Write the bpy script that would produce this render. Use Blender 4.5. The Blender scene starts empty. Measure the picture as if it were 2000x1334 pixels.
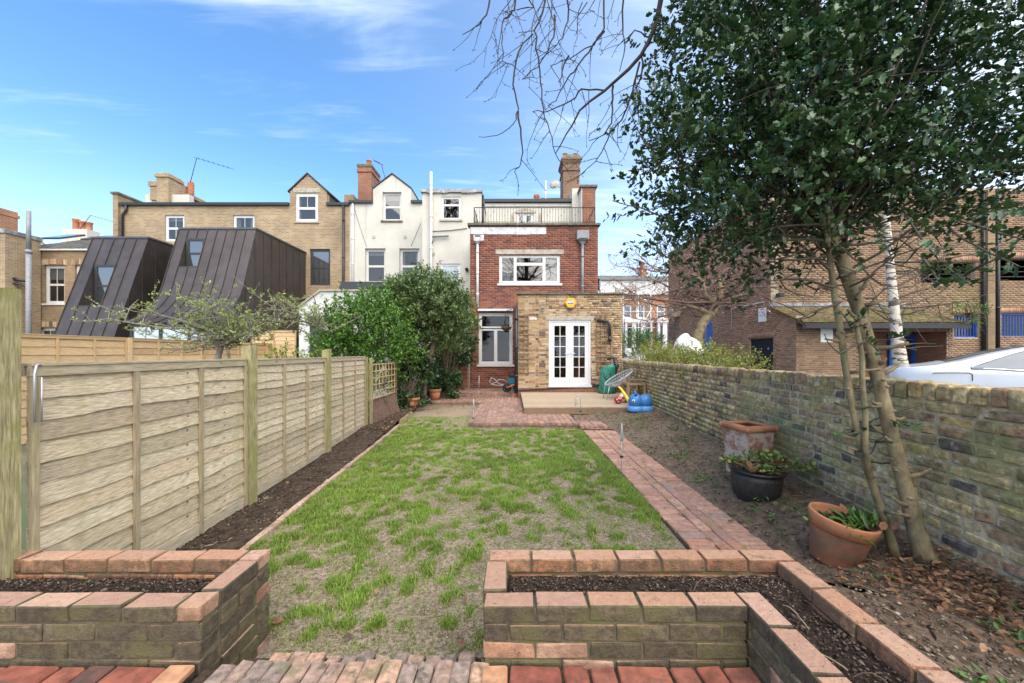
import bpy, math, random
import numpy as np
from mathutils import Vector, Matrix

R = math.radians
random.seed(11)
rng = np.random.default_rng(5)
scene = bpy.context.scene
COL = scene.collection

# ---------------------------------------------------------------- camera, sky, sun, exposure
CAM_Z = 1.57
F = 750.0                      # focal length in pixels of a 2000 px wide picture
cam_d = bpy.data.cameras.new('camera')
cam_d.sensor_width = 36.0
cam_d.lens = 36.0 * F / 2000.0
cam_d.shift_y = 23.0 / 2000.0
cam_d.clip_start = 0.05
cam_d.clip_end = 2000.0
cam = bpy.data.objects.new('camera', cam_d)
COL.objects.link(cam)
cam.location = (0, 0, CAM_Z)
cam.rotation_euler = (R(90), 0, 0)
scene.camera = cam

SUN_DIR = Vector((0.22, -0.60, 0.77)).normalized()
SUN_EL = math.asin(SUN_DIR.z)
SUN_ROT = math.atan2(SUN_DIR.x, SUN_DIR.y)
sun_d = bpy.data.lights.new('sun', 'SUN')
sun_d.energy = 2.0
sun_d.angle = R(85)
sun_d.color = (1.0, 0.89, 0.73)
sun = bpy.data.objects.new('sun', sun_d)
COL.objects.link(sun)
sun.rotation_euler = SUN_DIR.to_track_quat('Z', 'Y').to_euler()

scene.view_settings.view_transform = 'Standard'
scene.view_settings.look = 'None'
scene.view_settings.exposure = 1.62
scene.view_settings.gamma = 1.0
scene.view_settings.use_curve_mapping = False

world = bpy.data.worlds.new('World')
scene.world = world
world.use_nodes = True
wn = world.node_tree
wn.nodes.clear()


def NN(nt, typ, **kw):
 n = nt.nodes.new(typ)
 for k, v in kw.items():
  if k == 'inp':
   for i, val in v.items():
    n.inputs[i].default_value = val
  else:
   setattr(n, k, v)
 return n


def L(nt, a, b):
 nt.links.new(a, b)


def math_n(nt, op, a, b=None, c=None, clamp=False):
 n = nt.nodes.new('ShaderNodeMath')
 n.operation = op
 n.use_clamp = clamp
 for i, v in enumerate((a, b, c)):
  if v is None:
   continue
  if isinstance(v, (int, float)):
   n.inputs[i].default_value = v
  else:
   nt.links.new(v, n.inputs[i])
 return n.outputs[0]


def sstep(nt, v, lo, hi):
 n = nt.nodes.new('ShaderNodeMapRange')
 n.interpolation_type = 'SMOOTHSTEP'
 n.inputs['From Min'].default_value = lo
 n.inputs['From Max'].default_value = hi
 nt.links.new(v, n.inputs['Value'])
 return n.outputs[0]


def mixc(nt, fac, a, b, blend='MIX'):
 n = nt.nodes.new('ShaderNodeMix')
 n.data_type = 'RGBA'
 n.blend_type = blend
 n.clamp_factor = True
 for sock, v in ((n.inputs[0], fac), (n.inputs[6], a), (n.inputs[7], b)):
  if isinstance(v, (int, float)):
   sock.default_value = v
  elif isinstance(v, (tuple, list)):
   sock.default_value = (*v[:3], 1.0)
  else:
   nt.links.new(v, sock)
 return n.outputs[2]


def noise_n(nt, vec, scale, detail=3.0, rough=0.55, dist=0.0):
 n = nt.nodes.new('ShaderNodeTexNoise')
 n.inputs['Scale'].default_value = scale
 n.inputs['Detail'].default_value = detail
 n.inputs['Roughness'].default_value = rough
 n.inputs['Distortion'].default_value = dist
 if vec is not None:
  nt.links.new(vec, n.inputs['Vector'])
 return n.outputs['Fac']


def make_world():
 nt = wn
 sky = NN(nt, 'ShaderNodeTexSky', sky_type='NISHITA', sun_disc=False,
    sun_elevation=SUN_EL, sun_rotation=SUN_ROT, altitude=0.0,
    air_density=1.0, dust_density=0.6, ozone_density=2.2)
 tc = NN(nt, 'ShaderNodeTexCoord')
 sep = NN(nt, 'ShaderNodeSeparateXYZ')
 L(nt, tc.outputs['Generated'], sep.inputs[0])
 z = math_n(nt, 'MAXIMUM', sep.outputs[2], 0.06)
 qx = math_n(nt, 'DIVIDE', sep.outputs[0], z)
 qy = math_n(nt, 'DIVIDE', sep.outputs[1], z)
 comb = NN(nt, 'ShaderNodeCombineXYZ')
 L(nt, qx, comb.inputs[0])
 L(nt, qy, comb.inputs[1])
 mp = NN(nt, 'ShaderNodeMapping')
 mp.inputs['Rotation'].default_value = (0, 0, R(12))
 mp.inputs['Scale'].default_value = (0.55, 1.25, 1.0)
 mp.inputs['Location'].default_value = (3.1, 1.7, 0)
 L(nt, comb.outputs[0], mp.inputs[0])
 big = noise_n(nt, mp.outputs[0], 0.62, 4.0, 0.5, 0.3)
 fine = noise_n(nt, mp.outputs[0], 2.2, 5.0, 0.55, 0.6)
 m = math_n(nt, 'ADD', math_n(nt, 'MULTIPLY', big, 0.62), math_n(nt, 'MULTIPLY', fine, 0.5))
 # the veil of cirrus thickens towards the sun
 veil = sstep(nt, math_n(nt, 'SUBTRACT', math_n(nt, 'MULTIPLY', sep.outputs[0], 0.8), math_n(nt, 'MULTIPLY', sep.outputs[1], 0.5)), -0.80, 0.55)
 m2 = math_n(nt, 'ADD', m, math_n(nt, 'MULTIPLY', veil, 0.16))
 # one broad cirrus patch high up towards the north-west
 bx = math_n(nt, 'MULTIPLY', math_n(nt, 'ADD', qx, 0.90), 1.35)
 by = math_n(nt, 'MULTIPLY', math_n(nt, 'ADD', qy, math_n(nt, 'ADD', math_n(nt, 'MULTIPLY', qx, -0.12), -1.10)), 4.6)
 rr_ = math_n(nt, 'SQRT', math_n(nt, 'ADD', math_n(nt, 'MULTIPLY', bx, bx), math_n(nt, 'MULTIPLY', by, by)))
 strk = NN(nt, 'ShaderNodeMapping')
 strk.inputs['Scale'].default_value = (1.1, 5.5, 1.0)
 strk.inputs['Rotation'].default_value = (0, 0, R(-8))
 L(nt, comb.outputs[0], strk.inputs[0])
 m2 = math_n(nt, 'ADD', m2, math_n(nt, 'MULTIPLY', math_n(nt, 'SUBTRACT', noise_n(nt, strk.outputs[0], 1.6, 6.0, 0.6, 0.5), 0.5), 0.42))
 m2 = math_n(nt, 'ADD', m2, math_n(nt, 'MULTIPLY', math_n(nt, 'SUBTRACT', 1.0, sstep(nt, rr_, 0.0, 1.25)), 0.30))
 wisps = sstep(nt, m2, 0.60, 1.04)
 lowz = math_n(nt, 'SUBTRACT', 1.0, sstep(nt, sep.outputs[2], 0.0, 0.42))
 cover = math_n(nt, 'ADD', math_n(nt, 'MULTIPLY', wisps, 0.80),
       math_n(nt, 'ADD', math_n(nt, 'MULTIPLY', veil, 0.56), math_n(nt, 'MULTIPLY', lowz, 0.30)), clamp=True)
 hs = NN(nt, 'ShaderNodeHueSaturation')
 hs.inputs['Hue'].default_value = 0.499
 hs.inputs['Saturation'].default_value = 1.2
 hs.inputs['Value'].default_value = 0.74
 L(nt, sky.outputs[0], hs.inputs['Color'])
 col = mixc(nt, cover, hs.outputs[0], (3.15, 3.5, 4.0))
 bg = NN(nt, 'ShaderNodeBackground')
 bg.inputs['Strength'].default_value = 0.148
 L(nt, col, bg.inputs['Color'])
 out = NN(nt, 'ShaderNodeOutputWorld')
 L(nt, bg.outputs[0], out.inputs['Surface'])


make_world()


# ---------------------------------------------------------------- small helpers
def W(px, py, Y):
 """A point of the photograph at distance Y, in metres."""
 return Vector(((px - 1000.0) * Y / F, Y, CAM_Z - (py - 690.0) * Y / F))


def WX(px, Y):
 return (px - 1000.0) * Y / F


def WZ(py, Y):
 return CAM_Z - (py - 690.0) * Y / F


def wloc(o):
 v = Vector((0, 0, 0))
 while o is not None:
  v += o.location
  o = o.parent
 return v


def tag(o, label=None, cat=None, group=None, kind=None):
 if label:
  o['label'] = label
 if cat:
  o['category'] = cat
 if group:
  o['group'] = group
 if kind:
  o['kind'] = kind
 return o


def thing(name, label, cat, loc=(0, 0, 0), group=None, kind=None):
 o = bpy.data.objects.new(name, None)
 o.empty_display_size = 0.1
 COL.objects.link(o)
 o.location = loc
 return tag(o, label, cat, group, kind)


def link(name, me, parent=None, loc=None, rot=None, kind=None):
 """loc is in world space; None means the mesh is already in world coordinates."""
 o = bpy.data.objects.new(name, me)
 COL.objects.link(o)
 base = wloc(parent) if parent is not None else Vector((0, 0, 0))
 if parent is not None:
  o.parent = parent
 o.location = (Vector(loc) if loc is not None else Vector((0, 0, 0))) - base
 if rot is not None:
  o.rotation_euler = rot
 if kind:
  o['kind'] = kind
 return o


def np_mesh(name, V, T, mats, smooth=False, mi=None):
 """Mesh of triangles or quads from arrays."""
 V = np.asarray(V, dtype=np.float32)
 T = np.asarray(T, dtype=np.int32)
 k = T.shape[1]
 me = bpy.data.meshes.new(name)
 me.vertices.add(len(V))
 me.vertices.foreach_set('co', V.ravel())
 me.loops.add(T.size)
 me.loops.foreach_set('vertex_index', T.ravel())
 me.polygons.add(len(T))
 me.polygons.foreach_set('loop_start', np.arange(0, T.size, k, dtype=np.int32))
 if smooth:
  me.polygons.foreach_set('use_smooth', np.ones(len(T), dtype=bool))
 for m in (mats if isinstance(mats, (list, tuple)) else [mats]):
  me.materials.append(m)
 if mi is not None:
  me.polygons.foreach_set('material_index', np.asarray(mi, dtype=np.int32))
 me.update(calc_edges=True)
 return me


class MB:
 """Collects shapes and links them as ONE mesh object."""

 def __init__(s):
  s.v, s.f, s.m, s.sm = [], [], [], []

 def add(s, vs, fs, mi=0, smooth=False):
  b = len(s.v)
  s.v.extend([tuple(v) for v in vs])
  for f in fs:
   s.f.append([b + i for i in f])
   s.m.append(mi)
   s.sm.append(smooth)
  return s

 def box(s, x0, x1, y0, y1, z0, z1, mi=0):
  vs = [(x0, y0, z0), (x1, y0, z0), (x1, y1, z0), (x0, y1, z0), (x0, y0, z1), (x1, y0, z1), (x1, y1, z1), (x0, y1, z1)]
  return s.add(vs, [(0, 3, 2, 1), (4, 5, 6, 7), (0, 1, 5, 4), (1, 2, 6, 5), (2, 3, 7, 6), (3, 0, 4, 7)], mi)

 def obox(s, c, u, v, w, mi=0):
  """Box by centre and three half-axis vectors."""
  c, u, v, w = Vector(c), Vector(u), Vector(v), Vector(w)
  vs = [c + a * u + b * v + d * w for d in (-1, 1) for a, b in ((-1, -1), (1, -1), (1, 1), (-1, 1))]
  return s.add(vs, [(0, 3, 2, 1), (4, 5, 6, 7), (0, 1, 5, 4), (1, 2, 6, 5), (2, 3, 7, 6), (3, 0, 4, 7)], mi)

 def beam(s, a, b, w, h, mi=0, up=(0, 0, 1)):
  a, b = Vector(a), Vector(b)
  d = (b - a)
  x = d.normalized()
  up = Vector(up)
  if abs(x.dot(up)) > 0.98:
   up = Vector((0, 1, 0))
  side = x.cross(up).normalized()
  upv = side.cross(x).normalized()
  return s.obox((a + b) / 2, d / 2, side * w / 2, upv * h / 2, mi)

 def tube(s, pts, rad, n=8, mi=0, cap=True, smooth=True):
  pts = [Vector(p) for p in pts]
  if isinstance(rad, (int, float)):
   rad = [rad] * len(pts)
  vs, fs = [], []
  ref = None
  for i, p in enumerate(pts):
   t = (pts[min(i + 1, len(pts) - 1)] - pts[max(i - 1, 0)])
   t = t.normalized() if t.length > 1e-9 else Vector((0, 0, 1))
   if ref is None:
    ref = Vector((1, 0, 0)) if abs(t.x) < 0.8 else Vector((0, 1, 0))
   a = (ref - t * ref.dot(t))
   a = a.normalized() if a.length > 1e-6 else t.orthogonal().normalized()
   ref = a
   b = t.cross(a)
   for k in range(n):
    an = 2 * math.pi * k / n
    vs.append(p + (a * math.cos(an) + b * math.sin(an)) * rad[i])
  for i in range(len(pts) - 1):
   for k in range(n):
    k2 = (k + 1) % n
    fs.append((i * n + k, i * n + k2, (i + 1) * n + k2, (i + 1) * n + k))
  if cap:
   fs.append(tuple(reversed(range(n))))
   fs.append(tuple((len(pts) - 1) * n + k for k in range(n)))
  return s.add(vs, fs, mi, smooth)

 def lathe(s, prof, c=(0, 0, 0), n=24, mi=0, smooth=True, M=None):
  """prof: list of (radius, z); axis z at c; M optional rotation about c."""
  c = Vector(c)
  vs, fs = [], []
  for r, z in prof:
   for k in range(n):
    an = 2 * math.pi * k / n
    p = Vector((r * math.cos(an), r * math.sin(an), z))
    vs.append(c + (M @ p if M else p))
  for i in range(len(prof) - 1):
   for k in range(n):
    k2 = (k + 1) % n
    fs.append((i * n + k, i * n + k2, (i + 1) * n + k2, (i + 1) * n + k))
  if prof[0][0] > 1e-4:
   fs.append(tuple(reversed(range(n))))
  if prof[-1][0] > 1e-4:
   fs.append(tuple((len(prof) - 1) * n + k for k in range(n)))
  return s.add(vs, fs, mi, smooth)

 def ball(s, c, r, n=12, m=8, mi=0, M=None):
  c = Vector(c)
  if isinstance(r, (int, float)):
   r = (r, r, r)
  vs, fs = [], []
  for i in range(m + 1):
   th = math.pi * i / m
   for k in range(n):
    an = 2 * math.pi * k / n
    p = Vector((r[0] * math.sin(th) * math.cos(an), r[1] * math.sin(th) * math.sin(an), -r[2] * math.cos(th)))
    vs.append(c + (M @ p if M else p))
  for i in range(m):
   for k in range(n):
    k2 = (k + 1) % n
    fs.append((i * n + k, i * n + k2, (i + 1) * n + k2, (i + 1) * n + k))
  return s.add(vs, fs, mi, True)

 def prism(s, poly, axis, a, b, mi=0):
  """Extrude a 2D polygon: axis 'y' takes (x, z) points, 'x' takes (y, z), 'z' takes (x, y)."""
  def P(p, t):
   return {'y': (p[0], t, p[1]), 'x': (t, p[0], p[1]), 'z': (p[0], p[1], t)}[axis]
  n = len(poly)
  vs = [P(p, a) for p in poly] + [P(p, b) for p in poly]
  fs = [tuple(range(n)), tuple(reversed(range(n, 2 * n)))]
  for i in range(n):
   j = (i + 1) % n
   fs.append((i, i + n, j + n, j))
  return s.add(vs, fs, mi)

 def quad(s, *p, mi=0):
  return s.add(p, [tuple(range(len(p)))], mi)

 def build(s, name, mats, parent=None, kind=None, fixn=True):
  me = bpy.data.meshes.new(name)
  me.from_pydata(s.v, [], s.f)
  for m in (mats if isinstance(mats, (list, tuple)) else [mats]):
   me.materials.append(m)
  me.polygons.foreach_set('material_index', s.m)
  me.polygons.foreach_set('use_smooth', s.sm)
  if fixn:
   import bmesh
   bm = bmesh.new()
   bm.from_mesh(me)
   bmesh.ops.recalc_face_normals(bm, faces=bm.faces)
   bm.to_mesh(me)
   bm.free()
  me.update()
  return link(name, me, parent, None, None, kind)


# value noise for shapes
_perm = rng.random((64, 64, 64)).astype(np.float32)


def vnoise(x, y, z=0.0):
 x, y = np.asarray(x, float), np.asarray(y, float)
 z = np.zeros_like(x) + z
 xi, yi, zi = np.floor(x).astype(int), np.floor(y).astype(int), np.floor(z).astype(int)
 fx, fy, fz = x - xi, y - yi, z - zi
 fx, fy, fz = [t * t * (3 - 2 * t) for t in (fx, fy, fz)]
 g = lambda a, b, c: _perm[(xi + a) % 64, (yi + b) % 64, (zi + c) % 64]
 l = lambda a, b, t: a + (b - a) * t
 return l(l(l(g(0, 0, 0), g(1, 0, 0), fx), l(g(0, 1, 0), g(1, 1, 0), fx), fy),
    l(l(g(0, 0, 1), g(1, 0, 1), fx), l(g(0, 1, 1), g(1, 1, 1), fx), fy), fz)


def fbm(x, y, oct=4, z=0.0):
 s, a, t = 0.0, 1.0, 0.0
 for i in range(oct):
  s = s + a * vnoise(np.asarray(x) * 2 ** i + 13.7 * i, np.asarray(y) * 2 ** i + 7.1 * i, z)
  t += a
  a *= 0.5
 return s / t


# ---------------------------------------------------------------- materials (base colours only; light does the rest)
def new_mat(name):
 m = bpy.data.materials.new(name)
 m.use_nodes = True
 nt = m.node_tree
 return m, nt, nt.nodes['Principled BSDF'], nt.nodes['Material Output']


def rand_n(nt):
 g = NN(nt, 'ShaderNodeNewGeometry')
 o = NN(nt, 'ShaderNodeObjectInfo')
 return math_n(nt, 'FRACT', math_n(nt, 'ADD', g.outputs['Random Per Island'], o.outputs['Random']))


def ramp_n(nt, fac, stops, const=False):
 r = NN(nt, 'ShaderNodeValToRGB')
 cr = r.color_ramp
 if const:
  cr.interpolation = 'CONSTANT'
 while len(cr.elements) < len(stops):
  cr.elements.new(0.5)
 for e, (p, c) in zip(cr.elements, stops):
  e.position = p
  e.color = (*c, 1)
 L(nt, fac, r.inputs[0])
 return r.outputs[0]


def evenly(cols):
 n = len(cols)
 return [(i / n, c) for i, c in enumerate(cols)]


def surf(name, color=None, cols=None, ns=8.0, na=0.25, rough=0.8, bump=0.0, bs=40.0, bd=0.01, stains=(), obj=False,
   stretch=None, metal=0.0, spec=0.5, trans=0.0, coat=0.0, vary=0.0, detail=4.0):
 """A general procedural surface.
 cols: one colour picked per loose piece / object; ns/na noise scale and amount; stains: (colour, scale, lo, hi, amount[, stretch]);
 bump/bs/bd: relief; vary: brightness change per piece; trans: light passed through (leaves)."""
 m, nt, b, out = new_mat(name)
 if obj:
  tc = NN(nt, 'ShaderNodeTexCoord')
  pos = tc.outputs['Object']
 else:
  g = NN(nt, 'ShaderNodeNewGeometry')
  pos = g.outputs['Position']
 vec = pos
 if stretch:
  mp = NN(nt, 'ShaderNodeMapping')
  mp.inputs['Scale'].default_value = stretch
  L(nt, pos, mp.inputs[0])
  vec = mp.outputs[0]
  if obj:
   oi = NN(nt, 'ShaderNodeObjectInfo')
   va = NN(nt, 'ShaderNodeVectorMath', operation='ADD')
   cb = NN(nt, 'ShaderNodeCombineXYZ')
   L(nt, math_n(nt, 'MULTIPLY', oi.outputs['Random'], 71.0), cb.inputs[0])
   L(nt, math_n(nt, 'MULTIPLY', oi.outputs['Random'], 37.0), cb.inputs[2])
   L(nt, vec, va.inputs[0])
   L(nt, cb.outputs[0], va.inputs[1])
   vec = va.outputs[0]
 if cols:
  rr = rand_n(nt)
  c = ramp_n(nt, rr, evenly(cols), True)
 else:
  c = None
 n1 = noise_n(nt, vec, ns, detail, 0.6)
 lo = max(0.0, 1 - na * 1.6)
 hi = 1 + na * 1.2
 mr = NN(nt, 'ShaderNodeMapRange')
 mr.inputs['From Min'].default_value = 0.28
 mr.inputs['From Max'].default_value = 0.72
 mr.inputs['To Min'].default_value = lo
 mr.inputs['To Max'].default_value = hi
 L(nt, n1, mr.inputs['Value'])
 f = mr.outputs[0]
 if vary:
  r2 = rand_n(nt)
  fr = math_n(nt, 'FRACT', math_n(nt, 'MULTIPLY', r2, 17.31))
  f = math_n(nt, 'MULTIPLY', f, math_n(nt, 'ADD', 1 - vary, math_n(nt, 'MULTIPLY', fr, 2 * vary)))
 cc = NN(nt, 'ShaderNodeCombineColor')
 for i in range(3):
  L(nt, f, cc.inputs[i])
 c = mixc(nt, 1.0, c if c is not None else color, cc.outputs[0], 'MULTIPLY')
 for st in stains:
  sc, s_, lo_, hi_, am = st[:5]
  v2 = pos
  if len(st) > 5:
   mp2 = NN(nt, 'ShaderNodeMapping')
   mp2.inputs['Scale'].default_value = st[5]
   L(nt, pos, mp2.inputs[0])
   v2 = mp2.outputs[0]
  k = math_n(nt, 'MULTIPLY', sstep(nt, noise_n(nt, v2, s_, 5.0, 0.65, 0.2), lo_, hi_), am)
  c = mixc(nt, k, c, sc)
 L(nt, c, b.inputs['Base Color'])
 b.inputs['Roughness'].default_value = rough
 b.inputs['Metallic'].default_value = metal
 b.inputs['Specular IOR Level'].default_value = spec
 if coat:
  b.inputs['Coat Weight'].default_value = coat
  b.inputs['Coat Roughness'].default_value = 0.04
 if bump:
  bn = NN(nt, 'ShaderNodeBump')
  bn.inputs['Strength'].default_value = bump
  bn.inputs['Distance'].default_value = bd
  L(nt, noise_n(nt, vec, bs, 5.0, 0.65), bn.inputs['Height'])
  L(nt, bn.outputs[0], b.inputs['Normal'])
 if trans:
  tr = NN(nt, 'ShaderNodeBsdfTranslucent')
  L(nt, c, tr.inputs['Color'])
  mx = NN(nt, 'ShaderNodeMixShader')
  mx.inputs[0].default_value = trans
  L(nt, b.outputs[0], mx.inputs[1])
  L(nt, tr.outputs[0], mx.inputs[2])
  L(nt, mx.outputs[0], out.inputs['Surface'])
 return m


def tex_brick(name, c1, c2, mortar, c3=None, stain=None, bw=0.225, bh=0.075):
 """Brickwork too far away for its bricks to be told apart."""
 m, nt, b, out = new_mat(name)
 g = NN(nt, 'ShaderNodeNewGeometry')
 sp = NN(nt, 'ShaderNodeSeparateXYZ')
 L(nt, g.outputs['Position'], sp.inputs[0])
 cb = NN(nt, 'ShaderNodeCombineXYZ')
 L(nt, math_n(nt, 'ADD', sp.outputs[0], sp.outputs[1]), cb.inputs[0])
 L(nt, sp.outputs[2], cb.inputs[1])
 br = NN(nt, 'ShaderNodeTexBrick')
 br.inputs['Scale'].default_value = 1.0
 br.inputs['Brick Width'].default_value = bw
 br.inputs['Row Height'].default_value = bh
 br.inputs['Mortar Size'].default_value = 0.009
 br.inputs['Mortar Smooth'].default_value = 0.1
 br.inputs['Bias'].default_value = -0.05
 br.inputs['Color1'].default_value = (*c1, 1)
 br.inputs['Color2'].default_value = (*c2, 1)
 br.inputs['Mortar'].default_value = (*mortar, 1)
 L(nt, cb.outputs[0], br.inputs['Vector'])
 c = br.outputs['Color']
 # a second layer of odd dark bricks on the same bond
 br2 = NN(nt, 'ShaderNodeTexBrick')
 for k in ('Scale', 'Brick Width', 'Row Height', 'Mortar Size', 'Mortar Smooth'):
  br2.inputs[k].default_value = br.inputs[k].default_value
 br2.inputs['Bias'].default_value = -0.42
 br2.inputs['Color1'].default_value = (0, 0, 0, 1)
 br2.inputs['Color2'].default_value = (1, 1, 1, 1)
 br2.inputs['Mortar'].default_value = (0, 0, 0, 1)
 mp = NN(nt, 'ShaderNodeMapping')
 mp.inputs['Location'].default_value = (bw * 40, bh * 62, 0)
 L(nt, cb.outputs[0], mp.inputs[0])
 L(nt, mp.outputs[0], br2.inputs['Vector'])
 k = sstep(nt, br2.outputs['Color'], 0.62, 0.8)
 c = mixc(nt, math_n(nt, 'MULTIPLY', k, 0.75), c, c3 or tuple(x * 0.4 for x in c1))
 n1 = noise_n(nt, g.outputs['Position'], 0.7, 5, 0.6)
 mr = NN(nt, 'ShaderNodeMapRange')
 mr.inputs['From Min'].default_value = 0.3
 mr.inputs['From Max'].default_value = 0.7
 mr.inputs['To Min'].default_value = 0.70
 mr.inputs['To Max'].default_value = 1.2
 L(nt, n1, mr.inputs['Value'])
 cc = NN(nt, 'ShaderNodeCombineColor')
 for i in range(3):
  L(nt, mr.outputs[0], cc.inputs[i])
 c = mixc(nt, 1.0, c, cc.outputs[0], 'MULTIPLY')
 if stain:
  c = mixc(nt, math_n(nt, 'MULTIPLY', sstep(nt, noise_n(nt, g.outputs['Position'], 0.5, 6, 0.7), 0.5, 0.72), 0.5), c, stain)
 L(nt, c, b.inputs['Base Color'])
 b.inputs['Roughness'].default_value = 0.9
 bn = NN(nt, 'ShaderNodeBump')
 bn.inputs['Strength'].default_value = 0.5
 bn.inputs['Distance'].default_value = 0.01
 bn.invert = True
 L(nt, br.outputs['Fac'], bn.inputs['Height'])
 L(nt, bn.outputs[0], b.inputs['Normal'])
 return m


def glass_pane(name, base, refl, rough=0.02, ior=1.5):
 m, nt, b, out = new_mat(name)
 g = NN(nt, 'ShaderNodeNewGeometry')
 n = noise_n(nt, g.outputs['Position'], 1.3, 3)
 c = mixc(nt, sstep(nt, n, 0.35, 0.65), tuple(x * 0.6 for x in base), base)
 L(nt, c, b.inputs['Base Color'])
 b.inputs['Roughness'].default_value = 0.4
 gl = NN(nt, 'ShaderNodeBsdfGlossy')
 gl.inputs['Roughness'].default_value = rough
 gl.inputs['Color'].default_value = (0.95, 0.97, 1, 1)
 fr = NN(nt, 'ShaderNodeFresnel')
 fr.inputs['IOR'].default_value = ior
 mx = NN(nt, 'ShaderNodeMixShader')
 L(nt, math_n(nt, 'ADD', fr.outputs[0], refl, clamp=True), mx.inputs[0])
 L(nt, b.outputs[0], mx.inputs[1])
 L(nt, gl.outputs[0], mx.inputs[2])
 L(nt, mx.outputs[0], out.inputs['Surface'])
 return m


def clear_pane(name, refl=0.10, tint=(0.8, 0.85, 0.85)):
 m, nt, b, out = new_mat(name)
 tr = NN(nt, 'ShaderNodeBsdfTransparent')
 tr.inputs['Color'].default_value = (*tint, 1)
 gl = NN(nt, 'ShaderNodeBsdfGlossy')
 gl.inputs['Roughness'].default_value = 0.02
 fr = NN(nt, 'ShaderNodeFresnel')
 fr.inputs['IOR'].default_value = 1.5
 mx = NN(nt, 'ShaderNodeMixShader')
 ge = NN(nt, 'ShaderNodeNewGeometry')
 front = math_n(nt, 'SUBTRACT', 1.0, ge.outputs['Backfacing'])
 L(nt, math_n(nt, 'MULTIPLY', math_n(nt, 'ADD', fr.outputs[0], refl, clamp=True), front), mx.inputs[0])
 L(nt, tr.outputs[0], mx.inputs[1])
 L(nt, gl.outputs[0], mx.inputs[2])
 L(nt, mx.outputs[0], out.inputs['Surface'])
 return m


def faced_brick(name, cols, face_cols, mossc, rough=0.9):
 """Planter bricks: clean sawn top, rough split face towards the terrace covered in lichen."""
 m, nt, b, out = new_mat(name)
 g = NN(nt, 'ShaderNodeNewGeometry')
 pos = g.outputs['Position']
 rr = rand_n(nt)
 c = ramp_n(nt, rr, evenly(cols), True)
 fc = ramp_n(nt, math_n(nt, 'FRACT', math_n(nt, 'MULTIPLY', rr, 7.3)), evenly(face_cols), True)
 n1 = noise_n(nt, pos, 26, 6, 0.7)
 n2 = noise_n(nt, pos, 110, 4, 0.7)
 fc = mixc(nt, sstep(nt, n1, 0.38, 0.62), mixc(nt, 0.6, fc, (0.035, 0.028, 0.018)), fc)
 fc = mixc(nt, math_n(nt, 'MULTIPLY', sstep(nt, noise_n(nt, pos, 5.5, 5, 0.7), 0.46, 0.62), 0.75), fc, mossc)
 fc = mixc(nt, math_n(nt, 'MULTIPLY', sstep(nt, n2, 0.55, 0.7), 0.55), fc, (0.02, 0.017, 0.012))
 c = mixc(nt, sstep(nt, n1, 0.30, 0.75), mixc(nt, 0.35, c, (0.20, 0.10, 0.07)), c)
 c = mixc(nt, math_n(nt, 'MULTIPLY', sstep(nt, noise_n(nt, pos, 7, 6, 0.75), 0.57, 0.68), 0.65), c, (0.10, 0.08, 0.065))
 c = mixc(nt, math_n(nt, 'MULTIPLY', sstep(nt, noise_n(nt, pos, 60, 3, 0.6), 0.63, 0.70), 0.8), c, (0.045, 0.033, 0.025))
 sp = NN(nt, 'ShaderNodeSeparateXYZ')
 L(nt, g.outputs['True Normal'], sp.inputs[0])
 up = sstep(nt, sp.outputs[2], 0.80, 0.92)
 keep = math_n(nt, 'GREATER_THAN', math_n(nt, 'FRACT', math_n(nt, 'MULTIPLY', rr, 31.7)), 0.92)
 back = sstep(nt, sp.outputs[1], 0.2, 0.6)
 inner = mixc(nt, sstep(nt, noise_n(nt, pos, 9, 3), 0.4, 0.6), mixc(nt, 0.45, c, (0.09, 0.035, 0.02)), c)
 side = mixc(nt, math_n(nt, 'MAXIMUM', keep, back), fc, inner)
 c = mixc(nt, up, side, c)
 L(nt, c, b.inputs['Base Color'])
 b.inputs['Roughness'].default_value = rough
 bn = NN(nt, 'ShaderNodeBump')
 bn.inputs['Strength'].default_value = 1.0
 bn.inputs['Distance'].default_value = 0.012
 hh = math_n(nt, 'ADD', math_n(nt, 'MULTIPLY', n1, 1.0), math_n(nt, 'MULTIPLY', n2, 0.6))
 L(nt, hh, bn.inputs['Height'])
 L(nt, bn.outputs[0], b.inputs['Normal'])
 return m


MT = {}
MT['render'] = surf('cream_render', (0.56, 0.54, 0.485), ns=1.2, na=0.07, rough=0.9, bump=0.15, bs=60, bd=0.003,
     stains=[((0.42, 0.37, 0.29), 0.5, 0.52, 0.75, 0.45), ((0.34, 0.31, 0.25), 1.2, 0.56, 0.74, 0.4, (2.2, 2.2, 0.16))])
MT['white_wall'] = surf('white_painted_render', (0.62, 0.62, 0.61), ns=1.0, na=0.04, rough=0.85, stains=[((0.6, 0.6, 0.57), 1.5, 0.58, 0.75, 0.35, (2, 2, 0.2))])
MT['upvc'] = surf('white_window_frame', (0.64, 0.65, 0.66), ns=3, na=0.02, rough=0.35)
MT['white_wood'] = surf('white_painted_wood', (0.62, 0.61, 0.59), ns=6, na=0.06, rough=0.5)
MT['dark_frame'] = surf('charcoal_window_frame', (0.035, 0.038, 0.042), ns=3, na=0.05, rough=0.4)
MT['black'] = surf('black_iron', (0.014, 0.014, 0.015), ns=20, na=0.2, rough=0.5)
MT['black_plastic'] = surf('black_plastic_pipe', (0.02, 0.021, 0.023), ns=8, na=0.15, rough=0.4)
MT['grey_pipe'] = surf('grey_painted_pipe', (0.23, 0.24, 0.26), ns=9, na=0.15, rough=0.5)
MT['white_pipe'] = surf('white_pipe', (0.68, 0.68, 0.68), ns=5, na=0.08, rough=0.45)
MT['stone'] = surf('concrete_lintel', (0.40, 0.36, 0.29), ns=7, na=0.2, rough=0.9, bump=0.2, bs=70, bd=0.004)
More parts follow.
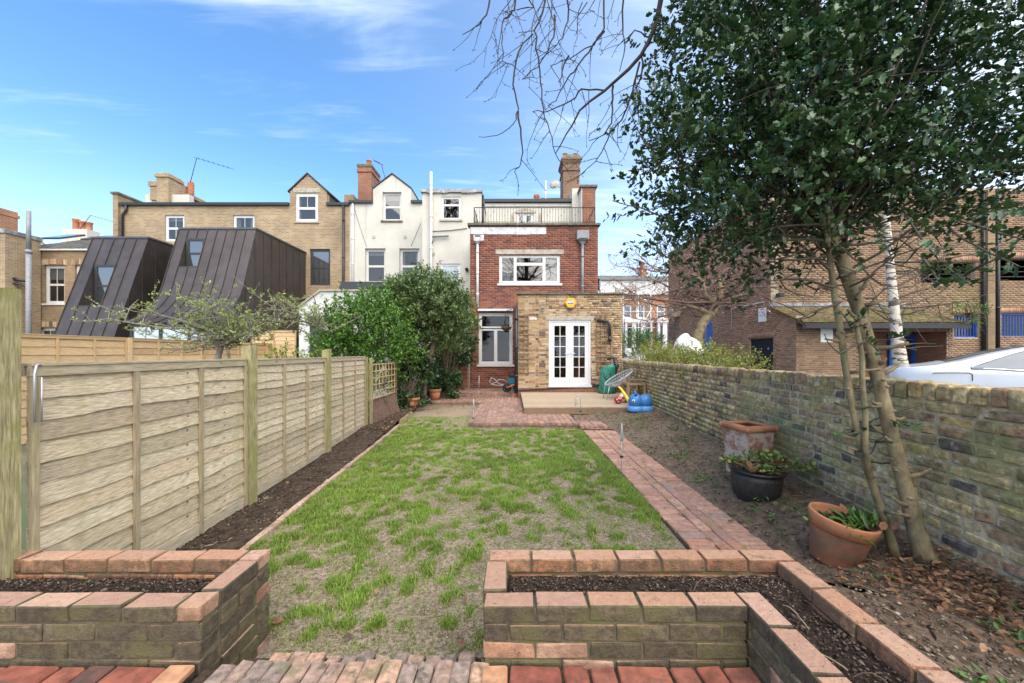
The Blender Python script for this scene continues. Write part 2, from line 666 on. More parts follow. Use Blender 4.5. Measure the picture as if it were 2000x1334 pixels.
MT['coping'] = surf('weathered_coping', (0.15, 0.13, 0.10), ns=6, na=0.35, rough=0.95, bump=0.5, bs=40,
     stains=[((0.10, 0.12, 0.04), 5, 0.5, 0.65, 0.6)])
MT['lead'] = surf('lead_flashing', (0.20, 0.21, 0.23), ns=5, na=0.3, rough=0.6, stains=[((0.55, 0.55, 0.56), 3, 0.5, 0.65, 0.6)])
MT['white_flash'] = surf('peeling_white_paint', (0.62, 0.62, 0.63), ns=6, na=0.2, rough=0.8, stains=[((0.25, 0.2, 0.19), 4, 0.56, 0.66, 0.6, (1, 1, 4))])
MT['slate'] = surf('mossy_slate', (0.11, 0.11, 0.105), ns=9, na=0.45, rough=0.85, bump=0.6, bs=14, bd=0.02, vary=0.3,
       stains=[((0.16, 0.14, 0.07), 1.6, 0.5, 0.68, 0.8), ((0.24, 0.24, 0.22), 6, 0.6, 0.7, 0.5)])
MT['slate_dark'] = surf('dark_slate', (0.06, 0.062, 0.068), ns=9, na=0.3, rough=0.7, vary=0.25)
MT['zinc'] = surf('brown_zinc_sheet', (0.085, 0.070, 0.066), ns=2.2, na=0.16, rough=0.42, metal=0.55, spec=0.5,
      stains=[((0.12, 0.105, 0.10), 1.1, 0.5, 0.7, 0.4, (1, 1, 0.25))])
MT['zinc_trim'] = surf('grey_zinc_trim', (0.10, 0.105, 0.11), ns=3, na=0.1, rough=0.45, metal=0.5)
MT['yellow_far'] = tex_brick('yellow_brick_far', (0.375, 0.27, 0.155), (0.25, 0.168, 0.096), (0.42, 0.36, 0.275), c3=(0.085, 0.058, 0.044))
MT['brown_far'] = tex_brick('brown_brick_far', (0.285, 0.195, 0.105), (0.20, 0.13, 0.07), (0.27, 0.215, 0.15), c3=(0.08, 0.05, 0.04))
MT['chimney_brick'] = tex_brick('dark_chimney_brick', (0.235, 0.125, 0.078), (0.16, 0.088, 0.058), (0.30, 0.235, 0.17), c3=(0.07, 0.045, 0.035))
MT['red_far'] = tex_brick('red_brick_far', (0.30, 0.115, 0.06), (0.20, 0.08, 0.05), (0.26, 0.19, 0.14), c3=(0.08, 0.045, 0.04))
MT['orange_brick_far'] = tex_brick('orange_brick_far', (0.46, 0.20, 0.10), (0.36, 0.16, 0.08), (0.4, 0.3, 0.22))
MT['yellow_brick'] = surf('yellow_stock_brick', cols=[(0.423, 0.294, 0.165), (0.340, 0.223, 0.118), (0.460, 0.342, 0.212), (0.239, 0.147, 0.088), (0.386, 0.266, 0.142),
      (0.350, 0.190, 0.118), (0.138, 0.090, 0.071), (0.442, 0.323, 0.189), (0.248, 0.157, 0.106), (0.478, 0.380, 0.260), (0.405, 0.275, 0.153), (0.368, 0.247, 0.142)], ns=30, na=0.32, rough=0.92, bump=0.6, bs=90, bd=0.006, vary=0.12)
MT['red_brick'] = surf('red_brick', cols=[(0.255, 0.085, 0.054), (0.215, 0.072, 0.050), (0.285, 0.10, 0.062), (0.175, 0.064, 0.050), (0.24, 0.088, 0.056), (0.205, 0.073, 0.050),
        (0.14, 0.058, 0.048), (0.275, 0.108, 0.066)], ns=26, na=0.3, rough=0.9, bump=0.5, bs=80, bd=0.005, vary=0.12)
MT['modern_brick'] = surf('brown_red_modern_brick', cols=[(0.255, 0.165, 0.098), (0.285, 0.19, 0.112), (0.22, 0.14, 0.088), (0.27, 0.155, 0.095), (0.30, 0.205, 0.12), (0.19, 0.118, 0.078), (0.275, 0.168, 0.10)],
      ns=20, na=0.25, rough=0.9, bump=0.3, bs=60, bd=0.004, vary=0.12, stains=[((0.22, 0.19, 0.06), 0.45, 0.55, 0.7, 0.35)])
MT['modern_red'] = surf('plum_red_modern_brick', cols=[(0.33, 0.19, 0.12), (0.37, 0.22, 0.14), (0.29, 0.16, 0.105), (0.345, 0.19, 0.125), (0.25, 0.14, 0.095), (0.38, 0.25, 0.155)],
      ns=20, na=0.25, rough=0.9, bump=0.3, bs=60, bd=0.004, vary=0.12)
MT['old_wall'] = surf('old_stock_wall_brick', cols=[(0.52, 0.385, 0.17), (0.42, 0.31, 0.155), (0.56, 0.435, 0.23), (0.14, 0.12, 0.105), (0.43, 0.285, 0.17), (0.49, 0.375, 0.18), (0.30, 0.22, 0.15),
       (0.50, 0.385, 0.20), (0.38, 0.25, 0.16), (0.32, 0.245, 0.145), (0.60, 0.485, 0.28), (0.40, 0.32, 0.18)], ns=22, na=0.4, rough=0.95, bump=1.0, bs=60, bd=0.012, vary=0.15,
       stains=[((0.27, 0.285, 0.11), 1.7, 0.50, 0.64, 0.6), ((0.58, 0.55, 0.45), 12, 0.56, 0.68, 0.6), ((0.10, 0.085, 0.065), 4.2, 0.57, 0.69, 0.4)])
MT['old_mortar'] = surf('old_wall_mortar', (0.54, 0.45, 0.30), ns=20, na=0.3, rough=1.0, bump=1.0, bs=80, bd=0.01,
      stains=[((0.29, 0.305, 0.12), 1.7, 0.48, 0.62, 0.7), ((0.14, 0.12, 0.09), 4.2, 0.56, 0.68, 0.5)])
MT['mortar'] = surf('pale_mortar', (0.50, 0.42, 0.31), ns=15, na=0.2, rough=1.0)
MT['mortar_red'] = surf('brown_mortar', (0.36, 0.285, 0.215), ns=15, na=0.25, rough=1.0)
MT['mortar_grey'] = surf('grey_mortar', (0.42, 0.36, 0.27), ns=15, na=0.2, rough=1.0)
MT['planter_brick'] = faced_brick('planter_brick', [(0.56, 0.34, 0.22), (0.53, 0.30, 0.185), (0.62, 0.40, 0.275), (0.58, 0.37, 0.265), (0.48, 0.29, 0.20)],
      [(0.150, 0.118, 0.07), (0.128, 0.10, 0.062), (0.175, 0.14, 0.085), (0.115, 0.09, 0.06)], (0.135, 0.122, 0.05))
MT['planter_inner'] = surf('planter_inner_brick', cols=[(0.40, 0.175, 0.09), (0.33, 0.14, 0.075), (0.44, 0.22, 0.12), (0.28, 0.12, 0.07)], ns=16, na=0.35, rough=0.92, bump=0.6, bs=60, bd=0.006,
      stains=[((0.10, 0.065, 0.042), 7, 0.46, 0.60, 0.75, (2.2, 1, 0.6)), ((0.42, 0.34, 0.24), 5, 0.58, 0.68, 0.5, (2.5, 1, 0.5))])
MT['planter_cap'] = faced_brick('planter_cap_brick', [(0.54, 0.315, 0.20), (0.52, 0.285, 0.175), (0.58, 0.36, 0.245), (0.50, 0.295, 0.20)],
        [(0.42, 0.20, 0.105), (0.34, 0.15, 0.08), (0.46, 0.25, 0.14), (0.30, 0.16, 0.09)], (0.20, 0.12, 0.07))
MT['planter_mortar'] = surf('planter_mortar', (0.135, 0.112, 0.07), ns=20, na=0.35, rough=1.0, bump=0.6, bs=90, stains=[((0.13, 0.135, 0.05), 6, 0.48, 0.6, 0.7)])
MT['paver'] = surf('path_brick', cols=[(0.39, 0.225, 0.165), (0.43, 0.245, 0.175), (0.36, 0.205, 0.155), (0.45, 0.275, 0.205), (0.39, 0.23, 0.18), (0.33, 0.24, 0.20), (0.42, 0.24, 0.17), (0.40, 0.235, 0.165), (0.41, 0.235, 0.175), (0.43, 0.215, 0.14)],
       ns=24, na=0.22, rough=0.92, bump=0.5, bs=100, bd=0.004, vary=0.1,
       stains=[((0.115, 0.085, 0.06), 4.5, 0.54, 0.68, 0.55), ((0.07, 0.055, 0.04), 70, 0.60, 0.70, 0.6)])
MT['patio_brick'] = surf('patio_brick', cols=[(0.32, 0.185, 0.135), (0.35, 0.205, 0.15), (0.28, 0.165, 0.13), (0.37, 0.225, 0.165), (0.30, 0.185, 0.15), (0.25, 0.16, 0.13)],
      ns=14, na=0.25, rough=0.92, bump=0.4, bs=90, bd=0.004, vary=0.12, stains=[((0.13, 0.10, 0.075), 1.2, 0.48, 0.68, 0.6), ((0.10, 0.11, 0.04), 3, 0.6, 0.7, 0.4)])
MT['step_brick'] = surf('worn_step_brick', cols=[(0.33, 0.23, 0.175), (0.38, 0.255, 0.19), (0.29, 0.215, 0.175), (0.46, 0.29, 0.20), (0.26, 0.205, 0.17), (0.36, 0.25, 0.19)],
      ns=26, na=0.35, rough=0.95, bump=1.0, bs=45, bd=0.010, vary=0.12, stains=[((0.17, 0.165, 0.075), 6, 0.5, 0.64, 0.6), ((0.08, 0.065, 0.05), 12, 0.56, 0.66, 0.7)])
MT['edge_brick'] = surf('pale_edging_brick', cols=[(0.47, 0.33, 0.24), (0.43, 0.29, 0.21), (0.50, 0.37, 0.275), (0.40, 0.28, 0.205)], ns=24, na=0.3, rough=0.95, bump=0.5, bs=90, bd=0.004, stains=[((0.15, 0.115, 0.08), 5, 0.5, 0.66, 0.6)])
MT['quarry'] = surf('red_quarry_brick', cols=[(0.27, 0.085, 0.055), (0.23, 0.072, 0.05), (0.30, 0.105, 0.065), (0.12, 0.06, 0.048), (0.25, 0.09, 0.062)],
     ns=18, na=0.3, rough=0.85, bump=0.5, bs=80, bd=0.005, stains=[((0.07, 0.055, 0.045), 7, 0.54, 0.66, 0.75)])
MT['quarry_pale'] = surf('pale_orange_brick', (0.47, 0.25, 0.14), ns=18, na=0.25, rough=0.9, bump=0.4, bs=80, stains=[((0.12, 0.09, 0.07), 14, 0.6, 0.7, 0.6)])
FENCE_ST = [((0.35, 0.325, 0.15), 1.7, 0.52, 0.68, 0.45), ((0.20, 0.155, 0.115), 3.1, 0.60, 0.72, 0.45, (1, 0.35, 3)), ((0.13, 0.09, 0.055), 3.0, 0.665, 0.70, 0.85, (3, 2.2, 4))]
MT['fence'] = surf('weathered_fence_board', cols=[(0.60, 0.50, 0.345), (0.55, 0.455, 0.315), (0.64, 0.545, 0.39), (0.60, 0.505, 0.36), (0.51, 0.425, 0.295), (0.60, 0.48, 0.33), (0.46, 0.37, 0.255)], ns=17, na=0.36, rough=0.88,
       bump=0.5, bs=30, bd=0.004, obj=True, stretch=(0.9, 9.0, 12.0), vary=0.08, stains=FENCE_ST)
MT['fence_rail'] = surf('weathered_fence_rail', cols=[(0.50, 0.43, 0.30), (0.46, 0.39, 0.27)], ns=9, na=0.25, rough=0.9, stretch=(9, 0.7, 12), stains=FENCE_ST)
MT['batten'] = surf('weathered_batten', cols=[(0.40, 0.33, 0.215), (0.43, 0.36, 0.24), (0.37, 0.30, 0.20)], ns=9, na=0.25, rough=0.9, stretch=(8, 8, 0.8), stains=FENCE_ST)
MT['fence_post'] = surf('green_treated_post', (0.37, 0.325, 0.175), ns=12, na=0.4, rough=0.9, bump=0.3, bs=30, bd=0.004, stretch=(9, 9, 0.7),
      stains=[((0.24, 0.25, 0.07), 3.5, 0.45, 0.62, 0.65), ((0.17, 0.12, 0.07), 9, 0.66, 0.72, 0.6, (1, 1, 0.4))])
MT['back_fence'] = surf('fresh_fence_board', cols=[(0.52, 0.36, 0.19), (0.56, 0.40, 0.22), (0.48, 0.32, 0.165), (0.54, 0.385, 0.215)], ns=9, na=0.2, rough=0.88, obj=True, stretch=(0.9, 9, 12), vary=0.1)
MT['trellis'] = surf('trellis_lath', (0.50, 0.36, 0.17), ns=12, na=0.25, rough=0.85)
MT['old_trellis'] = surf('grey_trellis_lath', (0.25, 0.17, 0.10), ns=12, na=0.3, rough=0.9)
MT['sleeper'] = surf('old_sleeper', (0.17, 0.105, 0.075), ns=10, na=0.4, rough=0.95, bump=0.8, bs=20, bd=0.01, stretch=(1, 1, 5))
MT['deck'] = surf('pale_deck_board', cols=[(0.40, 0.305, 0.21), (0.43, 0.33, 0.23), (0.37, 0.285, 0.20)], ns=8, na=0.2, rough=0.9, obj=True, stretch=(1.0, 14, 6), bump=0.3, bs=18, bd=0.004,
       stains=[((0.27, 0.20, 0.14), 2.5, 0.5, 0.66, 0.5, (0.5, 2, 1))])
MT['deck_edge'] = surf('deck_fascia', (0.235, 0.165, 0.105), ns=8, na=0.22, rough=0.9, stretch=(1, 1, 9), bump=0.2, bs=20, bd=0.004)
SOIL_ST = [((0.13, 0.10, 0.072), 1.4, 0.46, 0.66, 0.55), ((0.24, 0.19, 0.14), 130, 0.66, 0.70, 0.85), ((0.018, 0.014, 0.011), 24, 0.56, 0.66, 0.7)]
MT['soil'] = surf('dark_soil', (0.095, 0.067, 0.049), ns=16, na=0.5, rough=1.0, bump=1.0, bs=60, bd=0.03, stains=SOIL_ST, spec=0.2)
MT['soil_grey'] = surf('trodden_soil', (0.215, 0.155, 0.108), ns=14, na=0.42, rough=1.0, bump=1.0, bs=55, bd=0.03, spec=0.2,
        stains=[((0.29, 0.225, 0.17), 1.1, 0.44, 0.66, 0.6), ((0.075, 0.056, 0.043), 9, 0.54, 0.67, 0.65), ((0.31, 0.25, 0.19), 120, 0.66, 0.71, 0.8)])
MT['lawn_soil'] = surf('bare_lawn_soil', (0.33, 0.262, 0.188), ns=34, na=0.5, rough=1.0, bump=1.0, bs=70, bd=0.02, spec=0.2,
        stains=[((0.13, 0.10, 0.07), 2.4, 0.50, 0.66, 0.6), ((0.44, 0.365, 0.265), 95, 0.54, 0.62, 0.75), ((0.05, 0.04, 0.03), 55, 0.60, 0.68, 0.7), ((0.17, 0.18, 0.08), 5, 0.52, 0.68, 0.3)])
MT['compost'] = surf('black_compost', (0.048, 0.034, 0.025), ns=30, na=0.5, rough=1.0, bump=1.0, bs=70, bd=0.03, spec=0.2,
      stains=[((0.45, 0.42, 0.36), 140, 0.69, 0.73, 0.9), ((0.07, 0.045, 0.03), 40, 0.55, 0.66, 0.7)])
MT['clod'] = surf('soil_clod', cols=[(0.09, 0.064, 0.046), (0.065, 0.047, 0.035), (0.125, 0.092, 0.068), (0.05, 0.037, 0.028), (0.16, 0.122, 0.092), (0.10, 0.073, 0.053), (0.075, 0.054, 0.04)], ns=60, na=0.3, rough=1.0, spec=0.2)
MT['clod_grey'] = surf('grey_soil_clod', cols=[(0.17, 0.125, 0.092), (0.10, 0.074, 0.056), (0.23, 0.18, 0.135), (0.07, 0.052, 0.04), (0.29, 0.235, 0.18), (0.15, 0.11, 0.08)], ns=60, na=0.3, rough=1.0, spec=0.2)
MT['speck'] = surf('perlite_and_stones', cols=[(0.5, 0.47, 0.40), (0.30, 0.25, 0.19), (0.38, 0.33, 0.27), (0.2, 0.17, 0.14), (0.42, 0.31, 0.22)], ns=60, na=0.2, rough=0.95)
MT['seed'] = surf('straw_chips', cols=[(0.46, 0.37, 0.25), (0.38, 0.30, 0.20), (0.30, 0.235, 0.16), (0.52, 0.43, 0.31), (0.16, 0.12, 0.085)], ns=60, na=0.2, rough=0.95)
MT['dry_leaf'] = surf('dry_brown_leaf', cols=[(0.24, 0.118, 0.055), (0.30, 0.165, 0.085), (0.17, 0.085, 0.042), (0.36, 0.22, 0.125), (0.20, 0.095, 0.045), (0.12, 0.07, 0.042), (0.09, 0.055, 0.036)], ns=40, na=0.3, rough=0.75, trans=0.15)
MT['twig'] = surf('dry_twig', cols=[(0.20, 0.145, 0.095), (0.30, 0.24, 0.17), (0.12, 0.085, 0.06)], ns=30, na=0.3, rough=0.9)
MT['grass'] = surf('lawn_grass', cols=[(0.22, 0.37, 0.042), (0.18, 0.315, 0.038), (0.275, 0.41, 0.058), (0.15, 0.275, 0.036), (0.235, 0.385, 0.048), (0.31, 0.40, 0.08), (0.38, 0.36, 0.15)], ns=1.5, na=0.2, rough=0.6, trans=0.30)
MT['holly'] = surf('holly_leaf', cols=[(0.032, 0.082, 0.027), (0.045, 0.108, 0.030), (0.025, 0.064, 0.026), (0.064, 0.135, 0.036), (0.037, 0.09, 0.034), (0.048, 0.10, 0.036)], ns=2, na=0.15, rough=0.27, spec=0.55, trans=0.10)
MT['laurel'] = surf('bright_laurel_leaf', cols=[(0.095, 0.205, 0.03), (0.13, 0.265, 0.038), (0.07, 0.16, 0.028), (0.17, 0.31, 0.05), (0.105, 0.225, 0.034)], ns=2, na=0.2, rough=0.38, trans=0.2)
MT['bay'] = surf('olive_bay_leaf', cols=[(0.12, 0.195, 0.056), (0.155, 0.23, 0.075), (0.09, 0.155, 0.047), (0.20, 0.27, 0.10), (0.11, 0.18, 0.056)], ns=2, na=0.2, rough=0.42, trans=0.18)
MT['ivy'] = surf('ivy_leaf', cols=[(0.030, 0.080, 0.024), (0.045, 0.110, 0.032), (0.024, 0.062, 0.020), (0.060, 0.13, 0.04)], ns=2, na=0.2, rough=0.4, trans=0.12)
MT['lime_leaf'] = surf('lime_leaf', cols=[(0.20, 0.31, 0.04), (0.26, 0.36, 0.06), (0.14, 0.25, 0.035)], ns=2, na=0.2, rough=0.5, trans=0.3)
MT['hedge'] = surf('yellow_green_hedge_leaf', cols=[(0.235, 0.285, 0.045), (0.30, 0.335, 0.06), (0.165, 0.23, 0.04), (0.33, 0.33, 0.075), (0.20, 0.26, 0.045), (0.30, 0.20, 0.06)], ns=2, na=0.2, rough=0.5, trans=0.25)
MT['spring_leaf'] = surf('young_apple_leaf', cols=[(0.33, 0.40, 0.12), (0.39, 0.46, 0.17), (0.27, 0.35, 0.09)], ns=2, na=0.15, rough=0.55, trans=0.3)
MT['pink_bud'] = surf('pink_cherry_bud', cols=[(0.42, 0.24, 0.21), (0.52, 0.36, 0.32), (0.30, 0.16, 0.14), (0.42, 0.18, 0.13)], ns=2, na=0.2, rough=0.7, trans=0.1)
MT['weed'] = surf('small_weed_leaf', cols=[(0.09, 0.19, 0.035), (0.13, 0.25, 0.05), (0.07, 0.145, 0.03)], ns=2, na=0.2, rough=0.5, trans=0.2)
MT['pelargonium'] = surf('yellowing_pot_plant_leaf', cols=[(0.16, 0.23, 0.06), (0.22, 0.28, 0.08), (0.34, 0.32, 0.09), (0.12, 0.18, 0.05)], ns=2, na=0.2, rough=0.55, trans=0.2)
MT['holly_bark'] = surf('holly_bark', (0.225, 0.18, 0.105), ns=13, na=0.45, rough=0.9, bump=0.9, bs=60, bd=0.006, stretch=(1, 1, 0.6),
      stains=[((0.17, 0.18, 0.085), 4.5, 0.50, 0.66, 0.55), ((0.38, 0.345, 0.26), 14, 0.60, 0.70, 0.5), ((0.06, 0.05, 0.035), 9, 0.64, 0.71, 0.8, (1, 1, 3))])
MT['bark'] = surf('brown_bark', (0.15, 0.115, 0.08), ns=14, na=0.4, rough=0.95, bump=0.7, bs=40, bd=0.01, stretch=(1, 1, 0.4))
MT['apple_bark'] = surf('grey_apple_bark', (0.21, 0.19, 0.16), ns=14, na=0.35, rough=0.95)
MT['cherry_twig'] = surf('reddish_cherry_twig', (0.15, 0.095, 0.08), ns=14, na=0.3, rough=0.9)
MT['dark_twig'] = surf('dark_bare_twig', (0.055, 0.042, 0.036), ns=14, na=0.3, rough=0.9)
MT['limb'] = surf('grey_brown_limb', (0.10, 0.082, 0.058), ns=14, na=0.3, rough=0.9)
MT['cherry_bark'] = surf('olive_cherry_bark', (0.24, 0.19, 0.11), ns=8, na=0.35, rough=0.9, bump=0.6, bs=20, bd=0.02)
MT['birch'] = surf('white_birch_bark', (0.66, 0.59, 0.50), ns=6, na=0.12, rough=0.8, bump=0.3, bs=30, bd=0.008,
       stains=[((0.055, 0.045, 0.04), 3.0, 0.52, 0.57, 0.92, (1.0, 1.0, 3.2)), ((0.36, 0.27, 0.19), 6, 0.54, 0.62, 0.6, (1, 1, 2))])
MT['terracotta'] = surf('terracotta', (0.42, 0.165, 0.085), ns=9, na=0.2, rough=0.85, bump=0.2, bs=60, bd=0.003,
      stains=[((0.29, 0.175, 0.125), 5, 0.48, 0.64, 0.6), ((0.16, 0.13, 0.08), 16, 0.58, 0.68, 0.5)])
MT['terracotta_rim'] = surf('terracotta_rim', (0.45, 0.19, 0.095), ns=8, na=0.15, rough=0.75, stains=[((0.3, 0.17, 0.1), 6, 0.56, 0.68, 0.5)])
MT['old_terracotta'] = surf('salt_stained_terracotta', (0.36, 0.165, 0.105), ns=8, na=0.25, rough=0.9,
       stains=[((0.60, 0.52, 0.46), 3.6, 0.48, 0.58, 0.8), ((0.52, 0.45, 0.40), 22, 0.52, 0.64, 0.6), ((0.17, 0.10, 0.07), 6, 0.6, 0.7, 0.5)])
MT['dirty_terracotta'] = surf('dirty_terracotta', (0.30, 0.125, 0.070), ns=9, na=0.25, rough=0.9, bump=0.2, bs=60, bd=0.003,
      stains=[((0.15, 0.11, 0.075), 6, 0.46, 0.62, 0.65), ((0.22, 0.14, 0.10), 60, 0.56, 0.68, 0.5)])
MT['glazed'] = surf('black_glazed_pot', (0.028, 0.027, 0.028), ns=20, na=0.3, rough=0.5, stains=[((0.10, 0.085, 0.07), 60, 0.54, 0.66, 0.6)])
MT['glazed_rim'] = surf('shiny_black_rim', (0.016, 0.016, 0.018), ns=20, na=0.2, rough=0.22)
MT['car'] = surf('pale_silver_car_paint', (0.60, 0.63, 0.68), ns=2, na=0.015, rough=0.35, metal=0.15, coat=0.7)
MT['chrome'] = surf('bright_chrome_trim', (0.75, 0.76, 0.78), ns=2, na=0.02, rough=0.15, metal=0.9)
MT['rubber'] = surf('black_rubber', (0.016, 0.016, 0.016), ns=20, na=0.15, rough=0.75)
MT['red_lens'] = surf('red_lamp_lens', (0.30, 0.015, 0.015), ns=8, na=0.1, rough=0.2)
MT['asphalt'] = surf('asphalt', (0.055, 0.055, 0.056), ns=3, na=0.2, rough=0.95, bump=0.4, bs=120, bd=0.006)
MT['pavement'] = surf('pavement', (0.22, 0.21, 0.20), ns=3, na=0.15, rough=0.95)
MT['ground'] = surf('rough_ground', (0.12, 0.11, 0.075), ns=1.2, na=0.35, rough=1.0, stains=[((0.07, 0.11, 0.035), 0.5, 0.45, 0.62, 0.8)])
MT['yellow_plastic'] = surf('yellow_plastic', (0.72, 0.42, 0.02), ns=4, na=0.03, rough=0.35)
MT['blue_base'] = surf('dark_blue_lens', (0.01, 0.06, 0.16), ns=4, na=0.05, rough=0.25)
MT['white_print'] = surf('white_print', (0.82, 0.82, 0.82), ns=4, na=0.02, rough=0.5)
MT['blue_print'] = surf('blue_print', (0.03, 0.07, 0.24), ns=4, na=0.02, rough=0.5)
MT['hippo'] = surf('blue_rubber_toy', (0.045, 0.20, 0.50), ns=4, na=0.05, rough=0.38)
MT['hippo_light'] = surf('light_blue_rubber', (0.10, 0.32, 0.68), ns=4, na=0.05, rough=0.4)
MT['red_toy'] = surf('red_toy_plastic', (0.45, 0.025, 0.04), ns=4, na=0.05, rough=0.4)
MT['pale_toy'] = surf('pale_toy_plastic', (0.74, 0.60, 0.48), ns=4, na=0.05, rough=0.45)
MT['yellow_toy'] = surf('yellow_toy_plastic', (0.68, 0.60, 0.03), ns=4, na=0.05, rough=0.4)
MT['green_bag'] = surf('green_woven_plastic', (0.022, 0.20, 0.135), ns=9, na=0.25, rough=0.55, bump=0.5, bs=12, bd=0.02)
MT['grey_rattan'] = surf('grey_rattan', (0.36, 0.37, 0.39), ns=20, na=0.15, rough=0.6)
MT['table_wood'] = surf('table_wood', (0.34, 0.23, 0.115), ns=8, na=0.25, rough=0.75, stretch=(1, 6, 6))
MT['teal'] = surf('teal_plastic', (0.03, 0.22, 0.33), ns=6, na=0.1, rough=0.5)
MT['orange'] = surf('orange_plastic', (0.62, 0.15, 0.02), ns=6, na=0.08, rough=0.4)
MT['grey_hose'] = surf('grey_hose', (0.38, 0.40, 0.43), ns=6, na=0.1, rough=0.5)
MT['blue_door'] = surf('blue_paint', (0.018, 0.075, 0.34), ns=6, na=0.08, rough=0.45)
MT['black_door'] = surf('black_steel_door', (0.012, 0.013, 0.016), ns=6, na=0.12, rough=0.75, spec=0.25)
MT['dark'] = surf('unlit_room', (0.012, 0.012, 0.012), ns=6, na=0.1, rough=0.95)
MT['void'] = surf('car_park_concrete', (0.10, 0.095, 0.09), ns=2, na=0.2, rough=0.95)
MT['moss_tile'] = surf('mossy_tile', cols=[(0.16, 0.115, 0.055), (0.20, 0.145, 0.07), (0.12, 0.09, 0.045), (0.185, 0.15, 0.075), (0.14, 0.12, 0.05)], ns=9, na=0.45, rough=1.0, bump=1.0, bs=30, bd=0.02,
        stains=[((0.17, 0.16, 0.035), 2.6, 0.5, 0.64, 0.6), ((0.30, 0.28, 0.24), 11, 0.64, 0.70, 0.6)])
MT['tarp'] = surf('white_tarpaulin', (0.74, 0.75, 0.77), ns=5, na=0.06, rough=0.6, bump=0.6, bs=5, bd=0.05)
MT['alu'] = surf('galvanised_steel', (0.55, 0.56, 0.58), ns=6, na=0.1, rough=0.4, metal=0.6)
MT['room'] = surf('room_wall', (0.10, 0.078, 0.055), ns=2, na=0.1, rough=0.9)
MT['room_floor'] = surf('room_floor', (0.24, 0.13, 0.06), ns=4, na=0.2, rough=0.6)
MT['kitchen'] = surf('orange_wood_cabinet', (0.30, 0.115, 0.03), ns=4, na=0.2, rough=0.5, stretch=(6, 1, 1))
MT['solar'] = surf('pale_lantern_plastic', (0.62, 0.63, 0.62), ns=6, na=0.1, rough=0.35, trans=0.25)
MT['pane'] = clear_pane('reflecting_pane', 0.085, (0.72, 0.75, 0.78))
MT['curtain'] = surf('pale_curtain', (0.34, 0.33, 0.30), ns=3, na=0.1, rough=0.95)
MT['pane_dark'] = glass_pane('dark_pane', (0.02, 0.022, 0.024), 0.14)
MT['pane_pale'] = glass_pane('frosted_pane', (0.40, 0.48, 0.50), 0.25, 0.12)
MT['car_glass'] = glass_pane('car_window', (0.085, 0.115, 0.16), 0.06, 0.02, 1.12)
MT['clear'] = clear_pane('clear_pane', 0.05)
MT['roof_glass'] = glass_pane('roof_glass', (0.25, 0.36, 0.45), 0.4)


def lamp_mat():
 m, nt, b, out = new_mat('lit_lampshade')
 b.inputs['Base Color'].default_value = (0.8, 0.5, 0.2, 1)
 b.inputs['Emission Color'].default_value = (1.0, 0.62, 0.25, 1)
 b.inputs['Emission Strength'].default_value = 1.2
 return m


MT['lamp'] = lamp_mat()


# ================================================================ bricks
import bmesh
_bm_cache = {}


def brick_mesh(w, d, h, mat, cham=0.0, jit=0.0, var=0, name='brick'):
 key = (round(w, 2), round(d, 3), round(h, 3), mat, cham, jit, var, name)
 if key in _bm_cache:
  return _bm_cache[key]
 w = round(w, 2) if abs(w - round(w, 2)) < 0.004 else w
 rr = random.Random(hash(key[:3]) % 1000 + var * 77)
 pts, c = [], cham
 for sx in (-1, 1):
  for sy in (-1, 1):
   for sz in (-1, 1):
    j = [rr.uniform(-jit, jit) for _ in range(3)]
    X, Y, Z = sx * w / 2 + j[0], sy * d / 2 + j[1], sz * h / 2 + j[2]
    if c:
     cc = c * rr.uniform(0.5, 1.5)
     pts += [(X, Y - sy * cc, Z - sz * cc), (X - sx * cc, Y, Z - sz * cc), (X - sx * cc, Y - sy * cc, Z)]
    else:
     pts.append((X, Y, Z))
 bm = bmesh.new()
 for p in pts:
  bm.verts.new(p)
 bmesh.ops.convex_hull(bm, input=bm.verts)
 bmesh.ops.dissolve_limit(bm, angle_limit=R(4), verts=bm.verts, edges=bm.edges)
 me = bpy.data.meshes.new(name)
 bm.to_mesh(me)
 bm.free()
 me.materials.append(MT[mat])
 _bm_cache[key] = me
 return me


_CUBE_F = np.array([(0, 3, 2, 1), (4, 5, 6, 7), (0, 1, 5, 4), (1, 2, 6, 5), (2, 3, 7, 6), (3, 0, 4, 7)])
_CUBE_S = np.array([(-1, -1, -1), (1, -1, -1), (1, 1, -1), (-1, 1, -1), (-1, -1, 1), (1, -1, 1), (1, 1, 1), (-1, 1, 1)], float)


def boxes_mesh(name, cs, hs, angs, mat, jit=0.0):
 cs, hs, angs = np.array(cs, float), np.array(hs, float), np.array(angs, float)
 n = len(cs)
 loc = _CUBE_S[None] * hs[:, None, :]
 if jit:
  loc = loc + rng.uniform(-jit, jit, loc.shape)
 ca, sa = np.cos(angs)[:, None], np.sin(angs)[:, None]
 X = loc[..., 0] * ca - loc[..., 1] * sa
 Y = loc[..., 0] * sa + loc[..., 1] * ca
 V = np.stack([X, Y, loc[..., 2]], -1) + cs[:, None, :]
 T = (_CUBE_F[None] + 8 * np.arange(n)[:, None, None]).reshape(-1, 4)
 return np_mesh(name, V.reshape(-1, 3), T, MT[mat])


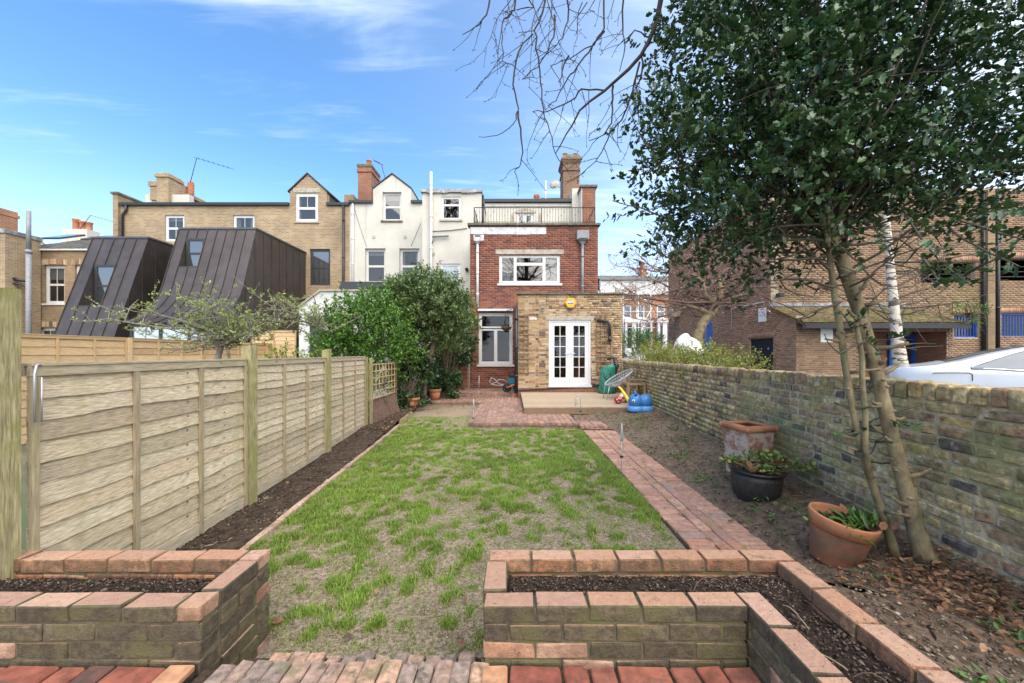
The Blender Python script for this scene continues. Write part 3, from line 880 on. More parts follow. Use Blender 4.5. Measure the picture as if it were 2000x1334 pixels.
def lay(parent, items, mat, nparts=300, cham=0.0, jit=0.0, nvar=3, name='brick', stuff_name='brickwork'):
 """items: (centre, (w, d, h), angle[, material]). The nearest nparts become parts, the rest one part of stuff."""
 cp = np.array((0, 0, CAM_Z))

 def seen(it):
  c = np.array(it[0])
  pen = 0.0
  if c[1] < 0.4 or abs(c[0] / c[1]) > 1.36 or (CAM_Z - c[2]) / c[1] > 0.9:
   pen = 500.0
  return float(np.linalg.norm(c - cp)) + pen - 2.0 * it[1][0]
 items = sorted(items, key=seen)
 for it in items[:nparts]:
  m = it[3] if len(it) > 3 else mat
  me = brick_mesh(*it[1], m, cham, jit, random.randrange(nvar) if (cham or jit) else 0, name)
  link(name, me, parent, it[0], (random.uniform(-1, 1) * jit * 1.5, random.uniform(-1, 1) * jit * 1.5, it[2]))
 rest = items[nparts:]
 if rest:
  me = boxes_mesh(stuff_name, [i[0] for i in rest], [[t / 2 for t in i[1]] for i in rest], [i[2] for i in rest], mat, jit * 0.5)
  link(stuff_name, me, parent, None, None, 'stuff')


def slab_cells(mb, P0, ang, Lw, z0, z1, holes, y0, y1, mi=0):
 """A wall slab with rectangular holes, built of butted boxes."""
 us = sorted({0.0, Lw, *[h[0] for h in holes], *[h[1] for h in holes]})
 us = [u for u in us if 0 <= u <= Lw]
 ca, sa = math.cos(ang), math.sin(ang)
 for ua, ub in zip(us, us[1:]):
  if ub - ua < 1e-4:
   continue
  um = (ua + ub) / 2
  zs = sorted({z0, z1, *[z for h in holes if h[0] < um < h[1] for z in (h[2], h[3]) if z0 < z < z1]})
  for za, zb in zip(zs, zs[1:]):
   zm = (za + zb) / 2
   if any(h[0] < um < h[1] and h[2] < zm < h[3] for h in holes):
    continue
   c = Vector((P0[0] + ca * um - sa * (y0 + y1) / 2, P0[1] + sa * um + ca * (y0 + y1) / 2, zm))
   mb.obox(c, Vector((ca, sa, 0)) * (ub - ua) / 2, Vector((-sa, ca, 0)) * (y1 - y0) / 2, Vector((0, 0, (zb - za) / 2)), mi)


def wall_bricks(P0, ang, Lw, z0, z1, holes=(), bw=0.225, bh=0.075, joint=0.010, depth=0.06, proud=0.0, rnd=0.003, bond='s', top_cut=None, two=False):
 """Brick items of a wall face; the face plane is local y = 0 and local -y looks outwards."""
 items = []
 ca, sa = math.cos(ang), math.sin(ang)
 nrow = int(math.ceil((z1 - z0) / bh - 1e-6))
 for r in range(nrow):
  za, zb = z0 + r * bh, min(z0 + (r + 1) * bh, z1)
  if zb - za < 0.03:
   continue
  zm = (za + zb) / 2
  u = -bw * (0.5 if r % 2 else 0.0)
  k = r % 2
  spans = []
  while u < Lw:
   if bond == 'f':
    w = bw if k % 2 == 0 else bw * 0.52
    if random.random() < 0.12:
     w = bw * random.choice((0.55, 0.8, 1.0))
   else:
    w = bw
   spans.append((u, u + w))
   u += w
   k += 1
  for ua, ub in spans:
   ua, ub = max(ua, 0.0), min(ub, Lw)
   segs = [(ua, ub)]
   for h in holes:
    if h[2] < zm < h[3]:
     ns = []
     for a, b in segs:
      if h[1] <= a or h[0] >= b:
       ns.append((a, b))
      else:
       if a < h[0]:
        ns.append((a, h[0]))
       if b > h[1]:
        ns.append((h[1], b))
     segs = ns
   for a, b in segs:
    w = b - a - joint
    if w < 0.025:
     continue
    um = (a + b) / 2
    if top_cut and zm > top_cut(um):
     continue
    yy = depth / 2 - proud + random.uniform(-rnd, rnd)
    items.append(((P0[0] + ca * um - sa * yy, P0[1] + sa * um + ca * yy, zm), (w, depth, zb - za - joint), ang))
 return items


def grid_patch(name, x0, x1, y0, y1, step, zf, mat, label=None, cat=None, kind='structure', parent=None, keep=None):
 nx, ny = max(2, int((x1 - x0) / step) + 1), max(2, int((y1 - y0) / step) + 1)
 xs, ys = np.linspace(x0, x1, nx), np.linspace(y0, y1, ny)
 Xg, Yg = np.meshgrid(xs, ys)
 Z = zf(Xg, Yg)
 V = np.stack([Xg, Yg, Z], -1).reshape(-1, 3)
 idx = np.arange(nx * ny).reshape(ny, nx)
 T = np.stack([idx[:-1, :-1], idx[:-1, 1:], idx[1:, 1:], idx[1:, :-1]], -1).reshape(-1, 4)
 if keep is not None:
  cx, cy = V[T][..., 0].mean(1), V[T][..., 1].mean(1)
  T = T[keep(cx, cy)]
 me = np_mesh(name, V, T, MT[mat], smooth=True)
 o = link(name, me, parent, None, None, kind)
 if label:
  tag(o, label, cat)
 return o


def smooth01(t):
 t = np.clip(t, 0, 1)
 return t * t * (3 - 2 * t)


# ================================================================ ground
def fence_x(y):
 return -2.62 - 0.0674 * (y - 2.06)


def wall_x(y):
 return 2.86 + 0.06 * y


def edge_x(y):                      # the brick edging left of the lawn
 return -2.12 - 0.0625 * (y - 3.18)


def right_z(x, y):
 side = np.clip((x - 2.06) / (wall_x(y) - 2.06), 0, 1)
 far = 0.01 + 0.20 * side ** 0.8 + 0.10 * smooth01((y - 6.5) / 2.5) * (1 - 0.5 * side)
 near = 0.37 - 0.20 * np.clip((x - 1.5) / 1.1, 0, 1)
 return near + (far - near) * smooth01((y - 1.95) / 0.8)


def left_z(x, y):
 return 0.0 + 0.10 * smooth01((y - 4.0) / 4.5)


g = MB()
g.quad((-400, -60, -0.12), (400, -60, -0.12), (400, 900, -0.12), (-400, 900, -0.12))
tag(g.build('ground', MT['ground'], None, 'structure'), 'rough ground under and beyond the gardens and houses', 'ground')

lawn = grid_patch('lawn', -2.75, 1.46, 1.86, 11.5, 0.045,
      lambda x, y: 0.035 * (fbm(x * 2.2, y * 2.2, 4) - 0.5) + 0.012 * (fbm(x * 14, y * 14, 2) - 0.5),
      'lawn_soil', 'patchy bare lawn soil between the left flower bed and the brick path', 'lawn')
grid_patch('left_flower_bed', -3.3, -2.05, 1.7, 11.6, 0.03,
     lambda x, y: left_z(x, y) + 0.012 + 0.035 * (fbm(x * 4, y * 4, 3) - 0.5) + 0.030 * (fbm(x * 22, y * 22, 2) - 0.5),
     'soil', 'dark dug soil bed running along the foot of the lap fence', 'flower bed',
     keep=lambda x, y: (x < edge_x(y) - 0.01))
grid_patch('right_flower_bed', 1.4, 4.3, 0.4, 12.5, 0.04,
     lambda x, y: right_z(x, y) + 0.05 * (fbm(x * 2.5, y * 2.5, 3) - 0.5) + 0.030 * (fbm(x * 20, y * 20, 2) - 0.5),
     'soil_grey', 'trodden bare soil bed between the brick path and the old wall', 'flower bed',
     keep=lambda x, y: (x > np.where(y > 7.7, 1.2, np.where(y > 2.1, 2.06, 1.46))) & (y < 9.15) & (x < wall_x(y) + 0.1))
grid_patch('neighbour_garden', -8.2, -3.15, 1.0, 14.0, 0.25, lambda x, y: 0.05 + 0.1 * (fbm(x, y, 3) - 0.5), 'ground',
     'overgrown garden ground on the far side of the lap fence', 'garden')
g = MB()
g.box(3.85, 60, -8, 34, 0.20, 0.28)
g.box(3.2, 3.85, -3, 5.5, 0.20, 0.279)
tag(g.build('car_park', MT['asphalt'], None, 'structure'), 'asphalt car park behind the old garden wall', 'car park')
g = MB()
g.box(-120, 160, 34.0, 44.0, 0.08, 0.20)
tag(g.build('street', MT['asphalt'], None, 'structure'), 'asphalt street in the gap beyond the car park', 'road')

# loose crumbs on the soil (nobody could count them)
OCT_V = np.array([(1, 0, 0), (-1, 0, 0), (0, 1, 0), (0, -1, 0), (0, 0, 1), (0, 0, -1)], float)
OCT_F = np.array([(0, 2, 4), (2, 1, 4), (1, 3, 4), (3, 0, 4), (2, 0, 5), (1, 2, 5), (3, 1, 5), (0, 3, 5)])


def crumbs(name, pts, smin, smax, mat, flat=0.6, parent=None, label=None, cat=None):
 n = len(pts)
 s = smin + (smax - smin) * rng.random(n) ** 2.5
 a = rng.random(n) * 6.28
 V = OCT_V[None] * (s[:, None, None] * rng.uniform(0.5, 1.3, (n, 1, 3)))
 V = V * rng.uniform(0.7, 1.25, (n, 6, 1))
 V[..., 2] *= flat
 X = V[..., 0] * np.cos(a)[:, None] - V[..., 1] * np.sin(a)[:, None]
 Y = V[..., 0] * np.sin(a)[:, None] + V[..., 1] * np.cos(a)[:, None]
 V = np.stack([X, Y, V[..., 2]], -1) + np.asarray(pts)[:, None, :]
 T = (OCT_F[None] + 6 * np.arange(n)[:, None, None]).reshape(-1, 3)
 o = link(name, np_mesh(name, V.reshape(-1, 3), T, MT[mat]), parent, None, None, 'stuff')
 if label:
  tag(o, label, cat)
 return o


def near_pts(n, x0, x1, y0, y1, zf, ok=None, p=2.0):
 """More points near the camera."""
 y = y0 + (y1 - y0) * rng.random(n) ** p
 x = rng.uniform(x0, x1, n)
 k = np.ones(n, bool) if ok is None else ok(x, y)
 x, y = x[k], y[k]
 return np.stack([x, y, zf(x, y)], -1)


pl = near_pts(9000, -3.1, -2.1, 2.2, 10.5, lambda x, y: left_z(x, y) + 0.015, lambda x, y: (x < edge_x(y) - 0.03) & (x > fence_x(y)), 1.5)
crumbs('soil_clods', pl, 0.004, 0.022, 'clod', label='dark soil clods strewn over the bed by the lap fence', cat='soil')
right_ok = lambda x, y: (x > np.where(y > 7.7, 1.9, np.where(y > 2.1, 2.08, 1.5))) & (x < wall_x(y) - 0.02)
pr = near_pts(22000, 1.5, 4.2, 0.9, 11.5, lambda x, y: right_z(x, y) + 0.012, right_ok, 1.6)
crumbs('soil_clods', pr, 0.004, 0.017, 'clod_grey', label='crumbly soil clods strewn over the bed by the old wall', cat='soil')
ps = near_pts(1500, 1.5, 4.2, 0.9, 10, lambda x, y: right_z(x, y) + 0.016, right_ok, 1.8)
crumbs('pebbles', ps, 0.003, 0.014, 'speck', label='small pale pebbles on the bed by the old wall', cat='pebbles')
ps = near_pts(900, -3.1, -2.1, 2.2, 10, lambda x, y: left_z(x, y) + 0.02, lambda x, y: (x < edge_x(y) - 0.03) & (x > fence_x(y)), 1.5)
crumbs('pebbles', ps, 0.003, 0.011, 'speck', label='small pale pebbles in the bed by the lap fence', cat='pebbles')
lawn_ok = lambda x, y: (x > edge_x(y) + 0.03) & (x < 1.40) & ~((x > -0.98) & (y > 7.9)) & ~((x > -0.15) & (y < 2.1)) & ~((x < -1.28) & (y < 2.1))
psd = near_pts(42000, -2.5, 1.42, 1.9, 9.0, lambda x, y: 0.035 * (fbm(x * 2.2, y * 2.2, 4) - 0.5) + 0.004,
      lambda x, y: lawn_ok(x, y) & (fbm(x * 1.3 + 5, y * 1.3, 3) > 0.40), 2.2)
crumbs('straw_mulch', psd, 0.0025, 0.0075, 'seed', 0.5, label='pale straw chips and grit scattered on the bare lawn', cat='mulch')

# grass: blades in tufts, thick where the noise says so
def grass():
 n = 85000
 y = 1.92 + 7.6 * rng.random(n) ** 1.25
 x = rng.uniform(-2.6, 1.42, n)
 k = lawn_ok(x, y)
 x, y = x[k], y[k]
 d1 = fbm(x * 1.1 + 3, y * 1.1 + 9, 3)
 d2 = fbm(x * 11.5 + 31, y * 9.5 + 3, 2)
 back = np.exp(-((y - 6.0) / 2.0) ** 2)
 strip = np.exp(-((x - 1.32) / 0.10) ** 2) * (y > 3.6) * (y < 7.7)
 dens = (d2 - 0.515) * 6.4 + (d1 - 0.5) * 2.2 + back * 0.62 - np.clip((3.2 - y) * 0.22, 0, 1) - np.clip((y - 7.6) * 1.2, 0, 3) + strip * 3.0 - np.clip((x - 0.9) * 2.0, 0, 1.0) * (1 - strip)
 dens += np.exp(-((x + 1.95) / 0.35) ** 2) * 0.45
 k = rng.random(len(x)) < np.clip(dens, 0.13, 1)
 x, y, dens = x[k], y[k], np.clip(dens[k], 0, 1.3)
 nt_ = len(x)
 nb = 10
 bx = np.repeat(x, nb) + rng.normal(0, 0.019, nt_ * nb)
 by = np.repeat(y, nb) + rng.normal(0, 0.022, nt_ * nb)
 h = np.repeat(0.014 + 0.026 * dens * rng.uniform(0.5, 1.2, nt_), nb) * rng.uniform(0.5, 1.25, nt_ * nb)
 bz = 0.035 * (fbm(bx * 2.2, by * 2.2, 4) - 0.5) - 0.003
 a = rng.random(nt_ * nb) * 6.28
 w = rng.uniform(0.0014, 0.0028, nt_ * nb) * (1 + 0.10 * by)
 ln = rng.uniform(0.2, 0.9, nt_ * nb) * h
 la = a + rng.normal(0, 0.6, nt_ * nb)
 ox, oy = np.cos(la) * ln, np.sin(la) * ln
 sx, sy = -np.sin(a) * w, np.cos(a) * w
 B = np.stack([bx, by, bz], -1)
 v0 = B + np.stack([sx, sy, 0 * sx], -1)
 v1 = B - np.stack([sx, sy, 0 * sx], -1)
 mid = B + np.stack([ox * 0.35, oy * 0.35, h * 0.62], -1)
 v2 = mid - 0.8 * np.stack([sx, sy, 0 * sx], -1)
 v3 = mid + 0.8 * np.stack([sx, sy, 0 * sx], -1)
 v4 = B + np.stack([ox, oy, h], -1)
 V = np.stack([v0, v1, v2, v3, v4], 1).reshape(-1, 3)
 b5 = 5 * np.arange(len(bx))[:, None]
 T = np.concatenate([b5 + np.array([[0, 1, 2]]), b5 + np.array([[0, 2, 3]]), b5 + np.array([[3, 2, 4]])])
 o = link('grass', np_mesh('grass', V, T, MT['grass'], smooth=True), None, None, None, 'stuff')
 tag(o, 'patchy bright green grass tufts growing over the bare lawn', 'grass')


grass()

# ================================================================ brick path right of the lawn
path = thing('brick_path', 'weathered red brick path between the lawn and the right hand soil bed', 'path', (1.74, 5, 0), kind='structure')
g = MB()
g.box(1.405, 2.075, 2.1, 7.78, -0.08, 0.012)
g.build('path_bed', MT['soil'], path)
items = []
y = 2.14
r = 0
while y < 7.72:
 for xc in (1.42 + 0.1075, 2.06 - 0.1075):
  items.append(((xc + random.uniform(-.006, .006), y + 0.052 + random.uniform(-.004, .004), 0.0 + random.uniform(-.004, .005)), (0.213, 0.108, 0.06), random.uniform(-.025, .025)))
 if r % 2 == 0:
  for xc, off in ((1.42 + 0.27, 0.0), (1.42 + 0.38, 0.06)):
   items.append(((xc, y + 0.116 + off, 0.0 + random.uniform(-.003, .004)), (0.228, 0.1, 0.06), R(90) + random.uniform(-.02, .02)))
 y += 0.1195
 r += 1
lay(path, items, 'paver', 300, 0.006, 0.002)

# brick edging left of the lawn
edging = thing('lawn_edging', 'single line of flush bricks edging the left side of the lawn', 'edging', (-2.2, 5, 0), kind='structure')
items = []
y = 2.15
while y < 9.6:
 a = math.atan2(1, -0.0625)
 x = edge_x(y)
 if y < 8.3:
  items.append(((x, y + 0.11, 0.01 + 0.0 * y + random.uniform(-.006, .006)), (0.22, 0.058, 0.07), a + random.uniform(-.04, .04)))
 y += 0.228
lay(edging, items, 'edge_brick', 300, 0.006, 0.003)
g = MB()
g.obox((edge_x(9.0), 9.0, 0.06), Vector((-0.04, 0.62, 0)), Vector((0.025, 0.002, 0)), Vector((0, 0, 0.05)))
tag(g.build('edging_board', MT['fence_post']), 'short mossy timber board edging the far left end of the lawn', 'edging board')

# ================================================================ patios at the house
patio = thing('brick_patio', 'low red brick patio platform in front of the timber deck', 'patio', (0.2, 9, 0), kind='structure')
PZ = 0.127
g = MB()
g.box(-0.90, 1.36, 8.0, 9.3, -0.1, PZ - 0.012)
g.box(-0.90, 0.3, 9.3, 12.88, -0.1, PZ - 0.012)
g.box(-2.95, -0.90, 11.54, 12.88, -0.1, PZ - 0.012)
g.build('patio_base', MT['mortar_red'], patio)
items = []


def columns(x0, x1, y0, y1, z, first_full=True):
 n = int(round((x1 - x0) / 0.1125))
 for i in range(n):
  xc = x0 + (i + 0.5) * (x1 - x0) / n
  yy = y0
  first = True
  while yy < y1 - 0.03:
   ln = 0.22 if not (first and i % 2) else 0.115
   if first:
    ln = 0.215 if first_full else ln
   ln = min(ln, y1 - yy)
   if not first and first_full and i % 2 and yy < y0 + 0.23:
    ln = min(0.11, y1 - yy)
   items.append(((xc, yy + ln / 2, z - 0.032 + random.uniform(-.004, .004)), (ln - 0.009, 0.104, 0.065), R(90) + random.uniform(-.015, .015)))
   yy += ln
   first = False


columns(-0.92, 1.37, 7.96, 9.25, PZ)
columns(-0.92, 0.28, 9.25, 12.86, PZ, False)
columns(-2.95, -0.92, 11.5, 12.86, PZ)
lay(patio, items, 'patio_brick', 300, 0.005, 0.002)
blk = thing('brick_step', 'small brick step where the path meets the patio', 'step', (1.66, 8, 0), kind='structure')
g = MB()
g.box(1.39, 1.93, 7.74, 8.35, -0.1, 0.085)
g.build('step_base', MT['mortar_red'], blk)
items = []
for i in range(6):
 items.append(((1.43 + i * 0.094, 7.84, 0.066), (0.215, 0.084, 0.07), R(90)))
 items.append(((1.43 + i * 0.094, 7.715 + 0.02, 0.0), (0.084, 0.02, 0.13), 0))
for j in range(4):
 for i in range(2):
  items.append(((1.39 + 0.135 + i * 0.27, 8.0 + j * 0.108, 0.07), (0.255, 0.1, 0.065), random.uniform(-.02, .02)))
lay(blk, items, 'patio_brick', 300, 0.005, 0.002)

upper = thing('upper_terrace', 'raised brick terrace under the tall kitchen window', 'terrace', (-0.7, 13.6, 0), kind='structure')
UZ = 0.248
g = MB()
g.box(-3.4, 0.19, 12.92, 14.5, -0.1, UZ - 0.012)
g.build('terrace_base', MT['mortar_red'], upper)
items = []
columns(-1.78, 0.18, 12.89, 14.48, UZ)
columns(-3.4, -1.78, 13.2, 14.48, UZ)
for i in range(9):
 items.append(((-1.78 + 0.11 + i * 0.22, 12.905, UZ - 0.095), (0.21, 0.05, 0.055), 0))
lay(upper, items, 'patio_brick', 300, 0.004, 0.002)

# ================================================================ front terrace, steps and raised beds
TZ = 0.265
front = thing('front_terrace', 'red brick terrace paving around the raised beds nearest the viewer', 'terrace', (0, 1.2, 0), kind='structure')
g = MB()
g.box(-3.4, -1.32, -0.6, 1.60, -0.1, TZ - 0.014)
g.box(-0.13, 2.9, -0.6, 1.60, -0.1, TZ - 0.016)
g.box(-1.32, -0.13, -0.6, 1.42, -0.1, TZ - 0.018)
g.build('terrace_base', MT['soil'], front)
items = []


def basket(x0, x1, y1, rows, pale_edge=None):
 for rI in range(rows):
  ya = y1 - 0.222 * (rI + 1)
  x = x0
  k = rI
  while x < x1 - 0.05:
   w = 0.222
   if x + w > x1:
    w = x1 - x
   if k % 2 == 0:
    for j in range(2):
     items.append(((x + w / 2, ya + 0.055 + 0.111 * j, TZ - 0.032 + random.uniform(-.004, .004)), (w - 0.012, 0.099, 0.065), random.uniform(-.02, .02)))
   else:
    for j in range(2):
     if x + 0.111 * j + 0.05 < x1:
      items.append(((x + 0.055 + 0.111 * j, ya + 0.111, TZ - 0.032 + random.uniform(-.004, .004)), (0.210, 0.099, 0.065), R(90) + random.uniform(-.02, .02)))
   x += w
   k += 1


basket(-0.015, 1.0, 1.61, 4)
basket(1.48, 1.7, 0.8, 3)
for j in range(4):
 items.append(((-0.072, 1.50 - j * 0.222, TZ - 0.03), (0.212, 0.104, 0.07), R(90), 'quarry_pale'))
 items.append(((-1.375, 1.50 - j * 0.222, TZ - 0.03), (0.212, 0.104, 0.07), R(90), 'quarry_pale'))
basket(-2.985, -1.43, 1.61, 4)
lay(front, items, 'quarry', 300, 0.006, 0.003)

steps = thing('garden_steps', 'worn brick-on-edge steps leading down to the lawn between two raised beds', 'steps', (-0.7, 1.6, 0), kind='structure')
g = MB()
g.box(-1.30, -0.15, 1.40, 1.62, -0.1, TZ - 0.03)
g.box(-1.30, -0.15, 1.62, 1.87, -0.1, 0.085)
g.build('step_base', MT['soil'], steps)
items = []
x = -1.235
while x < -0.16:
 w = random.uniform(0.068, 0.082)
 items.append(((x + w / 2, 1.525 + random.uniform(-.012, .012), TZ - 0.05 + random.uniform(-.006, .005)), (0.22, w - 0.005, 0.10), R(90) + random.uniform(-.05, .02)))
 x += w
x = -1.16
while x < -0.19:
 w = random.uniform(0.072, 0.092)
 items.append(((x + w / 2, 1.765 + random.uniform(-.015, .015), 0.065 + random.uniform(-.006, .006)), (0.215, w - 0.010, 0.10), R(90) + random.uniform(-.08, .05)))
 x += w
lay(steps, items, 'step_brick', 300, 0.007, 0.005, 6)

BT = 0.50        # top of the raised beds


def bed_wall(items, mb, P0, ang, Lw, mat='planter_brick', courses=7, z1=BT):
 z0 = z1 - 0.075 * courses
 d = 0.1025
 its = wall_bricks(P0, ang, Lw, z0, z1, depth=d, rnd=0.003)
 # the cap course starts with a whole brick
 its = [i for i in its if i[0][2] < z1 - 0.06]
 ca, sa = math.cos(ang), math.sin(ang)
 u = 0.0
 while u < Lw - 0.03:
  w = min(0.225, Lw - u)
  if Lw - u - w < 0.06:
   w = Lw - u
  um = u + w / 2
  its.append(((P0[0] + ca * um - sa * d / 2, P0[1] + sa * um + ca * d / 2, z1 - 0.0325 + random.uniform(-.003, .003)), (w - 0.010, d + 0.002, 0.066), ang + random.uniform(-.008, .008)))
  u += w
 items.extend([(*i, mat if i[0][2] < z1 - 0.06 or mat == 'planter_brick' else 'planter_cap') for i in its])
 P1 = (P0[0] + math.cos(ang) * 0.012, P0[1] + math.sin(ang) * 0.012)
 slab_cells(mb, P1, ang, Lw - 0.030, z0, z1 - 0.012, (), 0.007, d - 0.007)


left_bed = thing('raised_brick_bed', 'left raised brick bed of dark compost beside the lap fence', 'raised bed', (-2.2, 1.85, 0))
items, g = [], MB()
bed_wall(items, g, (-1.31 - 8.5 * 0.225, 1.62), 0, 8.5 * 0.225)
bed_wall(items, g, (-1.31 - 8.5 * 0.225, 1.9875), 0, 8.5 * 0.225, 'planter_inner')
bed_wall(items, g, (-1.31, 1.7325), R(90), 0.255)
g.box(-1.402, -1.319, 1.64, 2.075, -0.02, BT - 0.016)
g.build('mortar', MT['planter_mortar'], left_bed)
items = [(*i[:3], 'planter_brick') if i[0][0] > -1.53 else i for i in items]
lay(left_bed, items, 'planter_brick', 300, 0.0045, 0.003, 6)


def bed_soil(parent, rects, z, seed):
 pts = []
 for k, (x0, x1, y0, y1) in enumerate(rects):
  grid_patch('compost', x0, x1, y0, y1, 0.018,
       lambda x, y: z + 0.03 * np.sin(np.pi * np.clip((y - y0) / (y1 - y0), 0, 1)) * (0.3 + 1.1 * fbm(x * 4 + seed, y * 4, 3)) + 0.03 * (fbm(x * 26, y * 26, 2) - 0.5),
       'compost', kind='stuff', parent=parent)
  n = int(2600 * (x1 - x0) * (y1 - y0) / 0.5)
  x, y = rng.uniform(x0 + .01, x1 - .01, n), rng.uniform(y0 + .01, y1 - .01, n)
  zz = z + 0.03 * np.sin(np.pi * (y - y0) / (y1 - y0)) * (0.3 + 1.1 * fbm(x * 4 + seed, y * 4, 3)) + 0.006
  pts.append(np.stack([x, y, zz], -1))
 pts = np.concatenate(pts)
 k = len(pts) // 6
 crumbs('compost_crumbs', pts[k:], 0.003, 0.012, 'clod', parent=parent)
 crumbs('perlite', pts[:k], 0.0015, 0.0048, 'speck', parent=parent)


bed_soil(left_bed, [(-3.2, -1.415, 1.725, 1.985)], 0.405, 3)

right_bed = thing('raised_brick_bed', 'right L-shaped raised brick bed of dark compost by the brick path', 'raised bed', (0.7, 1.85, 0))
items, g = [], MB()
bed_wall(items, g, (-0.125, 1.62), 0, 1.125)
bed_wall(items, g, (-0.125, 1.9875), 0, 1.60, 'planter_inner')
bed_wall(items, g, (-0.128, 1.9775), R(-90), 0.245)
bed_wall(items, g, (1.004, 1.727), R(-90), 1.13)
bed_wall(items, g, (1.365, 1.9775), R(-90), 1.35, 'planter_inner')
y = 1.95
while y > 0.8:                                    # the footing course shows along the outer side
 items.append(((1.475, y - 0.11, BT - 0.115), (0.214, 0.06, 0.066), R(-90) + random.uniform(-.02, .02)))
 y -= 0.225
g.box(-0.118, -0.034, 1.64, 2.075, -0.02, BT - 0.016)
g.box(1.014, 1.094, 0.7, 1.74, -0.02, BT - 0.016)
g.box(1.375, 1.457, 0.7, 2.07, -0.02, BT - 0.016)
g.build('mortar', MT['planter_mortar'], right_bed)
lay(right_bed, items, 'planter_brick', 300, 0.0045, 0.003, 6)
bed_soil(right_bed, [(-0.02, 1.36, 1.725, 1.985), (1.108, 1.362, 0.7, 1.725)], 0.415, 9)

# ================================================================ lap fence on the left
fence = thing('lap_fence', 'weathered grey-green lap fence of three panels along the left bed', 'fence', (-2.8, 5, 0))


def lap_board(length, hgt, mat, wav, seed):
 """One feather board: thin top edge, thick wavy bottom edge standing proud."""
 n = 14
 rr = random.Random(seed)
 ph = rr.uniform(0, 50)
 vs = []
 for i in range(n + 1):
  x = -length / 2 + length * i / n
  wv = wav * (2 * float(vnoise(np.array(x * 2.1 + ph), np.array(3.0))) - 1) + wav * 0.6 * (2 * float(vnoise(np.array(x * 9 + ph), np.array(9.0))) - 1)
  cup = 0.006 * (2 * float(vnoise(np.array(x * 1.7 + ph), np.array(23.0))) - 1)
  zb = -hgt / 2 + wv
  vs += [(x, -0.020 + cup, zb), (x, -0.006 + cup * 0.4, hgt / 2), (x, 0.0, hgt / 2), (x, -0.007 + cup, zb)]
 fs = []
 for i in range(n):
  a, b = 4 * i, 4 * i + 4
  fs += [(a, b, b + 1, a + 1), (a + 1, b + 1, b + 2, a + 2), (a + 2, b + 2, b + 3, a + 3), (a + 3, b + 3, b, a)]
 fs += [(0, 1, 2, 3), (4 * n + 3, 4 * n + 2, 4 * n + 1, 4 * n)]
 me = bpy.data.meshes.new('board')
 me.from_pydata(vs, [], fs)
 me.materials.append(MT[mat])
 me.update()
 return me


def lap_panel(parent, A, B, z0, z1, nboard, nbat, mat, wav, boards=None, bat_mat=None, rail=0.055):
 A, B = Vector((*A, 0)), Vector((*B, 0))
 d = (B - A)
 Lp = d.length
 u = d.normalized()
 ang = math.atan2(u.y, u.x)
 outw = Vector((math.sin(ang), -math.cos(ang), 0))
 panel = bpy.data.objects.new('fence_panel', None)
 COL.objects.link(panel)
 panel.parent = parent
 panel.location = (A + B) / 2 - wloc(parent)
 for nm, off, zc, t_, h_ in (('rail', 0.020, z1 - rail / 2, 0.011, rail / 2), ('rail', -0.016, z1 - rail / 2, 0.011, rail / 2),
        ('capping', 0.003, z1 + 0.008, 0.034, 0.007), ('kick_board', 0.012, z0 + 0.04, 0.012, 0.05)):
  frame = MB()
  frame.obox((A + B) / 2 + outw * off + Vector((0, 0, zc)), d / 2, outw * t_, Vector((0, 0, h_)))
  frame.build(nm, MT['fence_rail' if mat == 'fence' else mat], panel)
 for k in range(nbat):
  t = k / (nbat - 1)
  c = A + d * (0.016 / Lp + t * (1 - 0.032 / Lp))
  b = MB()
  b.obox(c + outw * 0.030 + Vector((0, 0, (z0 + z1 - rail) / 2)), u * 0.017, outw * 0.011, Vector((0, 0, (z1 - z0 - rail) / 2 - 0.003)))
  b.build('batten', MT[bat_mat or mat], panel)
 hb = (z1 - z0 - rail) / nboard
 ms = boards or [lap_board(Lp - 0.01, hb + 0.022, mat, wav, random.random()) for _ in range(nboard)]
 for k in range(nboard):
  zc = z0 + hb * (k + 0.5) + 0.004
  c = (A + B) / 2 + Vector((0, 0, zc))
  o = link('board', ms[k % len(ms)], panel, c, (0, 0, ang + random.uniform(-.002, .002)))
  o.rotation_euler[1] = random.uniform(-.003, .003)
 return panel


def f_pt(y):
 return (fence_x(y), y)


ys = [2.06, 3.97, 5.92, 7.85]
lap_panel(fence, f_pt(2.065), f_pt(3.93), 0.02, 1.50, 12, 4, 'fence', 0.010, None, 'batten')
lap_panel(fence, f_pt(4.06), f_pt(5.87), 0.05, 1.495, 16, 4, 'fence', 0.010, None, 'batten')
lap_panel(fence, f_pt(5.99), f_pt(7.80), 0.09, 1.495, 15, 4, 'fence', 0.007, None, 'batten')


def fence_post(parent, x, y, z0, z1, w=0.095, mat='fence_post'):
 g = MB()
 h = w / 2
 vs = [(x - h, y - h, z0), (x + h, y - h, z0), (x + h, y + h, z0), (x - h, y + h, z0),
    (x - h, y - h, z1 - 0.02), (x + h, y - h, z1 - 0.004), (x + h, y + h, z1), (x - h, y + h, z1 - 0.016)]
 g.add(vs, [(0, 3, 2, 1), (4, 5, 6, 7), (0, 1, 5, 4), (1, 2, 6, 5), (2, 3, 7, 6), (3, 0, 4, 7)])
 return g.build('fence_post', MT[mat], parent)


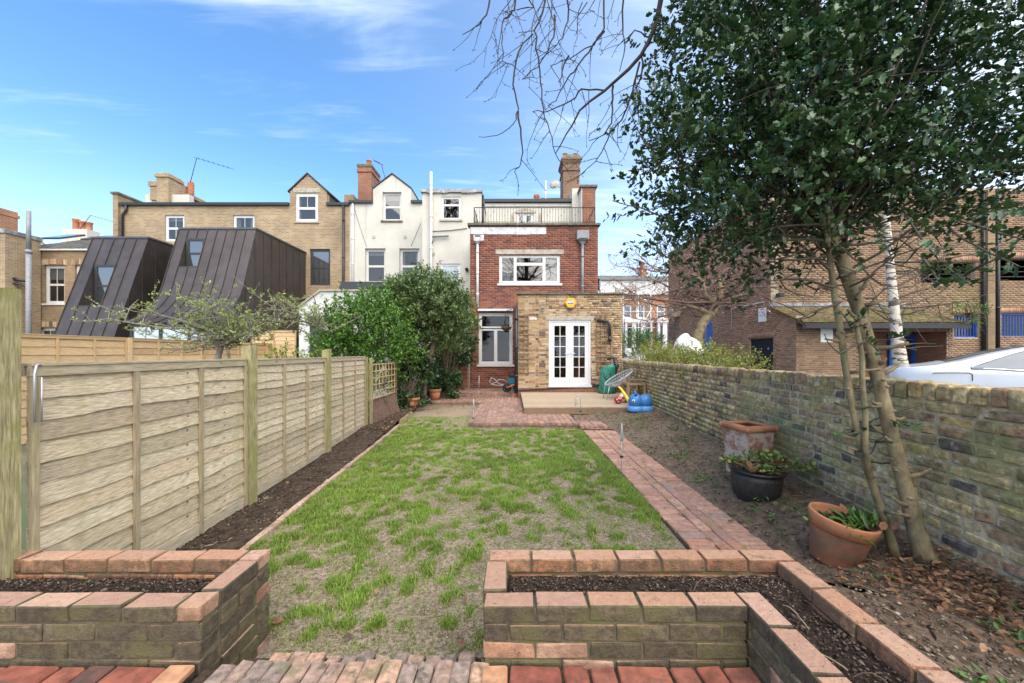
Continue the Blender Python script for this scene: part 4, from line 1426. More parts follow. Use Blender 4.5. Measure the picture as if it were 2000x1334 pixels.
fence_post(fence, -2.62, 1.975, -0.1, 1.905, 0.085)
fence_post(fence, fence_x(3.99) + 0.02, 3.995, -0.1, 1.66, 0.10)
fence_post(fence, fence_x(5.93) + 0.02, 5.93, -0.1, 1.64, 0.10)
fence_post(fence, fence_x(7.86) + 0.015, 7.86, 0.0, 1.50, 0.075)
fence_post(fence, fence_x(7.86) + 0.10, 7.93, 0.0, 1.49, 0.05)
g = MB()
cx0, cy0 = -2.555, 2.055
g.tube([(cx0, cy0, 1.20), (cx0, cy0, 1.46), (cx0 - 0.006, cy0 + 0.012, 1.50), (cx0 - 0.02, cy0 + 0.03, 1.51), (cx0 - 0.03, cy0 + 0.05, 1.505)], 0.006, 8)
g.tube([(cx0 + 0.004, cy0 + 0.028, 1.20), (cx0 + 0.004, cy0 + 0.028, 1.44)], 0.004, 6)
tag(g.build('wire_hook', MT['alu']), 'grey wire hook hung over the near end of the lap fence', 'hook')

# trellis panel carrying on from the fence, sleepers leaning below
tre = thing('garden_trellis', 'square trellis panel on a post past the end of the lap fence', 'trellis', (-2.85, 8.7, 0.6))
A, B = Vector((-2.975, 7.97, 0)), Vector((-2.945, 9.62, 0))
u = (B - A).normalized()
for k in range(9):
 c = A + (B - A) * (k / 8)
 g = MB()
 g.obox(c + Vector((0, 0, 0.965)), u * 0.010, Vector((0.007, 0, 0)), Vector((0, 0, 0.385)))
 g.build('upright_lath', MT['trellis'], tre)
for k in range(6):
 g = MB()
 g.obox((A + B) / 2 + Vector((0.016, 0, 0.60 + 0.146 * k)), (B - A) / 2, Vector((0.007, 0, 0)), Vector((0, 0, 0.010)))
 g.build('cross_lath', MT['trellis'], tre)
g = MB()
g.box(-2.965, -2.905, 9.64, 9.70, 0.0, 1.38)
g.build('trellis_post', MT['sleeper'], tre)
for nm, p0, p1, lab in (('timber_board', (-2.955, 7.99), (-2.93, 9.02), 'wide rotten brown board on edge below the trellis, nearer the lap fence'),
      ('timber_board', (-2.92, 9.05), (-2.88, 9.62), 'narrow rotten brown board leaning below the far end of the trellis')):
 g = MB()
 a, b = Vector((*p0, 0.05)), Vector((*p1, 0.07))
 w = (b - a) / 2
 n_ = Vector((w.y, -w.x, 0)).normalized()
 lean = -0.07
 g.obox((a + b) / 2 + Vector((0, 0, 0.25)) - n_ * 0.0, w, n_ * 0.02, Vector((n_.x * lean, n_.y * lean, 0.25)))
 tag(g.build(nm, MT['sleeper']), lab, 'board')

# fences of the neighbour's garden
bf = thing('lap_fence', 'fresh orange-brown lap fence at the far side of the neighbour garden', 'fence', (-8, 9, 0))
bm_ = [lap_board(1.82, 0.155, 'back_fence', 0.004, random.random()) for _ in range(3)]
y = 4.2
while y < 12.4:
 lap_panel(bf, (-8.0, y), (-8.0, y + 1.83), 0.1, 1.88, 12, 4, 'back_fence', 0.004, bm_, rail=0.05)
 fence_post(bf, -7.98, y + 1.875, 0, 1.90, 0.08, 'back_fence')
 y += 1.92
cf = thing('lap_fence', 'short tall orange lap fence standing across between the dark extension and the white one', 'fence', (-7.6, 12.3, 0))
lap_panel(cf, (-8.65, 12.75), (-7.15, 12.75), 0.4, 2.32, 14, 3, 'back_fence', 0.004, [lap_board(1.5, 0.16, 'back_fence', 0.004, 5)], rail=0.05)

# ================================================================ old garden wall on the right
gw = thing('garden_wall', 'old mossy yellow and blue-black stock brick garden wall along the right bed', 'wall', (3.7, 6, 0))
FAR, NEAR = Vector((wall_x(12.58), 12.58, 0)), Vector((wall_x(-0.6), -0.6, 0))
wv = NEAR - FAR
WA = math.atan2(wv.y, wv.x)
WL = wv.length
WT = 1.225
g = MB()
slab_cells(g, FAR, WA, WL, -0.15, WT + 0.095, (), 0.010, 0.215)
g.build('mortar', MT['old_mortar'], gw)
items = wall_bricks(FAR, WA, WL, WT - 15 * 0.083, WT, (), 0.238, 0.083, 0.015, 0.07, 0.0, 0.006, 'f')
ca, sa = math.cos(WA), math.sin(WA)
u_ = 0.0
while u_ < WL:
 w = random.uniform(0.085, 0.118)
 um = u_ + w / 2
 hh = random.uniform(0.112, 0.132)
 yy = 0.10 + random.uniform(-.006, .006)
 items.append(((FAR.x + ca * um - sa * yy, FAR.y + sa * um + ca * yy, WT + hh / 2 + 0.004), (w - 0.012, 0.215, hh), WA + random.uniform(-.03, .03)))
 u_ += w
lay(gw, items, 'old_wall', 300, 0.011, 0.005, 6)


# ================================================================ windows and pipes
def window(parent, x0, x1, z0, z1, Y, cells, frame='upvc', pane='pane', fw=0.055, sw=0.035, rec=0.07, sill=None, bars=None, name='window', dep=0.06):
 """One window: frame mesh as the part, its panes and sill below it. cells are fractions (a, b, c, d) of the inner opening."""
 g = MB()
 ya, yb = Y + rec, Y + rec + dep
 g.box(x0, x0 + fw, ya, yb, z0, z1)
 g.box(x1 - fw, x1, ya, yb, z0, z1)
 g.box(x0 + fw, x1 - fw, ya, yb, z0, z0 + fw)
 g.box(x0 + fw, x1 - fw, ya, yb, z1 - fw, z1)
 ix0, ix1, iz0, iz1 = x0 + fw, x1 - fw, z0 + fw, z1 - fw
 panes = []
 for c in cells:
  a, b = ix0 + c[0] * (ix1 - ix0), ix0 + c[1] * (ix1 - ix0)
  d, e = iz0 + c[2] * (iz1 - iz0), iz0 + c[3] * (iz1 - iz0)
  ys0, ys1 = ya + 0.008, yb - 0.004
  g.box(a, a + sw, ys0, ys1, d, e)
  g.box(b - sw, b, ys0, ys1, d, e)
  g.box(a + sw, b - sw, ys0, ys1, d, d + sw)
  g.box(a + sw, b - sw, ys0, ys1, e - sw, e)
  panes.append((a + sw, b - sw, d + sw, e - sw, c[4] if len(c) > 4 else None))
 for p in panes:
  if p[4]:
   nx, nz = p[4]
   for i in range(1, nx):
    xx = p[0] + (p[1] - p[0]) * i / nx
    g.box(xx - 0.009, xx + 0.009, ya + 0.018, yb - 0.012, p[2], p[3])
   for j in range(1, nz):
    zz = p[2] + (p[3] - p[2]) * j / nz
    g.box(p[0], p[1], ya + 0.020, yb - 0.014, zz - 0.009, zz + 0.009)
 w = g.build(name, MT[frame], parent)
 for p in panes:
  q = MB()
  q.box(p[0] - 0.004, p[1] + 0.004, ya + dep * 0.55, ya + dep * 0.55 + 0.006, p[2] - 0.004, p[3] + 0.004)
  q.build('pane', MT[pane], w)
 if pane == 'pane' and dep == 0.06 and Y > 14.4:
  q = MB()
  kind_ = random.random()
  yc = yb + 0.03
  if kind_ < 0.4:
   zt_ = iz1 - (iz1 - iz0) * random.uniform(.12, .45)
   q.box(ix0, ix1, yc, yc + 0.01, zt_, iz1)
  else:
   wv_ = (ix1 - ix0) * random.uniform(.12, .24)
   for xa_, xb_ in ((ix0, ix0 + wv_), (ix1 - wv_, ix1)):
    for k_ in range(4):
     q.box(xa_ + (xb_ - xa_) * k_ / 4, xa_ + (xb_ - xa_) * (k_ + .9) / 4, yc + .012 * (k_ % 2), yc + .012 * (k_ % 2) + .01, iz0, iz1)
  q.build('curtain', MT['curtain'], w, 'stuff')
 if sill:
  s = MB()
  s.box(x0 - 0.07, x1 + 0.07, Y - 0.06, Y + rec + 0.02, z0 - 0.075, z0 - 0.002)
  s.build('sill', MT[sill], w)
 return w


SASH = [(0, 1, 0, 0.5), (0, 1, 0.5, 1)]
SASH2 = [(0, 1, 0, 0.5, (1, 1)), (0, 1, 0.5, 1, (2, 1))]
SASH22 = [(0, 1, 0, 0.5, (2, 1)), (0, 1, 0.5, 1, (2, 1))]


def hole(x0, x1, z0, z1, ox):
 return (x0 - ox, x1 - ox, z0, z1)


def pipe(parent, x, Y, z0, z1, r=0.05, mat='black_plastic', name='drainpipe', brackets=2):
 g = MB()
 g.tube([(x, Y, z0), (x, Y, z1)], r, 10)
 for i in range(brackets):
  z = z0 + (z1 - z0) * (i + 0.6) / max(brackets, 1)
  g.tube([(x, Y, z - 0.04), (x, Y, z + 0.04)], r * 1.22, 10)
 return g.build(name, MT[mat], parent)


def gable_roof(parent, x0, x1, xp, ze, zp, Y, depth, over=0.08, thick=0.07, mat='slate_dark', name='dormer_roof'):
 g = MB()
 for xa, xb in ((x0, xp), (xp, x1)):
  sgn = -1 if xa == x0 else 1
  xe = x0 - over if sgn < 0 else x1 + over
  s = (zp - ze) / (xp - x0) if sgn < 0 else (zp - ze) / (x1 - xp)
  ze2 = ze - over * s
  a = (xe, Y - 0.06, ze2 + 0.03)
  b = (xp, Y - 0.06, zp + 0.03)
  vs = [a, b, (b[0], b[1], b[2] + thick), (a[0], a[1], a[2] + thick)]
  vs += [(v[0], Y + depth, v[2]) for v in vs]
  g.add(vs, [(0, 1, 2, 3), (7, 6, 5, 4), (0, 4, 5, 1), (1, 5, 6, 2), (2, 6, 7, 3), (3, 7, 4, 0)])
 return g.build(name, MT[mat], parent)


def aerial(parent, base, h, lean=(0.15, 0, 0), boom=1.3, name='aerial', d=(1, 0.2, -0.25)):
 g = MB()
 b = Vector(base)
 t = b + Vector((lean[0], lean[1], h))
 g.tube([b, t], 0.018, 6)
 d = Vector(d).normalized()
 g.tube([t - d * 0.15, t + d * boom], 0.010, 6)
 for i in range(7):
  p = t + d * (0.1 + boom * 0.9 * i / 7)
  s = Vector((0, 0, 1)).cross(d).normalized()
  g.tube([p - s * 0.12, p + s * 0.12], 0.006, 5)
  g.tube([p - Vector((0, 0, .06)), p + Vector((0, 0, .06))], 0.006, 5)
 return g.build(name, MT['black'], parent)


def pot(parent, x, y, z0, h, r, mat='terracotta', name='chimney_pot', ribs=False):
 g = MB()
 pr = [(r * 1.0, 0), (r * 0.92, h * 0.15), (r * 0.85, h * 0.8), (r * 1.05, h * 0.86), (r * 1.05, h), (r * 0.75, h), (r * 0.7, h * 0.7)]
 if ribs:
  pr = [(r, 0)] + [(r * (1.12 if i % 2 else 0.92), h * (0.1 + 0.8 * i / 8)) for i in range(9)] + [(r, h), (r * .7, h), (r * .7, h * .8)]
 g.lathe(pr, (x, y, z0), 14)
 return g.build(name, MT[mat], parent)


# ================================================================ yellow brick terrace house (left of centre)
YM = 19.0
yh = thing('terraced_house', 'wide yellow brick terraced house with black gutters and a brick gabled dormer', 'house', (-13.7, 19, 0))
x0, x1 = WX(235, YM), WX(683, YM)
ze = WZ(398, YM)
dx0, dx1 = WX(566, YM), WX(638, YM)
dze, dzp, dxp = WZ(374, YM), WZ(341, YM), WX(601, YM)
wins = [(WX(322, YM), WX(360, YM), WZ(471, YM), WZ(420, YM)), (WX(455, YM), WX(497, YM), WZ(471, YM), WZ(420, YM)),
  (WX(605, YM), WX(645, YM), WZ(557, YM), WZ(486, YM)), (WX(578, YM), WX(621, YM), WZ(433, YM), WZ(378, YM))]
g = MB()
slab_cells(g, (x0, YM), 0, x1 - x0, 0, ze, [hole(*w, x0) for w in wins], 0, 0.3)
slab_cells(g, (dx0, YM), 0, dx1 - dx0, ze, dze, [hole(*wins[3], dx0)], 0, 0.3)
g.prism([(dx0, dze), (dx1, dze), (dxp, dzp)], 'y', YM, YM + 0.3)
g.box(x0 - 0.25, x0 - 0.002, YM - 0.12, 24, 0, WZ(381, YM))
g.box(dx0, dx0 + .2, YM + 0.3, YM + 3, ze, dze)
g.build('wall', MT['yellow_far'], yh)
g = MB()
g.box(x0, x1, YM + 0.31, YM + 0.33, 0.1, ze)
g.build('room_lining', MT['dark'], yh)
g = MB()
g.box(dx1 - 0.06, dx1 + 0.002, YM + 0.302, YM + 3.0, ze - 0.1, dze)
g.build('dormer_cheek', MT['slate_dark'], yh)
gable_roof(yh, dx0, dx1, dxp, dze, dzp, YM, 4.0)
g = MB()
for xa, xb in ((x0, dx0), (dx1, x1)):
 g.add([(xa, YM + 0.02, ze + 0.06), (xb, YM + 0.02, ze + 0.06), (xb, 25, ze + 2.3), (xa, 25, ze + 2.3),
     (xa, YM + 0.02, ze), (xb, YM + 0.02, ze), (xb, 25, ze), (xa, 25, ze)],
    [(0, 1, 2, 3), (4, 7, 6, 5), (0, 4, 5, 1), (1, 5, 6, 2), (2, 6, 7, 3), (3, 7, 4, 0)])
g.build('roof', MT['slate'], yh)
g = MB()
for xa, xb in ((x0 + 0.05, dx0 - 0.02), (dx1 + 0.02, x1)):
 g.box(xa, xb, YM - 0.13, YM - 0.004, ze - 0.10, ze + 0.03)
g.build('gutter', MT['black_plastic'], yh)
g = MB()
g.box(x0 + 0.1, x0 + 2.4, 20.2, 20.5, ze, WZ(380, 20.2))
g.build('parapet', MT['render'], yh)
g = MB()
g.box(x0 - 0.32, x0 + 0.06, YM - 0.18, 24, WZ(381, YM), WZ(381, YM) + 0.1)
g.build('coping', MT['coping'], yh)
window(yh, *wins[0], YM, SASH22, 'upvc', 'pane', 0.07, 0.05, 0.06, None)
window(yh, *wins[1], YM, SASH22, 'upvc', 'pane', 0.07, 0.05, 0.06, None)
window(yh, *wins[2], YM, SASH, 'dark_frame', 'pane_dark', 0.07, 0.05, 0.08, None)
window(yh, *wins[3], YM, [(0, 1, 0, 0.48), (0, 1, 0.48, 1, (2, 1))], 'upvc', 'pane', 0.08, 0.06, 0.03, 'stone')
g = MB()
g.box(WX(573, YM), WX(626, YM), YM - 0.02, YM + 0.05, WZ(376, YM), WZ(367, YM))
g.build('lintel', MT['stone'], yh)
pipe(yh, WX(672, YM), YM - 0.08, 1.5, ze - 0.1, 0.055, brackets=4)
g = MB()
px_ = WX(245, YM)
g.tube([(px_ + 0.12, YM - 0.08, ze - 0.1), (px_ + 0.1, YM - 0.08, ze - 0.35), (px_ - 0.08, YM - 0.08, ze - 0.6), (px_ - 0.08, YM - 0.08, 1.0)], 0.055, 10)
g.build('drainpipe', MT['black_plastic'], yh)
ch = MB()
cx1 = WX(329, 20.0)
ch.box(cx1 - 0.62, cx1, 20.0, 21.5, 8.6, WZ(346, 20))
ch.box(cx1 - 0.68, cx1 + 0.06, 19.94, 20.9, WZ(346, 20), WZ(341, 20))
ch.box(cx1 - 0.64, cx1 + 0.02, 19.97, 20.8, WZ(341, 20), WZ(338, 20))
ch.box(cx1 - 1.05, cx1 - 0.622, 20.1, 21.2, 9.6, WZ(362, 20))
ch.box(cx1 - 1.12, cx1 - 0.622, 20.05, 21.0, WZ(362, 20), WZ(353, 20))
ch.box(cx1 + 0.002, cx1 + 0.25, 20.9, 22.2, 8.6, WZ(371, 20))
ch.box(cx1 - 0.02, cx1 + 0.36, 20.86, 22.0, WZ(371, 20), WZ(364, 20))
chim = ch.build('chimney', MT['yellow_far'], yh)
pot(chim, cx1 + 0.16, 21.2, WZ(364, 20), 0.75, 0.15, 'terracotta', ribs=True)
pot(chim, cx1 - 0.85, 20.5, WZ(353, 20), 0.12, 0.13, 'dark')
aerial(yh, (cx1 + 0.3, 21.0, 10.9), 1.35, (0.35, 0, 0), 1.9)

# ================================================================ cream rendered house
crh = thing('terraced_house', 'cream rendered terraced house with a gabled dormer and flat-topped rear wing', 'house', (-5, 19, 0))
x0, x1 = WX(683, YM) + 0.003, WX(836, YM)
ze = WZ(395, YM)
dx0, dx1, dxp = WX(729, YM), WX(803, YM), WX(766, YM)
dze, dzp = WZ(369, YM), WZ(341, YM)
w = [(WX(747, YM), WX(784, YM), WZ(431, YM), WZ(375, YM)), (WX(713, YM), WX(753, YM), WZ(553, YM), WZ(485, YM)),
  (WX(780, YM), WX(819, YM), WZ(553, YM), WZ(485, YM))]
g = MB()
slab_cells(g, (x0, YM), 0, x1 - x0, 0, ze, [hole(*q, x0) for q in w], 0, 0.3)
slab_cells(g, (dx0, YM), 0, dx1 - dx0, ze, dze, [hole(*w[0], dx0)], 0, 0.3)
g.prism([(dx0, dze), (dx1, dze), (dxp, dzp)], 'y', YM, YM + 0.3)
g.box(dx0, dx0 + 0.15, YM + 0.3, YM + 3, ze, dze)
g.box(dx1 - 0.15, dx1, YM + 0.302, YM + 3, ze - 0.1, dze)
g.build('wall', MT['render'], crh)
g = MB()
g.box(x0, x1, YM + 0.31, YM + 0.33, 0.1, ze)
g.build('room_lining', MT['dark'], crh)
gable_roof(crh, dx0, dx1, dxp, dze, dzp, YM, 3.5, 0.03, 0.05)
g = MB()
for xa, xb in ((x0, dx0), (dx1, x1)):
 g.add([(xa, YM + 0.02, ze + 0.06), (xb, YM + 0.02, ze + 0.06), (xb, 25, ze + 2.3), (xa, 25, ze + 2.3),
     (xa, YM + 0.02, ze), (xb, YM + 0.02, ze), (xb, 25, ze), (xa, 25, ze)],
    [(0, 1, 2, 3), (4, 7, 6, 5), (0, 4, 5, 1), (1, 5, 6, 2), (2, 6, 7, 3), (3, 7, 4, 0)])
g.build('roof', MT['slate_dark'], crh)
g = MB()
for xa, xb in ((x0, dx0 - 0.01), (dx1 + 0.01, WX(826, YM))):
 g.box(xa, xb, YM - 0.14, YM - 0.004, ze - 0.06, ze + 0.06)
g.build('gutter', MT['black_plastic'], crh)
window(crh, *w[0], YM, SASH, 'white_wood', 'pane', 0.06, 0.05, 0.12, 'coping')
window(crh, *w[1], YM, SASH, 'white_wood', 'pane', 0.07, 0.05, 0.14, 'stone')
window(crh, *w[2], YM, SASH, 'white_wood', 'pane', 0.07, 0.05, 0.14, 'stone')
pipe(crh, WX(690, YM), YM - 0.07, 4.0, ze - 0.1, 0.05, 'white_pipe', brackets=4)
# party parapet and chimney
g = MB()
g.box(x0 - 0.3, x0 + 0.15, YM + 0.05, 20.8, ze + 0.02, WZ(379, YM))
g.box(x0 + 0.15, x0 + 1.1, YM + 0.5, 20.8, ze + 0.02, WZ(385, YM))
g.build('parapet', MT['brown_far'], crh)
ch = MB()
a, b = WX(699, 21), WX(725, 21)
ch.box(a, b, 21, 22.3, 8.9, WZ(336, 21))
ch.box(a - 0.05, b + 0.05, 20.95, 22.35, WZ(336, 21), WZ(330, 21))
ch.box(a - 0.02, b + 0.02, 20.98, 22.32, WZ(330, 21), WZ(326, 21))
chim = ch.build('chimney', MT['red_far'], crh)
g = MB()
g.box(a - 0.05, b + 0.05, 20.95, 22.35, WZ(326, 21), WZ(321, 21))
g.build('chimney_cap', MT['coping'], chim)
pot(chim, (a + b) / 2 + 0.1, 21.4, WZ(321, 21), 0.42, 0.14)
aerial(crh, (WX(762, 22), 22.0, 10.5), 1.9, (-0.5, 0, 0), 0.5, d=(-1, 0.1, 0.55))
# rear wing, flat roofed
YW = 16.5
a, b = WX(825, YW), WX(940, YW)
zt = WZ(376, YW)
ww = [(WX(862, YW), WX(900, YW), WZ(429, YW), WZ(384, YW)), (WX(860, YW), WX(899, YW), WZ(566, YW), WZ(515, YW))]
g = MB()
slab_cells(g, (a, YW), 0, b - a, 0, zt, [hole(*q, a) for q in ww], 0, 0.3)
g.box(b - 0.3, b, YW + 0.3, YM, 0, zt)
g.box(a, a + 0.3, YW + 0.3, YM, 0, zt)
g.build('rear_wing_wall', MT['render'], crh)
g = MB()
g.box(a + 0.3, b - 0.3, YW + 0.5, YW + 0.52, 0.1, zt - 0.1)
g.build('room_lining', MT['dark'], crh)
g = MB()
n = 9
for i in range(n):
 xa = a - 0.06 + (b - a + 0.1) * i / n
 xb = a - 0.06 + (b - a + 0.1) * (i + 1) / n
 dz = random.uniform(-0.02, 0.02)
 g.add([(xa, YW - 0.10, zt - 0.03 + dz), (xb, YW - 0.10, zt - 0.03 + dz), (xb, YW - 0.05, zt + 0.14), (xa, YW - 0.05, zt + 0.14),
     (xa, YM, zt - 0.03), (xb, YM, zt - 0.03), (xb, YM, zt + 0.14), (xa, YM, zt + 0.14)],
    [(0, 1, 2, 3), (7, 6, 5, 4), (3, 2, 6, 7), (0, 4, 5, 1), (1, 5, 6, 2), (0, 3, 7, 4)])
g.build('felt_roof', MT['lead'], crh)
window(crh, *ww[0], YW, [(0, 1, 0, 0.66), (0, 1, 0.66, 1)], 'upvc', 'pane', 0.05, 0.04, 0.04, 'stone')
window(crh, *ww[1], YW, [(0, 1, 0, 1)], 'upvc', 'pane_pale', 0.06, 0.04, 0.04, 'render')
pipe(crh, WX(842, YW - 0.1), YW - 0.1, 2.5, WZ(338, YW), 0.055, 'white_pipe', 'soil_pipe', 5)
g = MB()
xx, yy = WX(842, YW - 0.1), YW - 0.12
g.tube([(xx + 0.06, yy, WZ(464, YW)), (xx + 0.75, yy, WZ(462, YW))], 0.045, 10)
g.tube([(xx + 0.02, yy, WZ(478, YW)), (xx + 0.1, yy, WZ(466, YW))], 0.03, 8)
g.build('branch_pipe', MT['grey_pipe'], crh)
g = MB()
g.tube([W(844, 452, YW - 0.03), W(880, 450, YW - 0.03), W(912, 446, YW - 0.03)], 0.014, 6)
g.tube([W(690, 400, YM - 0.02), W(702, 440, YM - 0.02), W(716, 482, YM - 0.02)], 0.007, 5)
g.tube([W(822, 436, YM - 0.02), W(803, 480, YM - 0.02)], 0.007, 5)
g.build('cable', MT['black'], crh)
pipe(crh, b + 0.05, YW + 0.3, 6.4, zt, 0.05, 'black_plastic', brackets=2)
for (px, py) in ((730, 463), (792, 463), (846, 497)):
 g = MB()
 p = W(px, py, YM if px < 825 else YW)
 g.box(p.x - 0.07, p.x + 0.07, p.y - 0.02, p.y + 0.01, p.z - 0.07, p.z + 0.07)
 g.build('air_vent', MT['stone'], crh)
g = MB()
p = W(912, 527, YW)
g.tube([(p.x, p.y + 0.02, p.z), (p.x, p.y - 0.14, p.z)], 0.07, 10)
g.build('boiler_flue', MT['black'], crh)

# ================================================================ our house: red brick rear wing with a roof terrace
rh = thing('terraced_house', 'red brick rear wing with a railed roof terrace and white house wall behind', 'house', (0.8, 16, 0))
YR = 14.5
RX0, RX1 = WX(918, YR), WX(1168, YR)
RZ1 = WZ(441, YR)
win1 = (WX(975, YR), WX(1094, YR), WZ(554, YR), WZ(497, YR))
win2 = (WX(935, YR), WX(1001, YR), WZ(712, YR), WZ(611, YR))
Lr = RX1 - RX0
h1, h2 = hole(*win1, RX0), hole(*win2, RX0)
g = MB()
slab_cells(g, (RX0, YR), 0, Lr, 0, RZ1, [h1, h2], 0.008, 0.28)
g.build('mortar', MT['mortar_red'], rh)
behind = (1.95, Lr + 1, 0, 3.38)
lint = (WX(968, YR) - RX0, WX(1101, YR) - RX0, WZ(496, YR), WZ(488, YR))
items = wall_bricks((RX0, YR), 0, Lr, UZ, RZ1, [h1, h2, behind, lint], 0.225, 0.075, 0.011, 0.05, 0.0, 0.0025, 's')
items2 = []
for it in items:
 if (it[0][0] > RX1 - 0.35 and random.random() < 0.5) or (it[0][2] > RZ1 - 0.32 and it[0][0] > 1.3 and random.random() < 0.5):
  items2.append((*it, 'yellow_brick'))
 else:
  items2.append(it)
lay(rh, items2, 'red_brick', 300, 0.0, 0.0)
g = MB()
g.box(RX0, RX0 + 0.25, YR + 0.285, YM, 0, RZ1)
g.box(RX1 - 0.25, RX1, YR + 0.285, YM, 0, RZ1)
g.build('side_wall', MT['red_far'], rh)
g = MB()
g.box(RX0 + 0.25, RX1 - 0.25, YR + 0.285, YM - 0.01, RZ1 - 0.35, RZ1 - 0.12)
g.build('terrace_floor', MT['stone'], rh)
g = MB()
n = 8
for i in range(n):
 xa = RX0 - 0.09 + (Lr + 0.18) * i / n
 xb = RX0 - 0.09 + (Lr + 0.18) * (i + 1) / n - 0.008
 dz = random.uniform(-.006, .006)
 g.box(xa, xb, YR - 0.09, YR + 0.33, RZ1 + dz, RZ1 + 0.075 + dz)
g.build('coping', MT['coping'], rh)
g = MB()
n = 5
for i in range(n):
 xa = WX(919, YR) + (WX(1067, YR) - WX(919, YR)) * i / n
 xb = WX(919, YR) + (WX(1067, YR) - WX(919, YR)) * (i + 1) / n - 0.006
 g.box(xa, xb, YR - 0.018, YR - 0.004, WZ(458, YR) + random.uniform(-.02, .02), WZ(444, YR))
g.build('flashing', MT['white_flash'], rh)
g = MB()
g.box(WX(968, YR), WX(1101, YR), YR - 0.012, YR + 0.05, WZ(496.5, YR), WZ(487.5, YR))
g.build('lintel', MT['stone'], rh)
window(rh, *win1, YR, [(0, 0.25, 0, 1), (0.25, 0.75, 0, 0.70), (0.25, 0.75, 0.70, 1), (0.75, 1, 0, 1)], 'upvc', 'pane', 0.055, 0.055, 0.05, 'upvc')
window(rh, *win2, YR, [(0, 0.5, 0, 0.70), (0.5, 1, 0, 0.70), (0, 1, 0.72, 1)], 'upvc', 'clear', 0.06, 0.06, 0.05, 'upvc')
# room behind the tall window
g = MB()
rx0, rx1 = RX0 + 0.26, 0.9
g.box(rx0, rx1, 17.4, 17.45, UZ, 3.4)
g.box(rx0, rx0 + 0.03, YR + 0.29, 17.4, UZ, 3.4)
g.box(rx1, rx1 + 0.03, YR + 0.29, 17.4, UZ, 3.4)
g.box(rx0, rx1, YR + 0.29, 17.4, 3.4, 3.45)
g.build('kitchen_wall', MT['room'], rh)
g = MB()
g.box(rx0, rx1, YR + 0.29, 17.4, UZ, UZ + 0.05)
g.build('kitchen_floor', MT['room_floor'], rh)
g = MB()
g.box(rx0 + 0.05, rx1 - 0.05, 16.7, 17.35, UZ + 0.05, 2.1)
g.build('kitchen_cabinet', MT['kitchen'], rh)
g = MB()
g.box(WX(934, YR), WX(1002, YR), YR - 0.16, YR - 0.002, WZ(608, YR), WZ(604, YR))
g.build('window_hood', MT['upvc'], rh)
# hoppers and downpipes
g = MB()
g.box(WX(925, YR), WX(945, YR), YR - 0.012, YR - 0.003, WZ(470, YR), WZ(458.5, YR))
g.build('paint_patch', MT['white_flash'], rh)


def hopper(parent, px, py0, py1, wpx, mat, pmat, zb, name='rainwater_hopper', neck=True):
 x, zt, zb_ = WX(px, YR), WZ(py0, YR), WZ(py1, YR)
 hw = wpx * YR / F / 2
 g = MB()
 zm = zb_ + (zt - zb_) * 0.32
 g.box(x - hw, x + hw, YR - 0.22, YR - 0.012, zm, zt)
 vs = [(x - hw * .8, YR - 0.2, zm), (x + hw * .8, YR - 0.2, zm), (x + hw * .8, YR - 0.02, zm), (x - hw * .8, YR - 0.02, zm),
    (x - 0.06, YR - 0.14, zb_), (x + 0.06, YR - 0.14, zb_), (x + 0.06, YR - 0.03, zb_), (x - 0.06, YR - 0.03, zb_)]
 g.add(vs, [(0, 1, 5, 4), (1, 2, 6, 5), (2, 3, 7, 6), (3, 0, 4, 7), (4, 5, 6, 7)])
 h = g.build(name, MT[mat], parent)
 return x


xh = hopper(rh, 933, 466, 477, 11, 'white_flash', 'white_pipe', 0)
pipe(rh, xh, YR - 0.08, WZ(600, YR), WZ(477, YR), 0.045, 'white_pipe', brackets=3)
g = MB()
g.box(xh - 0.1, xh + 0.1, YR - 0.10, YR - 0.03, WZ(466, YR), WZ(461, YR))
g.build('hopper_outlet', MT['black'], rh)
xh = hopper(rh, 1137, 453, 478, 23, 'grey_pipe', 'grey_pipe', 0)
g = MB()
g.box(xh - 0.17, xh + 0.17, YR - 0.235, YR - 0.222, WZ(472, YR), WZ(468, YR))
g.build('hopper_lip', MT['black_plastic'], rh)
pipe(rh, xh, YR - 0.09, 3.4, WZ(478, YR), 0.05, 'grey_pipe', brackets=2)

# main wall behind the roof terrace
a, b = WX(946, YM), WX(1136, YM)
zt = WZ(394, YM)
dr = (WX(1009, YM), WX(1042, YM), RZ1 - 0.12, WZ(415, YM))
g = MB()
slab_cells(g, (a, YM), 0, b - a, 0, zt, [hole(*dr, a)], 0, 0.3)
g.build('upper_wall', MT['render'], rh)
g = MB()
g.box(a, b, YM - 0.05, YM - 0.002, WZ(403, YM), WZ(398, YM))
g.build('string_band', MT['white_wood'], rh)
g = MB()
g.box(a - 0.05, WX(1124, YM), YM - 0.2, YM - 0.01, zt - 0.07, zt + 0.07)
g.build('gutter', MT['black_plastic'], rh)
g = MB()
g.add([(a, YM + 0.02, zt + 0.05), (b, YM + 0.02, zt + 0.05), (b, 25, zt + 2.2), (a, 25, zt + 2.2), (a, YM + 0.02, zt), (b, YM + 0.02, zt), (b, 25, zt), (a, 25, zt)],
   [(0, 1, 2, 3), (4, 7, 6, 5), (0, 4, 5, 1), (1, 5, 6, 2), (2, 6, 7, 3), (3, 7, 4, 0)])
g.build('roof', MT['slate_dark'], rh)
g = MB()
g.box(WX(1055, 20), WX(1096, 20), 20, 21, zt, WZ(386.5, 20))
g.build('roof_upstand', MT['coping'], rh)
pot(rh, WX(1048, 21), 21, zt + 0.3, 0.85, 0.16)
window(rh, *dr, YM, [(0, 0.5, 0, 1, (1, 3)), (0.5, 1, 0, 1, (1, 3))], 'upvc', 'pane_dark', 0.06, 0.07, 0.06, None, name='terrace_door')
g = MB()
n = 8
